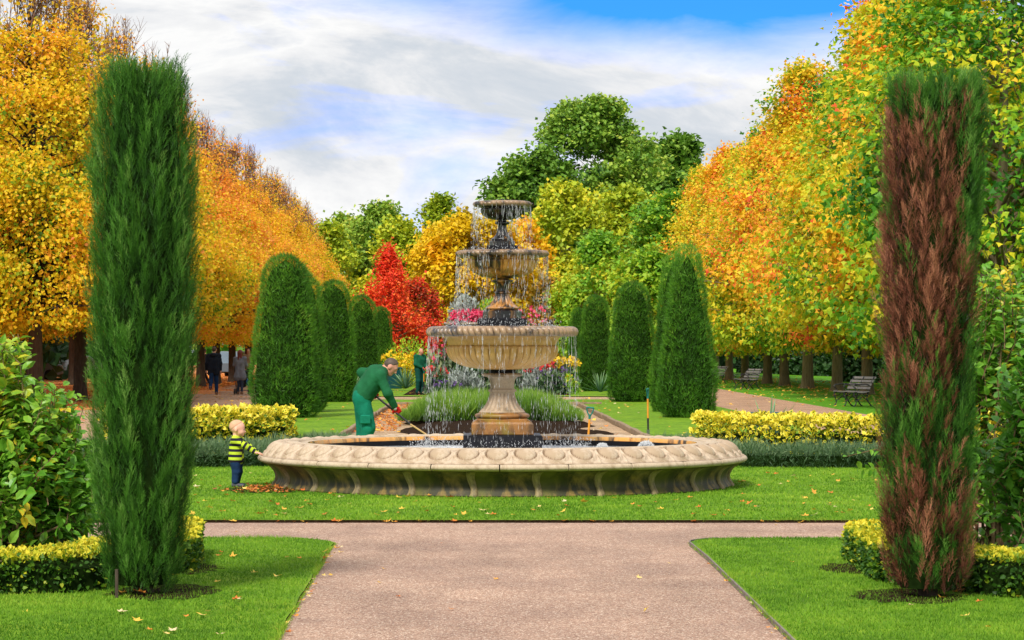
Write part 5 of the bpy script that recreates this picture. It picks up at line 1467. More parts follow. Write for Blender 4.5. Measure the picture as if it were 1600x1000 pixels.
# stone urn on its pedestal, planted with silver foliage and red flowers
M_urn = stone_mat('weathered_urn_stone', (0.34, 0.27, 0.19), (0.3, 0.25, 0.2), (0.08, 0.065, 0.045), 0.5, None, 0.8, 0.5, 2)
ux, uy = X(744, 108), 108
urn = empty('stone_urn', (ux, uy, LZ), label='large weathered stone urn on a stepped pedestal behind the fountain', cat='urn')
b = MB()
for i, (s, z0, z1) in enumerate(((1.25, 0, 0.22), (1.05, 0.22, 0.44), (0.85, 0.44, 0.66))):
    b = MB().box((-s, -s, z0 + (0.002 if i else 0)), (s, s, z1), bev=0.015); b.build('step', M_urn, urn)
MB().box((-0.5, -0.5, 0.662), (0.5, 0.5, 1.75), bev=0.03).build('pedestal', M_urn, urn)
MB().lathe(smoothp([(0.0, 1.752), (0.42, 1.753), (0.40, 1.82), (0.22, 1.95), (0.25, 2.10), (0.7, 2.22), (1.15, 2.50), (1.22, 2.70), (1.36, 2.76), (1.36, 2.84), (1.20, 2.84), (1.15, 2.72), (0.0, 2.70)], 60), 48, disp=gadroon(30, 0.03, 2.6, 2.2)).build('bowl', M_urn, urn, smooth=60)
clump('urn_planting', ux - 0.45, uy - 0.1, 2.75 + LZ, 0.75, 0.6, 1.25, 700, 0.17, M_silver, 'silver feathery plant spilling from the stone urn', 'plant', 531, None)
clump('urn_planting', ux + 0.55, uy, 2.75 + LZ, 0.75, 0.6, 1.1, 500, 0.2, LGREEN, 'fresh green plant in the right half of the stone urn', 'plant', 532, None)
clump('urn_planting', ux - 0.35, uy - 0.8, 2.70 + LZ, 0.75, 0.45, 0.55, 300, 0.12, BORD, 'bright red begonias along the front of the stone urn', 'plant', 533, (M_pinkfl, 150, 0.15, 0.2))
clump('flowering_shrub', X(815, 112), 112, LZ, 1.1, 0.9, 3.2, 500, 0.2, BORD, 'tall pink-red flowering plant right of the stone urn', 'plant', 534, (M_pinkfl, 110, 0.14, 0.45))

# spiky plants
AGV = foliage('spiky_leaves', [(0.0, (0.02, 0.06, 0.04)), (0.6, (0.07, 0.17, 0.10)), (1.0, (0.25, 0.40, 0.18))], 0.15)
def spiky(x, y, z, n, L, w, seed, label, up=0.55):
    r = np.random.default_rng(seed)
    e = empty('spiky_plant', (x, y, z), label=label, cat='plant')
    a = r.uniform(0, 2 * PI, n); el = r.uniform(0.15, 1.4, n)
    V, F, T = [], [], []
    for k in range(n):
        d = Vector((math.cos(a[k]) * math.cos(el[k]), math.sin(a[k]) * math.cos(el[k]), math.sin(el[k]) + up * 0.2))
        d.normalize(); l = L * r.uniform(0.7, 1.1)
        s = d.cross(Vector((0, 0, 1))); s = s.normalized() if s.length > 0.05 else Vector((1, 0, 0))
        o = len(V)
        for q, ww, dz in ((0.02, 0.5, 0), (0.4, 1, 0.0), (0.8, 0.6, -0.02), (1.0, 0.02, -0.06)):
            c = d * l * q + Vector((0, 0, 0.10 + dz * L))
            V += [tuple(c - s * w * ww), tuple(c + Vector((0, 0, -w * 0.5 * ww))), tuple(c + s * w * ww)]
            T += [0.5 + 0.5 * q + r.normal(0, 0.1)] * 3
        for j in range(3):
            for i in range(2):
                p = o + j * 3 + i; F.append((p, p + 1, p + 4, p + 3))
    link('leaves', np_mesh('leaves', np.array(V), np.array(F), False, np.clip(T, 0, 1)), AGV, e)
    return e
spiky(X(938, 97), 97, LZ, 46, 1.0, 0.028, 1, 'blue-green spiky yucca in front of the clipped conifer on the bench side')
spiky(X(634, 106), 106, LZ, 50, 1.0, 0.03, 2, 'dark spiky yucca left of the second gardener')
spiky(X(553, 88), 88, LZ, 36, 1.0, 0.028, 3, 'spiky yucca half hidden behind the bending gardener')
spiky(X(1212, 40.5), 41.4, LZ, 22, 0.86, 0.022, 4, 'spiky green leaves rising behind the yellow hedge', up=3)

# ------------------------------------------------------------------ people: one continuous surface per body, clothes over it
def surface_nets(f, lo, h):
    nx, ny, nz = f.shape
    s = f < 0
    cell = np.zeros((nx - 1, ny - 1, nz - 1), int)
    for dx in (0, 1):
        for dy in (0, 1):
            for dz in (0, 1):
                cell += s[dx:nx - 1 + dx, dy:ny - 1 + dy, dz:nz - 1 + dz]
    act = (cell > 0) & (cell < 8)
    idx = -np.ones(act.shape, int)
    I = np.argwhere(act); idx[act] = np.arange(len(I))
    acc = np.zeros((len(I), 3)); cnt = np.zeros(len(I))
    C = [(a, b, c) for a in (0, 1) for b in (0, 1) for c in (0, 1)]
    for p in C:
        for ax in range(3):
            if p[ax]: continue
            q = list(p); q[ax] = 1
            fa = f[I[:, 0] + p[0], I[:, 1] + p[1], I[:, 2] + p[2]]; fb = f[I[:, 0] + q[0], I[:, 1] + q[1], I[:, 2] + q[2]]
            m = (fa < 0) != (fb < 0)
            t = np.where(m, fa / np.where(m, fa - fb, 1), 0)
            v = np.array(p, float)[None].repeat(len(I), 0); v[:, ax] += t
            acc[m] += v[m]; cnt[m] += 1
    V = (I + acc / cnt[:, None]) * h + lo
    Q = []
    for ax in range(3):
        b, c = (ax + 1) % 3, (ax + 2) % 3
        sl0 = [slice(None)] * 3; sl1 = [slice(None)] * 3
        sl0[ax] = slice(0, -1); sl1[ax] = slice(1, None)
        a0, a1 = s[tuple(sl0)], s[tuple(sl1)]
        E = np.argwhere(a0 != a1)
        E = E[(E[:, b] > 0) & (E[:, c] > 0) & (E[:, b] < f.shape[b] - 1) & (E[:, c] < f.shape[c] - 1)]
        ins = a0[E[:, 0], E[:, 1], E[:, 2]]
        def at(ob, oc):
            e = E.copy(); e[:, b] -= ob; e[:, c] -= oc
            return idx[e[:, 0], e[:, 1], e[:, 2]]
        q = np.c_[at(1, 1), at(0, 1), at(0, 0), at(1, 0)]
        q[~ins] = q[~ins][:, ::-1]
        Q.append(q)
    return V, np.concatenate(Q)
class SDF:
    """prims: capsules with two radii and ellipsoids, smoothly joined"""
    def __init__(s, k=0.02): s.p = []; s.k = k
    def cone(s, a, b, ra, rb): s.p.append(('c', np.array(a, float), np.array(b, float), ra, rb)); return s
    def ball(s, c, r): return s.cone(c, c, r, r)
    def ell(s, c, rad, R=None): s.p.append(('e', np.array(c, float), np.array(rad, float), R, 0)); return s
    def cut(s, fn): s.p.append(('x', fn)); return s
    def mesh(s, h, scale=1.0, wr=0.0, wfreq=9.0, seed=0):
        lo = np.full(3, 9e9); hi = -lo
        for p in s.p:
            if p[0] == 'c':
                r = max(p[3], p[4]); lo = np.minimum(lo, np.minimum(p[1], p[2]) - r); hi = np.maximum(hi, np.maximum(p[1], p[2]) + r)
            elif p[0] == 'e':
                r = p[2].max(); lo = np.minimum(lo, p[1] - r); hi = np.maximum(hi, p[1] + r)
        lo = lo - 3 * h - s.k; hi = hi + 3 * h + s.k
        n = np.ceil((hi - lo) / h).astype(int) + 1
        ax = [lo[i] + h * np.arange(n[i]) for i in range(3)]
        f = np.full(n, 1.0)
        for p in s.p:
            if p[0] == 'x': continue
            if p[0] == 'c':
                r = max(p[3], p[4]) + 0.05; a = np.minimum(p[1], p[2]) - r; b = np.maximum(p[1], p[2]) + r
            else:
                r = p[2].max() + 0.05; a = p[1] - r; b = p[1] + r
            i0 = np.clip(((a - lo) / h).astype(int), 0, n - 1); i1 = np.clip(((b - lo) / h).astype(int) + 2, 1, n)
            G = np.stack(np.meshgrid(*[ax[i][i0[i]:i1[i]] for i in range(3)], indexing='ij'), -1)
            if p[0] == 'c':
                ab = p[2] - p[1]; L2 = ab @ ab
                t = np.clip(((G - p[1]) @ ab) / L2, 0, 1) if L2 > 1e-12 else np.zeros(G.shape[:-1])
                d = np.linalg.norm(G - p[1] - t[..., None] * ab, axis=-1) - (p[3] + (p[4] - p[3]) * t)
            else:
                q = G - p[1]
                if p[3] is not None: q = q @ p[3]
                m = np.linalg.norm(q / p[2], axis=-1)
                d = (m - 1) * p[2].min()
            sl = tuple(slice(i0[i], i1[i]) for i in range(3))
            g = f[sl]
            hh = np.clip(0.5 + 0.5 * (d - g) / s.k, 0, 1)
            f[sl] = d * (1 - hh) + g * hh - s.k * hh * (1 - hh)
        G = None
        for p in s.p:
            if p[0] == 'x':
                if G is None: G = np.stack(np.meshgrid(*ax, indexing='ij'), -1)
                f = np.maximum(f, p[1](G))
        V, Q = surface_nets(f, lo, h)
        if wr > 0:
            c = V.mean(0)
            ns = fbm(V * np.array([1, 1, 0.6]), wfreq, seed, 3)
            d = unit(V - c)
            V = V + d * (ns * wr)[:, None]
        return V * scale, Q
def add_sdf(name, sdf, h, mat, parent, scale=1.0, wr=0.0, seed=0, label=None):
    V, Q = sdf.mesh(h, scale, wr, 9.0, seed)
    return link(name, np_mesh(name, V, Q, True), mat, parent, label=label)

def cloth(name, col, rough=0.85, var=0.28): return plain(name, col, rough, var=var, scale=6, bstr=0.6, bdist=0.03, spec=0.15)
M_skin = plain('skin', (0.62, 0.33, 0.23), 0.5, var=0.08, scale=10)
M_skinred = plain('ruddy_skin', (0.58, 0.27, 0.19), 0.5, var=0.10, scale=10)
M_babyskin = plain('baby_skin', (0.78, 0.42, 0.30), 0.45, var=0.06, scale=10)
M_hairdk = plain('dark_hair', (0.085, 0.060, 0.045), 0.6, var=0.4, scale=30)
M_hairgr = plain('cropped_grey_hair', (0.13, 0.10, 0.085), 0.7, var=0.4, scale=40)
M_hairrd = plain('auburn_hair', (0.17, 0.035, 0.025), 0.5, var=0.4, scale=15, vec_scale=(3, 3, 0.5))
M_hairfair = plain('fair_hair', (0.62, 0.36, 0.22), 0.7, var=0.15, scale=30)
M_eye = plain('eye_dark', (0.02, 0.015, 0.012), 0.3, var=0.1)
M_mouth = plain('mouth', (0.35, 0.10, 0.09), 0.5, var=0.1)
M_green_j = cloth('green_sweatshirt', (0.012, 0.105, 0.040))
M_green_t = cloth('green_work_trousers', (0.006, 0.165, 0.095))
M_green_j2 = cloth('dark_green_jacket', (0.006, 0.085, 0.045))
M_green_t2 = cloth('dark_green_trousers', (0.006, 0.060, 0.045))
M_red_glove = cloth('red_glove', (0.55, 0.015, 0.015))
M_grey_cuff = cloth('grey_cuff', (0.45, 0.44, 0.42))
M_navy = cloth('navy_coat', (0.014, 0.018, 0.030))
M_jean = cloth('dark_jeans', (0.012, 0.035, 0.095), var=0.35)
M_greycoat = cloth('grey_marl_coat', (0.17, 0.17, 0.20))
M_greyjean = cloth('slate_leggings', (0.035, 0.045, 0.075))
M_blackshoe = plain('dark_shoe', (0.025, 0.022, 0.022), 0.5, var=0.2)
M_brownshoe = plain('brown_shoe', (0.20, 0.09, 0.045), 0.5, var=0.2)
M_greyhood = cloth('grey_hooded_jacket', (0.13, 0.15, 0.18))
M_tan = cloth('tan_jacket', (0.30, 0.20, 0.13))
# striped baby jumper: horizontal bands in the knit
m, nt, out = mat_new('striped_knit')
t_ = nt.nodes.new('ShaderNodeAttribute'); t_.attribute_name = 'tint'
kn = noise_node(nt, 90, 3, 0.6)
c_ = ramp_node(nt, t_.outputs['Fac'], [(0.0, (0.016, 0.014, 0.030)), (0.42, (0.016, 0.014, 0.030)), (0.50, (0.42, 0.56, 0.025)), (1.0, (0.48, 0.62, 0.035))])
finish(nt, out, c_, 0.9, bump=kn, bstr=0.4, bdist=0.006, spec=0.2)
M_stripe = m

def head(body, c, fwd, up, s=1.0, bald=False):
    """adds skull, face, nose, ears to an SDF; returns frame"""
    f = Vector(fwd).normalized(); u = Vector(up); u = (u - f * u.dot(f)).normalized(); l = u.cross(f)
    c = Vector(c)
    P = lambda a, b, d: tuple(c + (f * a + l * b + u * d) * s)
    R = np.array([list(f), list(l), list(u)]).T
    body.ell(P(-0.012, 0, 0.028), np.array([0.098, 0.078, 0.092]) * s, R)
    body.ell(P(0.026, 0, -0.028), np.array([0.064, 0.060, 0.082]) * s, R)
    body.cone(P(0.062, 0, -0.088), P(0.020, 0, -0.075), 0.026 * s, 0.045 * s)      # chin and jaw
    body.cone(P(0.082, 0, 0.012), P(0.108, 0, -0.022), 0.009 * s, 0.015 * s)        # nose
    body.cone(P(0.076, 0.03, 0.026), P(0.076, -0.03, 0.026), 0.014 * s, 0.014 * s)  # brow
    for q in (1, -1):
        body.ell(P(-0.004, q * 0.080, -0.006), np.array([0.022, 0.011, 0.033]) * s, R)
    return P, R
def hair_on(P, R, s, c, f, u, slope=0.75, front=0.030, extra=0.006, low=-0.045):
    h = SDF(0.01)
    h.ell(P(-0.012, 0, 0.028), np.array([0.098 + extra, 0.080 + extra, 0.094 + extra]) * s, R)
    c = np.array(c); f = np.array(Vector(f).normalized()); u_ = Vector(u); fv = Vector(f); u_ = (u_ - fv * u_.dot(fv)).normalized(); u = np.array(u_)
    h.cut(lambda G: ((G - c) @ f) / s - (front + slope * (((G - c) @ u) / s - 0.055)))
    h.cut(lambda G: low * s - ((G - c) @ u) - 0.35 * np.maximum(0, -((G - c) @ f)))
    return h
def face_bits(P, s, parent, h=0.003):
    for q in (1, -1):
        MBs = MB().tube([P(0.074, q * 0.030, 0.004), P(0.083, q * 0.028, 0.004)], [0.011 * s, 0.007 * s], 8)
        MBs.build('eye', M_eye, parent, smooth=True)
    MB().tube([P(0.082, -0.022, -0.056), P(0.086, 0, -0.058), P(0.082, 0.022, -0.056)], [0.003 * s, 0.005 * s, 0.003 * s], 6).build('mouth', M_mouth, parent, smooth=True)
def hand(sd, wrist, d, palm_n, s=1.0, curl=0.6, side=1):
    """palm, four fingers and a thumb; d = pointing direction, palm_n = palm side"""
    w = Vector(wrist); d = Vector(d).normalized(); n = Vector(palm_n); n = (n - d * n.dot(d)).normalized(); l = n.cross(d) * side
    sd.cone(tuple(w), tuple(w + d * 0.03 * s), 0.026 * s, 0.030 * s)
    for i, (off, L) in enumerate(((-0.030, 0.066), (-0.010, 0.075), (0.011, 0.070), (0.030, 0.055))):
        k0 = w + d * 0.03 * s + l * off * 0.8 * s
        k1 = w + d * 0.092 * s + l * off * s
        sd.cone(tuple(k0), tuple(k1), 0.016 * s, 0.0125 * s)
        a1 = curl; d1 = (d * math.cos(a1) + n * math.sin(a1)); a2 = curl * 2.1; d2 = (d * math.cos(a2) + n * math.sin(a2)); 
        k2 = k1 + d1 * L * 0.5 * s; k3 = k2 + d2 * L * 0.5 * s
        sd.cone(tuple(k1), tuple(k2), 0.0105 * s, 0.0095 * s); sd.cone(tuple(k2), tuple(k3), 0.0095 * s, 0.0075 * s)
    t0 = w + d * 0.025 * s - l * 0.028 * s; t1 = t0 + (d * 0.6 - l * 0.8 + n * 0.3).normalized() * 0.038 * s; t2 = t1 + (d * 0.8 + n * 0.6 - l * 0.1).normalized() * 0.032 * s
    sd.cone(tuple(t0), tuple(t1), 0.015 * s, 0.012 * s); sd.cone(tuple(t1), tuple(t2), 0.0115 * s, 0.009 * s)
def shoe(name, ankle, toe_dir, mat, parent, s=1.0, L=0.20, h=0.008):
    a = Vector(ankle); d = Vector(toe_dir).normalized()
    q = SDF(0.015)
    g = Vector((a.x, a.y, a.z - 0.045 * s))
    q.cone(tuple(a - d * 0.02 * s), tuple(g - d * 0.035 * s), 0.046 * s, 0.040 * s)
    q.cone(tuple(g - d * 0.03 * s), tuple(g + d * L * 0.75 * s + Vector((0, 0, -0.004))), 0.040 * s, 0.034 * s)
    V, Q = q.mesh(h)
    V[:, 2] = np.maximum(V[:, 2], a.z - 0.082 * s)
    return link(name, np_mesh(name, V, Q, True), mat, parent)

def person(loc, heading, J, s, mats, label, hr='crop', coat=None, wr=0.006, h=0.010, head_f=(1, 0, 0), head_u=(0, 0, 1), handspec=None, gloves=None, bulk=1.0, face=True, legw=1.0, torso=1.0):
    res = 1.0 if loc[1] < 60 else 1.7; h = h * (1.25 if loc[1] < 60 else 1.9)
    """J: joints in metres at 1.75 m standing height, +X forward, +Y left; s scales the figure"""
    e = empty('person', loc, heading, label, 'person')
    e.scale = (s, s, s)
    skin, top, legs_m, shoe_m, hair_m = mats
    body = SDF(0.025)
    hc = J['head']
    P, R = head(body, hc, head_f, head_u)
    body.cone(J['neck'], tuple(Vector(hc) - Vector(head_u) * 0.06 - Vector(head_f) * 0.01), 0.056, 0.052)
    body.cone(J['neck'], J['chest'], 0.07, 0.10); body.cone(J['chest'], J['pelvis'], 0.10, 0.10)
    shirt = SDF(0.045); pants = SDF(0.03)
    ch, pe, nk = Vector(J['chest']), Vector(J['pelvis']), Vector(J['neck'])
    for q, sd in (('l', 1), ('r', -1)):
        S, E, W = Vector(J['sh_' + q]), Vector(J['el_' + q]), Vector(J['wr_' + q])
        Hh, K, A = Vector(J['hip_' + q]), Vector(J['kn_' + q]), Vector(J['an_' + q])
        body.cone(tuple(nk.lerp(ch, 0.3)), tuple(S), 0.05, 0.05)
        body.cone(tuple(S), tuple(E), 0.046, 0.036); body.cone(tuple(E), tuple(W), 0.036, 0.024)
        body.cone(tuple(Hh), tuple(K), 0.075, 0.050); body.cone(tuple(K), tuple(A), 0.048, 0.034)
        body.cone(tuple(A), tuple(A + Vector((0.10, 0, -0.03)) ), 0.030, 0.022)
        shirt.cone(tuple(S), tuple(E), 0.066 * bulk, 0.054 * bulk); shirt.cone(tuple(E), tuple(W + (E - W) * 0.06), 0.052 * bulk, 0.041 * bulk)
        o = (S - Vector(J['sh_' + ('r' if q == 'l' else 'l')])); o = o.normalized()
        hw = (S - Vector(J['sh_' + ('r' if q == 'l' else 'l')])).length / 2
        shirt.cone(tuple(nk.lerp(ch, 0.25) + o * hw * 0.35), tuple(S), 0.075, 0.070)
        shirt.cone(tuple(ch + o * 0.075), tuple(pe + o * 0.07), 0.125 * bulk * torso, 0.118 * bulk * torso)
        shirt.cone(tuple(S), tuple(ch + o * 0.07), 0.075, 0.115)
        pants.cone(tuple(Hh + Vector((0, 0, 0.04))), tuple(Hh), 0.108 * bulk, 0.105 * bulk)
        pants.cone(tuple(Hh), tuple(K), 0.100 * legw, 0.076 * legw); pants.cone(tuple(K), tuple(A + Vector((0, 0, 0.0))), 0.074 * legw, 0.060 * legw)
        if coat:
            cl, rad = coat
            shirt.cone(tuple(pe + o * 0.07), tuple(Hh + Vector((0, 0, -cl)) + o * 0.015), 0.125 * bulk, rad)
        shoe('shoe', A, (1, 0.12 * sd, 0) if 'toe_' + q not in J else J['toe_' + q], shoe_m, e, h=0.014)
        hs = (handspec or {}).get(q)
        dd = (W - E).normalized()
        if hs: hd, hn, cu = hs
        else: hd, hn, cu = dd, Vector((0, -sd, 0)), 0.5
        if gloves and q in gloves:
            g = SDF(0.008); hand(g, tuple(W), hd, hn, 1.12, cu, sd); add_sdf('glove', g, 0.006 * res, gloves[q], e)
        else:
            hb = SDF(0.008)
            hand(body, tuple(W), hd, hn, 1.0, cu, sd)
    shirt.cone(tuple(nk.lerp(ch, 0.05)), tuple(nk.lerp(ch, 0.3)), 0.066, 0.09)
    add_sdf('body', body, 0.0085 * res, skin, e)
    add_sdf('jacket' if coat else 'jumper', shirt, h, top, e, wr=wr * 1.9, seed=3)
    add_sdf('trousers', pants, h, legs_m, e, wr=wr * 1.9, seed=4)
    if hr == 'crop': add_sdf('hair', hair_on(P, R, 1.0, hc, head_f, head_u), 0.008, hair_m, e)
    elif hr == 'bald': add_sdf('hair', hair_on(P, R, 1.0, hc, head_f, head_u, slope=-0.2, front=-0.045, extra=0.004, low=-0.05), 0.009, hair_m, e)
    elif hr == 'long':
        hs_ = hair_on(P, R, 1.0, hc, head_f, head_u, extra=0.016, low=-0.2)
        q = SDF(0.03)
        cc = Vector(hc); F_ = Vector(head_f)
        q.ell(P(-0.012, 0, 0.028), np.array([0.112, 0.096, 0.106]), R)
        q.cone(P(-0.05, 0.03, 0.0), P(-0.085, 0.055, -0.30), 0.075, 0.035); q.cone(P(-0.05, -0.03, 0.0), P(-0.085, -0.055, -0.32), 0.075, 0.030)
        cn = np.array(hc); fn = np.array(Vector(head_f).normalized())
        q.cut(lambda G: ((G - cn) @ fn) - 0.045)
        add_sdf('hair', q, 0.012, hair_m, e, wr=0.006)
    if face: face_bits(P, 1.0, e)
    return e, P
def stand(**over):
    J = dict(pelvis=(0, 0, 0.97), chest=(0, 0, 1.26), neck=(-0.005, 0, 1.47), head=(0.03, 0, 1.625),
             sh_l=(0, 0.185, 1.415), sh_r=(0, -0.185, 1.415), el_l=(-0.02, 0.245, 1.13), el_r=(-0.02, -0.245, 1.13),
             wr_l=(0.05, 0.25, 0.89), wr_r=(0.05, -0.25, 0.89), hip_l=(0, 0.085, 0.92), hip_r=(0, -0.085, 0.92),
             kn_l=(0.015, 0.095, 0.50), kn_r=(0.015, -0.095, 0.50), an_l=(-0.02, 0.10, 0.085), an_r=(-0.02, -0.10, 0.085))
    J.update(over); return J

# the gardener bending over his rake behind the basin
gx, gy = -1.92, 37.0
J = dict(pelvis=(-0.02, 0, 0.99), chest=(0.145, 0, 1.235), neck=(0.285, 0, 1.335), head=(0.365, -0.01, 1.375),
         sh_l=(0.20, 0.19, 1.30), sh_r=(0.22, -0.19, 1.245), el_l=(-0.06, 0.30, 1.29), el_r=(0.335, -0.25, 1.00),
         wr_l=(0.08, 0.22, 1.03), wr_r=(0.425, -0.16, 0.815), hip_l=(-0.045, 0.09, 0.94), hip_r=(-0.045, -0.09, 0.93),
         kn_l=(-0.02, 0.13, 0.51), kn_r=(0.045, -0.12, 0.52), an_l=(-0.10, 0.14, 0.085), an_r=(-0.02, -0.12, 0.085))
hf = Vector((0.74, -0.06, -0.60)).normalized(); hu = Vector((0.60, 0.0, 0.80))
e, P = person((gx, gy, LZ), 0.0, J, 1.02, (M_skinred, M_green_j, M_green_t, M_blackshoe, M_hairdk),
       'man in green sweatshirt and bright green work trousers bending forward over a long rake', 'crop', None, 0.007, 0.010, tuple(hf), tuple(hu),
       handspec={'r': (Vector((0.55, 0.30, -0.75)), Vector((-0.1, 0.8, 0.1)), 1.0), 'l': (Vector((0.6, -0.2, -0.6)), Vector((0, -1, 0)), 1.0)},
       gloves={'r': M_red_glove, 'l': M_red_glove}, bulk=1.17, legw=1.30, torso=1.10)
g = SDF(0.01); g.cone((0.405, -0.165, 0.84), (0.435, -0.155, 0.79), 0.036, 0.033); add_sdf('cuff', g, 0.006, M_grey_cuff, e)
# cargo pocket on the near thigh
MB().box((-0.055, -0.262, 0.57), (0.085, -0.228, 0.70), bev=0.014).build('cargo_pocket', M_green_t, e)
M_pole = plain('dark_pole', (0.03, 0.028, 0.03), 0.35, var=0.2)
M_wood = plain('pale_wood', (0.55, 0.35, 0.15), 0.55, var=0.25, scale=20, vec_scale=(3, 3, 0.4))
M_orange = plain('orange_varnished_wood', (0.70, 0.28, 0.03), 0.4, var=0.25, scale=12)
M_metal = plain('worn_steel', (0.25, 0.26, 0.27), 0.35, metal=0.8, var=0.3)
rk = empty('rake', (-0.46, 36.82, LZ), label='long dark-handled rake held by the bending gardener', cat='rake')
top_ = Vector((-1.33, 0.10, 1.005)); mid_ = Vector((-0.80, 0.0, 0.580)); end_ = Vector((0.0, 0.0, 0.06))
MB().tube([top_, mid_], 0.0145, 8).build('handle', M_pole, rk, smooth=True)
MB().tube([mid_, end_], 0.0125, 8).build('lower_handle', M_wood, rk, smooth=True)
b = MB().tube([(0.0, -0.20, 0.055), (0.0, 0.20, 0.055)], 0.010, 6)
for k in range(12): b.tube([(0.0, -0.19 + k * 0.0345, 0.055), (0.015, -0.19 + k * 0.0345, -0.02)], 0.005, 5)
b.build('rake_head', M_metal, rk)

# second gardener standing with a fork by the far bed
J = stand(head=(0.075, 0, 1.60), neck=(0.01, 0, 1.465), el_l=(0.02, 0.27, 1.14), el_r=(0.06, -0.25, 1.13), wr_l=(0.24, 0.14, 1.02), wr_r=(0.23, -0.06, 1.00), kn_r=(0.05, -0.10, 0.50))
hd = math.radians(-52)
g2 = (X(656, 98.5), 98.5, LZ)
person(g2, hd, J, 1.02, (M_skinred, M_green_j2, M_green_t2, M_blackshoe, M_hairgr), 'balding man in dark green overalls standing with a fork beside the red cannas', 'bald', None, 0.006, 0.011,
       (0.92, 0, -0.38), (0.38, 0, 0.92), handspec={'r': (Vector((0.5, 0.6, -0.5)), Vector((0.3, 0, -1)), 1.0), 'l': (Vector((0.7, -0.5, -0.4)), Vector((0, 0, -1)), 0.9)},
       gloves={'r': cloth('dull_red_glove', (0.55, 0.09, 0.06)), 'l': cloth('dull_pink_glove', (0.60, 0.22, 0.17))}, bulk=1.28, legw=1.28)
def dhandle_tool(name, loc, rot, label, L=1.05, blade='fork', shaft=None, sink=0.0):
    e = empty(name, loc, 0, label, name.replace('_', ' '))
    e.rotation_euler = rot
    tealm = bpy.data.materials.get('teal_grip') or plain('teal_grip', (0.01, 0.16, 0.13), 0.4, var=0.15)
    b = MB()
    b.tube([(-0.062, 0, L), (0.062, 0, L)], 0.016, 8)
    b.tube([(-0.060, 0, L), (-0.045, 0, L - 0.07), (-0.012, 0, L - 0.13)], 0.012, 8)
    b.tube([(0.060, 0, L), (0.045, 0, L - 0.07), (0.012, 0, L - 0.13)], 0.012, 8)
    b.tube([(0, 0, L - 0.11), (0, 0, L - 0.19)], [0.022, 0.019], 10)
    b.build('grip', tealm, e, smooth=50)
    MB().tube([(0, 0, L - 0.19), (0, 0, 0.50)], 0.018, 10).build('shaft', shaft or M_orange, e, smooth=True)
    MB().tube([(0, 0, 0.50), (0, 0, 0.27)], [0.021, 0.017], 8).build('socket', M_pole, e, smooth=True)
    b = MB()
    if blade == 'fork':
        b.tube([(-0.085, 0, 0.27), (0.085, 0, 0.27)], 0.010, 6)
        for k in range(4): b.tube([(-0.082 + k * 0.0547, 0, 0.27), (-0.082 + k * 0.0547, 0.02, 0.0)], [0.009, 0.004], 6)
    else:
        b.box((-0.085, -0.004, 0.02), (0.085, 0.004, 0.28), bev=0.003)
    b.build('tines' if blade == 'fork' else 'blade', M_metal, e)
    return e
dhandle_tool('garden_fork', (X(916, 42.4), 42.4, -0.27), (math.radians(-4), math.radians(4), 0), 'garden fork with teal D-shaped grip standing in the soil behind the basin', 1.0)
dhandle_tool('garden_spade', (X(1013, 50), 50.0, -0.14), (0, math.radians(-2.5), math.radians(68)), 'spade with teal grip and orange shaft stuck upright in the lawn', 1.07, 'spade')
c_, s_ = math.cos(hd), math.sin(hd)
dhandle_tool('garden_fork', (g2[0] + c_ * 0.30 - s_ * -0.03, g2[1] + s_ * 0.30 + c_ * -0.03, LZ - 0.02), (0, 0, hd + PI / 2), 'garden fork with orange shaft held by the balding gardener', 1.0)

# the toddler touching the rim
J = dict(pelvis=(0, 0, 0.33), chest=(0.005, 0, 0.47), neck=(0.0, 0, 0.585), head=(0.025, 0, 0.695),
         sh_l=(0, 0.10, 0.555), sh_r=(0, -0.10, 0.555), el_l=(0.13, 0.115, 0.485), el_r=(0.135, -0.11, 0.495), wr_l=(0.235, 0.10, 0.41), wr_r=(0.24, -0.10, 0.425),
         hip_l=(0, 0.05, 0.31), hip_r=(0, -0.05, 0.31), kn_l=(0.02, 0.06, 0.185), kn_r=(0.012, -0.055, 0.185), an_l=(-0.005, 0.075, 0.05), an_r=(0.0, -0.05, 0.05))
tod = empty('person', (-3.205, 30.75, LZ), math.radians(-4), 'toddler in lime and navy striped jumper and jeans touching the fountain rim', 'person')
hs = 1.02
hfw, hup = Vector((0.97, -0.05, -0.15)), Vector((0.15, 0, 0.98))
body = SDF(0.012)
f = hfw.normalized(); u = (hup - f * hup.dot(f)).normalized(); l = u.cross(f); c = Vector(J['head'])
P = lambda a, b, d: tuple(c + f * a + l * b + u * d)
R = np.array([list(f), list(l), list(u)]).T
body.ell(P(-0.014, 0, 0.020), np.array([0.092, 0.076, 0.082]), R)
body.ell(P(0.030, 0, -0.024), np.array([0.056, 0.058, 0.058]), R)
body.ball(P(0.060, 0, -0.060), 0.020); body.ball(P(0.052, 0.026, -0.034), 0.026); body.ball(P(0.052, -0.026, -0.034), 0.026)
body.cone(P(0.076, 0, -0.008), P(0.091, 0, -0.022), 0.007, 0.010)
for q in (1, -1): body.ell(P(-0.008, q * 0.077, -0.012), np.array([0.016, 0.009, 0.024]), R)
body.cone(J['neck'], P(-0.012, 0, -0.05), 0.036, 0.042)
body.cone(J['neck'], J['chest'], 0.045, 0.07); body.cone(J['chest'], J['pelvis'], 0.07, 0.07)
jump = SDF(0.022); jn = SDF(0.015)
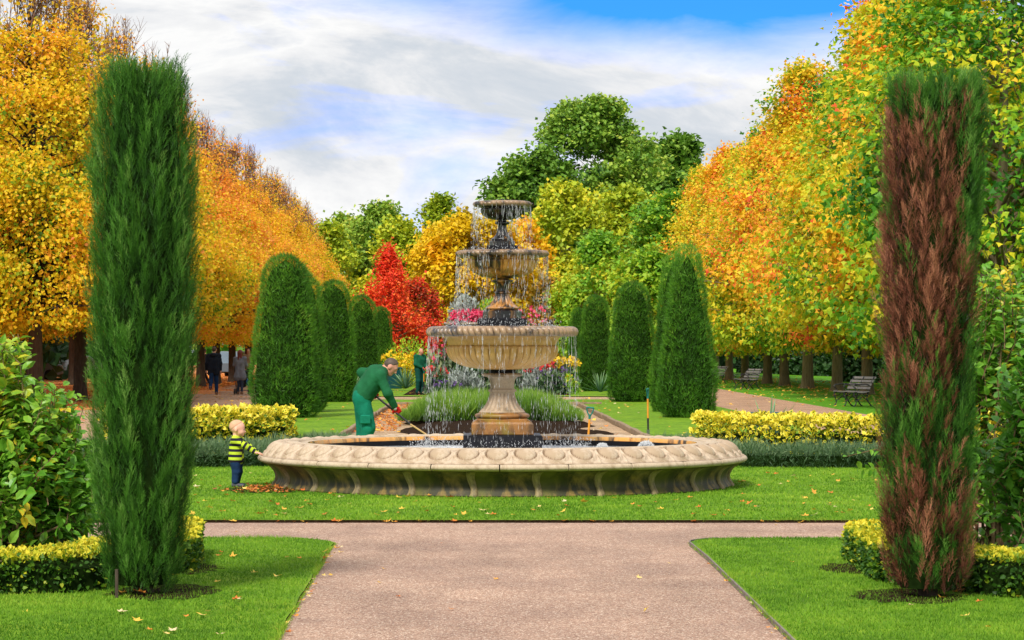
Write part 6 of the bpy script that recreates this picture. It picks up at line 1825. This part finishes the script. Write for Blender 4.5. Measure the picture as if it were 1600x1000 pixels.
for q, sd in (('l', 1), ('r', -1)):
    S, E, W = Vector(J['sh_' + q]), Vector(J['el_' + q]), Vector(J['wr_' + q]); Hh, K, A = Vector(J['hip_' + q]), Vector(J['kn_' + q]), Vector(J['an_' + q])
    body.cone(tuple(S), tuple(E), 0.026, 0.021); body.cone(tuple(E), tuple(W), 0.021, 0.015)
    body.cone(tuple(Hh), tuple(K), 0.045, 0.032); body.cone(tuple(K), tuple(A), 0.03, 0.022)
    hand(body, tuple(W), Vector((0.93, 0.05 * sd, -0.28)), Vector((0, 0, -1)), 0.50, 0.25, sd)
    jump.cone(tuple(S), tuple(E), 0.046, 0.039); jump.cone(tuple(E), tuple(W), 0.038, 0.031)
    jump.cone(tuple(Vector(J['chest']) + Vector((0, sd * 0.035, 0.03))), tuple(Vector(J['pelvis']) + Vector((0.004, sd * 0.035, 0.005))), 0.078, 0.088)
    jump.cone(tuple(Vector(J['neck']) - Vector((0, 0, 0.02))), tuple(S), 0.050, 0.046)
    jn.cone(tuple(Hh), tuple(K), 0.070, 0.054); jn.cone(tuple(K), tuple(A + Vector((0, 0, 0.02))), 0.052, 0.046)
    shoe('shoe', A, (1, 0.1 * sd, 0), plain('grey_bootie', (0.075, 0.08, 0.10), 0.7, var=0.3), tod, 0.62, 0.20, 0.005)
jump.cone((0, 0, 0.575), (0.0, 0, 0.60), 0.044, 0.040)
add_sdf('body', body, 0.0045, M_babyskin, tod)
V, Q = jump.mesh(0.006, 1.0, 0.003, 14, 2)
# knitted bands run round the trunk and round the sleeves
arm = (V[:, 0] > 0.085)
s1 = np.sin((V[:, 2] + 0.02 * V[:, 0]) * 2 * PI / 0.066 + 0.6)
dl = Vector((0.235, 0, -0.14)).normalized()
s2 = np.sin((V[:, 0] * dl.x + V[:, 2] * dl.z) * 2 * PI / 0.062 + 0.4)
link('jumper', np_mesh('jumper', V, Q, True, np.clip(0.5 + 1.6 * (np.where(arm, s2, s1)), 0, 1)), M_stripe, tod)
add_sdf('jeans', jn, 0.006, M_jean, tod, wr=0.006)
h_ = SDF(0.008); h_.ell(P(-0.016, 0, 0.023), np.array([0.0945, 0.0785, 0.0845]), R)
cn, fn, un = np.array(c), np.array(f), np.array(u)
h_.cut(lambda G: ((G - cn) @ fn) - (-0.02 + 1.0 * (((G - cn) @ un) - 0.03))); h_.cut(lambda G: -0.045 - ((G - cn) @ un))
add_sdf('hair', h_, 0.005, M_hairfair, tod)
for q in (1, -1): MB().tube([P(0.078, q * 0.027, 0.002), P(0.084, q * 0.026, 0.002)], [0.0075, 0.005], 8).build('eye', M_eye, tod, smooth=True)
MB().tube([P(0.076, -0.012, -0.043), P(0.082, 0, -0.044), P(0.076, 0.012, -0.043)], [0.002, 0.004, 0.002], 6).build('mouth', M_mouth, tod, smooth=True)

# the strolling couple with a pushchair, and others under the limes
J = stand(head=(0.02, -0.02, 1.63), kn_l=(-0.10, 0.09, 0.50), an_l=(-0.34, 0.10, 0.26), kn_r=(0.05, -0.09, 0.51), el_l=(-0.03, 0.26, 1.14), wr_l=(0.04, 0.27, 0.90), toe_l=(0.5, 0, -0.8))
M_hood = cloth('navy_hood', (0.018, 0.022, 0.035))
e, P = person((X(334, 98.5), 98.5, 0.006), math.radians(92), J, 1.06, (M_skin, M_navy, M_jean, M_brownshoe, M_hairdk), 'man walking away in a dark hooded coat and blue jeans on the gravel walk', 'crop', (0.12, 0.125), 0.006, 0.011,
       (0.92, -0.35, 0.1), (0, 0, 1), bulk=1.22, face=False)
g = SDF(0.03); g.ell((-0.10, 0, 1.45), (0.075, 0.13, 0.075)); g.cone((-0.07, 0.09, 1.47), (0.03, 0.10, 1.47), 0.04, 0.035); g.cone((-0.07, -0.09, 1.47), (0.03, -0.10, 1.47), 0.04, 0.035)
add_sdf('hood', g, 0.011, M_hood, e)
J = stand(head=(0.03, 0, 1.63), el_l=(0.04, 0.25, 1.15), el_r=(0.04, -0.25, 1.15), wr_l=(0.30, 0.20, 1.04), wr_r=(0.30, -0.20, 1.04), kn_l=(0.06, 0.07, 0.50), an_l=(0.02, 0.07, 0.09), an_r=(-0.10, -0.08, 0.10), kn_r=(-0.02, -0.08, 0.50))
wx, wy = X(375, 98.5), 98.5
person((wx, wy, 0.006), math.radians(88), J, 0.985, (M_skin, M_greycoat, M_greyjean, M_brownshoe, M_hairrd), 'woman with long auburn hair in a flared grey coat pushing a pushchair', 'long', (0.22, 0.16), 0.005, 0.011, (1, 0, 0), (0, 0, 1), bulk=0.95, face=False, legw=0.82)
M_frame = plain('dark_frame', (0.03, 0.03, 0.035), 0.4, var=0.2)
M_blue = cloth('blue_fabric', (0.01, 0.06, 0.35)); M_blackf = cloth('black_fabric', (0.02, 0.02, 0.025))
pc = empty('pushchair', (wx + 0.02, wy + 0.72, 0.006), math.radians(88), 'dark pushchair with a blue blanket, wheeled by the auburn-haired woman', 'pushchair')
b = MB()
for sx in (-0.25, 0.25):
    b.tube([(-0.42, sx, 1.02), (-0.20, sx, 0.75), (0.30, sx, 0.18)], 0.013, 8); b.tube([(-0.25, sx, 0.14), (0.02, sx, 0.55), (0.28, sx, 0.70)], 0.012, 8)
b.tube([(-0.42, -0.25, 1.02), (-0.42, 0.25, 1.02)], 0.016, 8); b.tube([(-0.25, -0.25, 0.16), (-0.25, 0.25, 0.16)], 0.012, 8)
b.build('frame', M_frame, pc, smooth=True)
wm = MB().lathe([(0.075, -0.02), (0.105, -0.022), (0.115, 0), (0.105, 0.022), (0.075, 0.02), (0.075, -0.02)], 20)
wm.V = [(v[0], v[2], v[1]) for v in wm.V]
w0 = None
for sx, sy in ((-0.25, -0.27), (-0.25, 0.27), (0.32, -0.27), (0.32, 0.27)):
    if w0 is None: w0 = o = wm.build('wheel', M_frame, pc)
    else: o = w0.copy(); COL.objects.link(o)
    o.location = (sx, sy, 0.115)
g = SDF(0.04); g.cone((0.12, 0, 0.45), (-0.12, 0, 0.80), 0.19, 0.15); g.cone((0.12, 0, 0.45), (0.36, 0, 0.42), 0.18, 0.10); add_sdf('seat', g, 0.02, M_blackf, pc)
g = SDF(0.04); g.cone((0.05, -0.20, 0.52), (0.25, -0.22, 0.40), 0.08, 0.06); g.cone((0.05, -0.20, 0.52), (0.0, -0.24, 0.36), 0.07, 0.05); add_sdf('blanket', g, 0.015, M_blue, pc)
g = SDF(0.04); g.ell((-0.02, 0, 0.86), (0.26, 0.21, 0.16)); g.cut(lambda G: 0.78 - G[..., 2]); add_sdf('canopy', g, 0.02, M_blackf, pc)
J = stand(wr_r=(0.14, -0.16, 1.05), el_r=(0.02, -0.26, 1.14))
person((X(144, 168), 168, 0.02), math.radians(100), J, 1.02, (M_skinred, M_greyhood, M_jean, M_blackshoe, plain('ginger_hair', (0.5, 0.16, 0.08), 0.6)), 'red-haired figure in a grey hooded jacket far off beside the tall green cypress', 'crop', (0.05, 0.12), 0.006, 0.014, (1, 0, 0), (0, 0, 1), bulk=1.15, face=False)
J = stand(kn_l=(0.12, 0.09, 0.50), an_l=(0.06, 0.10, 0.09), kn_r=(-0.04, -0.09, 0.5), an_r=(-0.22, -0.1, 0.14))
person((X(388, 125), 125, 0.012), math.radians(-80), J, 1.03, (M_skin, M_tan, M_jean, M_blackshoe, M_hairrd), 'fair-faced walker in a tan jacket coming the other way behind the auburn-haired woman', 'long', (0.05, 0.12), 0.006, 0.014, (1, 0, 0), (0, 0, 1), face=True)
person((X(320, 128), 128, 0.012), math.radians(200), J, 1.03, (M_skin, cloth('black_jacket', (0.02, 0.02, 0.024)), M_blackf, M_blackshoe, M_hairdk), 'dark-clothed walker glimpsed between the lime trunk and the man in the hooded coat', 'crop', (0.05, 0.12), 0.006, 0.014, (1, 0, 0), (0, 0, 1), face=True)

# ------------------------------------------------------------------ benches, bin, parked cars
M_iron = plain('black_cast_iron', (0.018, 0.018, 0.022), 0.45, var=0.3, scale=20)
M_slat = plain('weathered_slat', (0.16, 0.15, 0.14), 0.6, var=0.3, scale=10, vec_scale=(0.4, 3, 3))
def bench():
    e = empty('park_bench', (0, 0, 0))
    Lb = 1.45
    def end():
        b = MB()
        # front leg, rear leg with curled feet, seat bar, back post, arm with scroll
        b.tube([(0.30, 0, 0.0), (0.24, 0, 0.035), (0.20, 0, 0.12), (0.23, 0, 0.24), (0.28, 0, 0.33), (0.25, 0, 0.42)], [0.022, 0.020, 0.018, 0.018, 0.020, 0.022], 8)
        b.tube([(-0.33, 0, 0.0), (-0.27, 0, 0.035), (-0.20, 0, 0.13), (-0.13, 0, 0.25), (-0.16, 0, 0.36), (-0.19, 0, 0.43)], [0.022, 0.020, 0.018, 0.018, 0.02, 0.022], 8)
        b.tube([(0.27, 0, 0.42), (0.10, 0, 0.405), (-0.08, 0, 0.39), (-0.19, 0, 0.42)], 0.020, 8)
        b.tube([(-0.18, 0, 0.41), (-0.23, 0, 0.55), (-0.29, 0, 0.72), (-0.37, 0, 0.86), (-0.41, 0, 0.84)], [0.022, 0.020, 0.019, 0.018, 0.016], 8)
        b.tube([(-0.25, 0, 0.62), (-0.10, 0, 0.655), (0.08, 0, 0.65), (0.24, 0, 0.63), (0.29, 0, 0.58), (0.26, 0, 0.54), (0.235, 0, 0.57)], 0.018, 8)
        b.tube([(0.24, 0, 0.56), (0.20, 0, 0.50), (0.25, 0, 0.42)], 0.014, 8)
        b.tube([(0.22, 0, 0.15), (0.08, 0, 0.24), (0.0, 0, 0.30), (-0.08, 0, 0.24), (-0.18, 0, 0.15)], 0.014, 6)
        b.tube([(0.24, 0, 0.30), (0.12, 0, 0.33), (0.04, 0, 0.40)], 0.012, 6); b.tube([(-0.15, 0, 0.30), (-0.06, 0, 0.33), (0.0, 0, 0.39)], 0.012, 6)
        return b
    for y in (-Lb / 2 + 0.08, 0.0, Lb / 2 - 0.08):
        o = end().build('cast_iron_frame', M_iron, e, smooth=60); o.location = (0, y, 0)
    seat = MB().box((-0.038, -Lb / 2, -0.013), (0.038, Lb / 2, 0.013), bev=0.004)
    f = None
    for k in range(5):
        if f is None: f = o = seat.build('slat', M_slat, e)
        else: o = f.copy(); COL.objects.link(o)
        x = 0.235 - k * 0.098
        o.location = (x, 0, 0.452 - 0.045 * math.sin(PI * (k + 0.5) / 5) + 0.0)
    for k in range(4):
        o = f.copy(); COL.objects.link(o)
        z = 0.54 + k * 0.098
        o.location = (-0.205 - 0.10 * k * 0.30 - 0.010 * k * k, 0, z); o.rotation_euler = (0, math.radians(90 - 18 - 3 * k), 0)
    return e
bn = bench()
for k, (px, D, rz, lab) in enumerate(((1332, 77.6, 188, 'cast-iron park bench with pale slats nearest the browned cypress'), (1167, 113, 189, 'cast-iron park bench in the middle of the three under the maples'), (1117, 134, 190, 'farthest cast-iron bench, half hidden by the pointed conifer'))):
    o = bn if k == 0 else copy_tree(bn)
    o.location = (X(px, D), D, 0.0); o.rotation_euler = (0, 0, math.radians(rz + 10))
    o.scale = (1.04, 1.04, 1.04)
    tag(o, lab, 'bench', 'benches beside the right-hand walk')
lb = empty('litter_bin', (X(615, 113), 113, LZ), 0.3, 'dark teal litter bin on the lawn beyond the bending gardener', 'bin')
M_bin = plain('teal_bin', (0.006, 0.060, 0.065), 0.45, var=0.2)
MB().box((-0.30, -0.25, 0.0), (0.30, 0.25, 0.85), bev=0.02).build('bin_body', M_bin, lb)
MB().box((-0.33, -0.28, 0.855), (0.33, 0.28, 0.95), bev=0.02).build('lid', M_bin, lb)
# teal tub behind the yellow hedge, just its rim showing
tb = empty('garden_tub', (X(1203, 40.3), 40.5, LZ), 0, 'dark teal tub just showing over the yellow hedge', 'tub')
MB().lathe(smoothp([(0.0, 0.02), (0.28, 0.02), (0.32, 0.35), (0.36, 0.60), (0.40, 0.63), (0.39, 0.66), (0.34, 0.65), (0.31, 0.55), (0.0, 0.52)], 40), 28).build('tub_shell', M_bin, tb, smooth=50)

M_glass = plain('car_glass', (0.02, 0.025, 0.03), 0.1, var=0.1, spec=0.8)
M_tyre = plain('tyre', (0.015, 0.015, 0.015), 0.9, var=0.2)
M_lamp = plain('lamp_lens', (0.75, 0.75, 0.72), 0.2, var=0.05)
def car(loc, rz, col, label, h=1.45, van=False):
    e = empty('parked_car', loc, rz, label, 'car')
    pm = plain('car_paint', col, 0.25, var=0.05, spec=0.6)
    L, W = 4.3, 1.75
    prof = [(-2.15, 0.35), (-2.15, 0.75), (-2.0, 0.85), (-1.2, 0.92), (-0.55, h - 0.02), (0.0, h), (1.2, h - 0.04), (1.85, 0.95), (2.1, 0.88), (2.15, 0.4), (1.7, 0.25), (-1.8, 0.25)] if not van else \
           [(-2.3, 0.35), (-2.3, 0.9), (-1.9, 1.1), (-1.3, h - 0.1), (-1.0, h), (2.2, h), (2.3, h - 0.1), (2.3, 0.35), (1.8, 0.25), (-1.8, 0.25)]
    n = len(prof); V = []
    for y, k in ((-W / 2, 0.93), (-W / 2 + 0.08, 1.0), (W / 2 - 0.08, 1.0), (W / 2, 0.93)):
        V += [(x * (1 if k == 1 else 0.985), y * (0.86 if z > 0.95 else 1), 0.6 + (z - 0.6) * k) for x, z in prof]
    F = [tuple(range(n)), tuple(range(3 * n, 4 * n))[::-1]] + [(r * n + i, r * n + (i + 1) % n, (r + 1) * n + (i + 1) % n, (r + 1) * n + i) for r in range(3) for i in range(n)]
    b = MB(); b.add(V, F); b.build('car_body', pm, e, smooth=35)
    for sgn in (-1, 1):
        g = MB(); y = sgn * (W / 2 * 0.86 + 0.012)
        x0, x1 = (-0.85, 1.35) if not van else (-1.5, -0.5)
        g.add([(x0, y, 0.96), (x1 + 0.15, y, 0.96), (x1 - 0.15, y, h - 0.14), (x0 + 0.35, y, h - 0.14)], [(0, 1, 2, 3)]); g.build('side_window', M_glass, e)
        for x in (-1.35, 1.35):
            w = MB().lathe([(0.0, -0.1), (0.30, -0.1), (0.32, -0.06), (0.32, 0.06), (0.30, 0.1), (0.0, 0.1)], 20); w.V = [(v[0] + x, v[2] + sgn * (W / 2 - 0.08), v[1] + 0.32) for v in w.V]; w.build('wheel', M_tyre, e, smooth=40)
        l = MB().box((-2.17, sgn * 0.65 - 0.14, 0.62), (-2.12, sgn * 0.65 + 0.14, 0.74)); l.build('headlight', M_lamp, e)
    return e
car((X(40, 150), 150, 0), math.radians(12), (0.18, 0.20, 0.23), 'grey car glimpsed between the dark trunks beyond the leafy shrub')
car((X(100, 158), 160, 0), math.radians(14), (0.35, 0.38, 0.42), 'silver car half hidden by the nearest thick lime trunk')
car((X(366, 172), 172, 0), math.radians(84), (0.10, 0.14, 0.18), 'blue-grey van seen past the lime trunk between the couple', h=1.7, van=True)

# thin stake at the cypress foot
MB().tube([(X(184, 16.9), 16.85, LZ - 0.02), (X(184, 16.9), 16.85, 0.22)], 0.012, 6).build('stake', M_bark_dark, label='short dark stake at the foot of the green cypress', cat='stake')

# ------------------------------------------------------------------ fallen leaves
FALL = foliage('fallen_leaf', [(0.0, (0.30, 0.10, 0.03)), (0.3, (0.62, 0.17, 0.03)), (0.6, (0.80, 0.40, 0.06)), (0.85, (0.85, 0.60, 0.08)), (1.0, (0.75, 0.60, 0.38))], 0.15, 0.7)
LEAF10 = [(0, -0.15, 0.01), (0, 0.05, 0.0), (0.30, 0.0, 0.12), (0.20, 0.22, 0.06), (0.55, 0.45, 0.20), (0.22, 0.50, 0.04), (0.0, 1.0, 0.10), (-0.22, 0.52, 0.05), (-0.55, 0.42, 0.24), (-0.20, 0.2, 0.06), (-0.30, 0.0, 0.14)]
LF10 = np.array([(1, 2, 3), (3, 4, 5), (5, 6, 7), (7, 8, 9), (9, 10, 1), (1, 3, 5), (1, 5, 7), (1, 7, 9)])
variants = []
for k, tt in enumerate((0.25, 0.45, 0.62, 0.75, 0.88, 1.0)):
    r = np.random.default_rng(k)
    v = np.array(LEAF10) + r.normal(0, 0.03, (11, 3)); v[:, 2] = v[:, 2] * r.uniform(0.5, 1.5) + 0.02
    variants.append(np_mesh('fallen_leaf', v, LF10, False, np.clip(tt + r.normal(0, 0.05, 11), 0, 1)))
def one_leaf(x, y, z, s, k, grp, lab):
    o = link('fallen_leaf', variants[k % 6], FALL, None, (x, y, z), lab, 'leaf', grp)
    o.rotation_euler = (random.uniform(-0.25, 0.25), random.uniform(-0.25, 0.25), random.uniform(0, 6.28)); o.scale = (s, s, s)
random.seed(77)
LCOL = ('rust-brown', 'orange', 'yellow-orange', 'yellow', 'golden yellow', 'pale tan')
for side, px0, px1, w in ((-1, 180, 520, 'left'), (1, 1110, 1600, 'right')):
    for k in range(30 if side < 0 else 16):
        py = random.uniform(862, 995); D = 1.618 * 4000 / (py - 550)
        px = random.uniform(px0, px1)
        x = X(px, D)
        if not (x < -1.55 if side < 0 else x > 1.65): continue
        c = random.randrange(6); sz = random.uniform(0.035, 0.075)
        zone = 'close to the cross path' if D > 19.2 else 'level with the cypress' if D > 16.6 else 'close to the viewer'
        zone2 = 'by the path' if abs(x) < 2.0 else 'mid-lawn' if abs(x) < 2.5 else 'on its outer part'
        one_leaf(x, D, LZ + 0.016, sz, c, 'leaves on the near %s lawn' % w, '%s %s leaf on near %s lawn %s, %s' % ('tiny' if sz < 0.05 else 'small', LCOL[c], w, zone, zone2))
for px, py, s, k, t in ((228, 932, 0.10, 1, 'large orange leaf at the foot of the green cypress'), (190, 930, 0.08, 2, 'yellow-orange leaf next to the stake at the green cypress'), (430, 905, 0.075, 4, 'golden yellow curled leaf on the near left lawn halfway to the path')):
    D = 1.618 * 4000 / (py - 550); one_leaf(X(px, D), D, LZ + 0.018, s, k, 'larger leaves on the near left lawn', t)
for k in range(46):
    y = 14.3 + 7.2 * random.random() ** 0.8
    x = -1.40 - (y - 8) * 0.0109 + random.uniform(-0.02, 0.07)
    c = random.randrange(6); z_ = 'nearest the viewer' if y < 16 else 'abreast of cypresses' if y < 18 else 'beyond the cypresses' if y < 20 else 'by the lawn corner'
    one_leaf(x, y, 0.022, random.uniform(0.03, 0.065), c, 'leaves along the left edge of the path', '%s leaf caught on the left grass edge of the path, %s' % (LCOL[c], z_))
for k in range(14):
    y = 14.3 + 7.2 * random.random()
    c = random.randrange(6); z_ = 'nearest the viewer' if y < 16 else 'abreast of cypresses' if y < 18 else 'toward the lawn corner'
    one_leaf(1.40 + (y - 8) * 0.0085 - random.uniform(0.02, 0.08), y, 0.02, random.uniform(0.025, 0.05), c, 'leaves along the right edge of the path', '%s leaf beside the strip edging right of the path, %s' % (LCOL[c], z_))
for k in range(40):
    x = random.uniform(-4, 4.6)
    c = random.randrange(4); z_ = 'below the toddler' if x < -2.4 else 'left of the fountain stem' if x < -0.5 else 'below the fountain stem' if x < 0.8 else 'right of the fountain stem' if x < 2.8 else 'beside the browned cypress'
    one_leaf(x, 24.7 - random.uniform(0.0, 0.10), 0.02, random.uniform(0.04, 0.09), c, 'leaves against the far lawn edge of the cross path', '%s leaf against the far lawn edge of the cross path, %s' % (LCOL[c], z_))
def litter(name, label, n, fx, fy, z, s, seed, tl=0.2, th=1.0):
    r = np.random.default_rng(seed)
    x, y = fx(r, n), fy(r, n)
    P = np.c_[x, y, np.full(n, z)]
    V, F, T = scatter(LEAF10, LF10, P, unit(np.c_[r.normal(0, 1, n), r.normal(0, 1, n), r.normal(0, 0.15, n)]), unit(np.c_[r.normal(0, 0.25, n), r.normal(0, 0.25, n), np.ones(n)]), s * r.uniform(0.6, 1.3, n), r.uniform(tl, th, n))
    return link(name, np_mesh(name, V, F, False, T), FALL, kind='stuff', label=label)
litter('leaf_litter', 'scattered yellow and orange leaves on the lawn round the fountain', 260, lambda r, n: r.uniform(-5.5, 6.2, n), lambda r, n: 25 + 9 * r.uniform(0, 1, n) ** 1.4, LZ + 0.02, 0.07, 1)
litter('leaf_litter', 'brown leaves gathered by the toddler against the basin foot', 190, lambda r, n: -2.75 + r.normal(0, 0.25, n), lambda r, n: 30.2 + r.normal(0, 0.42, n), LZ + 0.016, 0.06, 2, 0.0, 0.5)
litter('leaf_litter', 'leaves sprinkled over the middle lawn and walks', 500, lambda r, n: r.uniform(-7, 7, n), lambda r, n: r.uniform(40, 130, n), LZ + 0.02, 0.10, 3)
litter('leaf_litter', 'orange leaf carpet under the limes', 9000, lambda r, n: -11.8 - np.abs(r.normal(0, 5, n)), lambda r, n: r.uniform(60, 190, n), 0.03, 0.13, 4, 0.05, 0.65)
litter('leaf_litter', 'leaves strewn over the gravel walk beside the limes', 900, lambda r, n: r.uniform(-12.4, -7.2, n), lambda r, n: r.uniform(46, 160, n), 0.02, 0.10, 5, 0.1, 0.8)
litter('leaf_litter', 'yellow leaves on the grass under the maples', 1500, lambda r, n: r.normal(14.5, 2.8, n), lambda r, n: r.uniform(75, 170, n), 0.03, 0.13, 6, 0.4, 0.95)
litter('leaf_litter', 'rusty leaves heaped along the left strip of the bed path behind the gardener', 900, lambda r, n: r.uniform(-2.78, -1.95, n), lambda r, n: 52 + 27 * r.uniform(0, 1, n), 0.03, 0.09, 7, 0.1, 0.6)
litter('leaf_litter', 'a few leaves on the gravel path', 26, lambda r, n: r.uniform(-4, 4, n), lambda r, n: r.uniform(15, 24.6, n), 0.014, 0.045, 8)
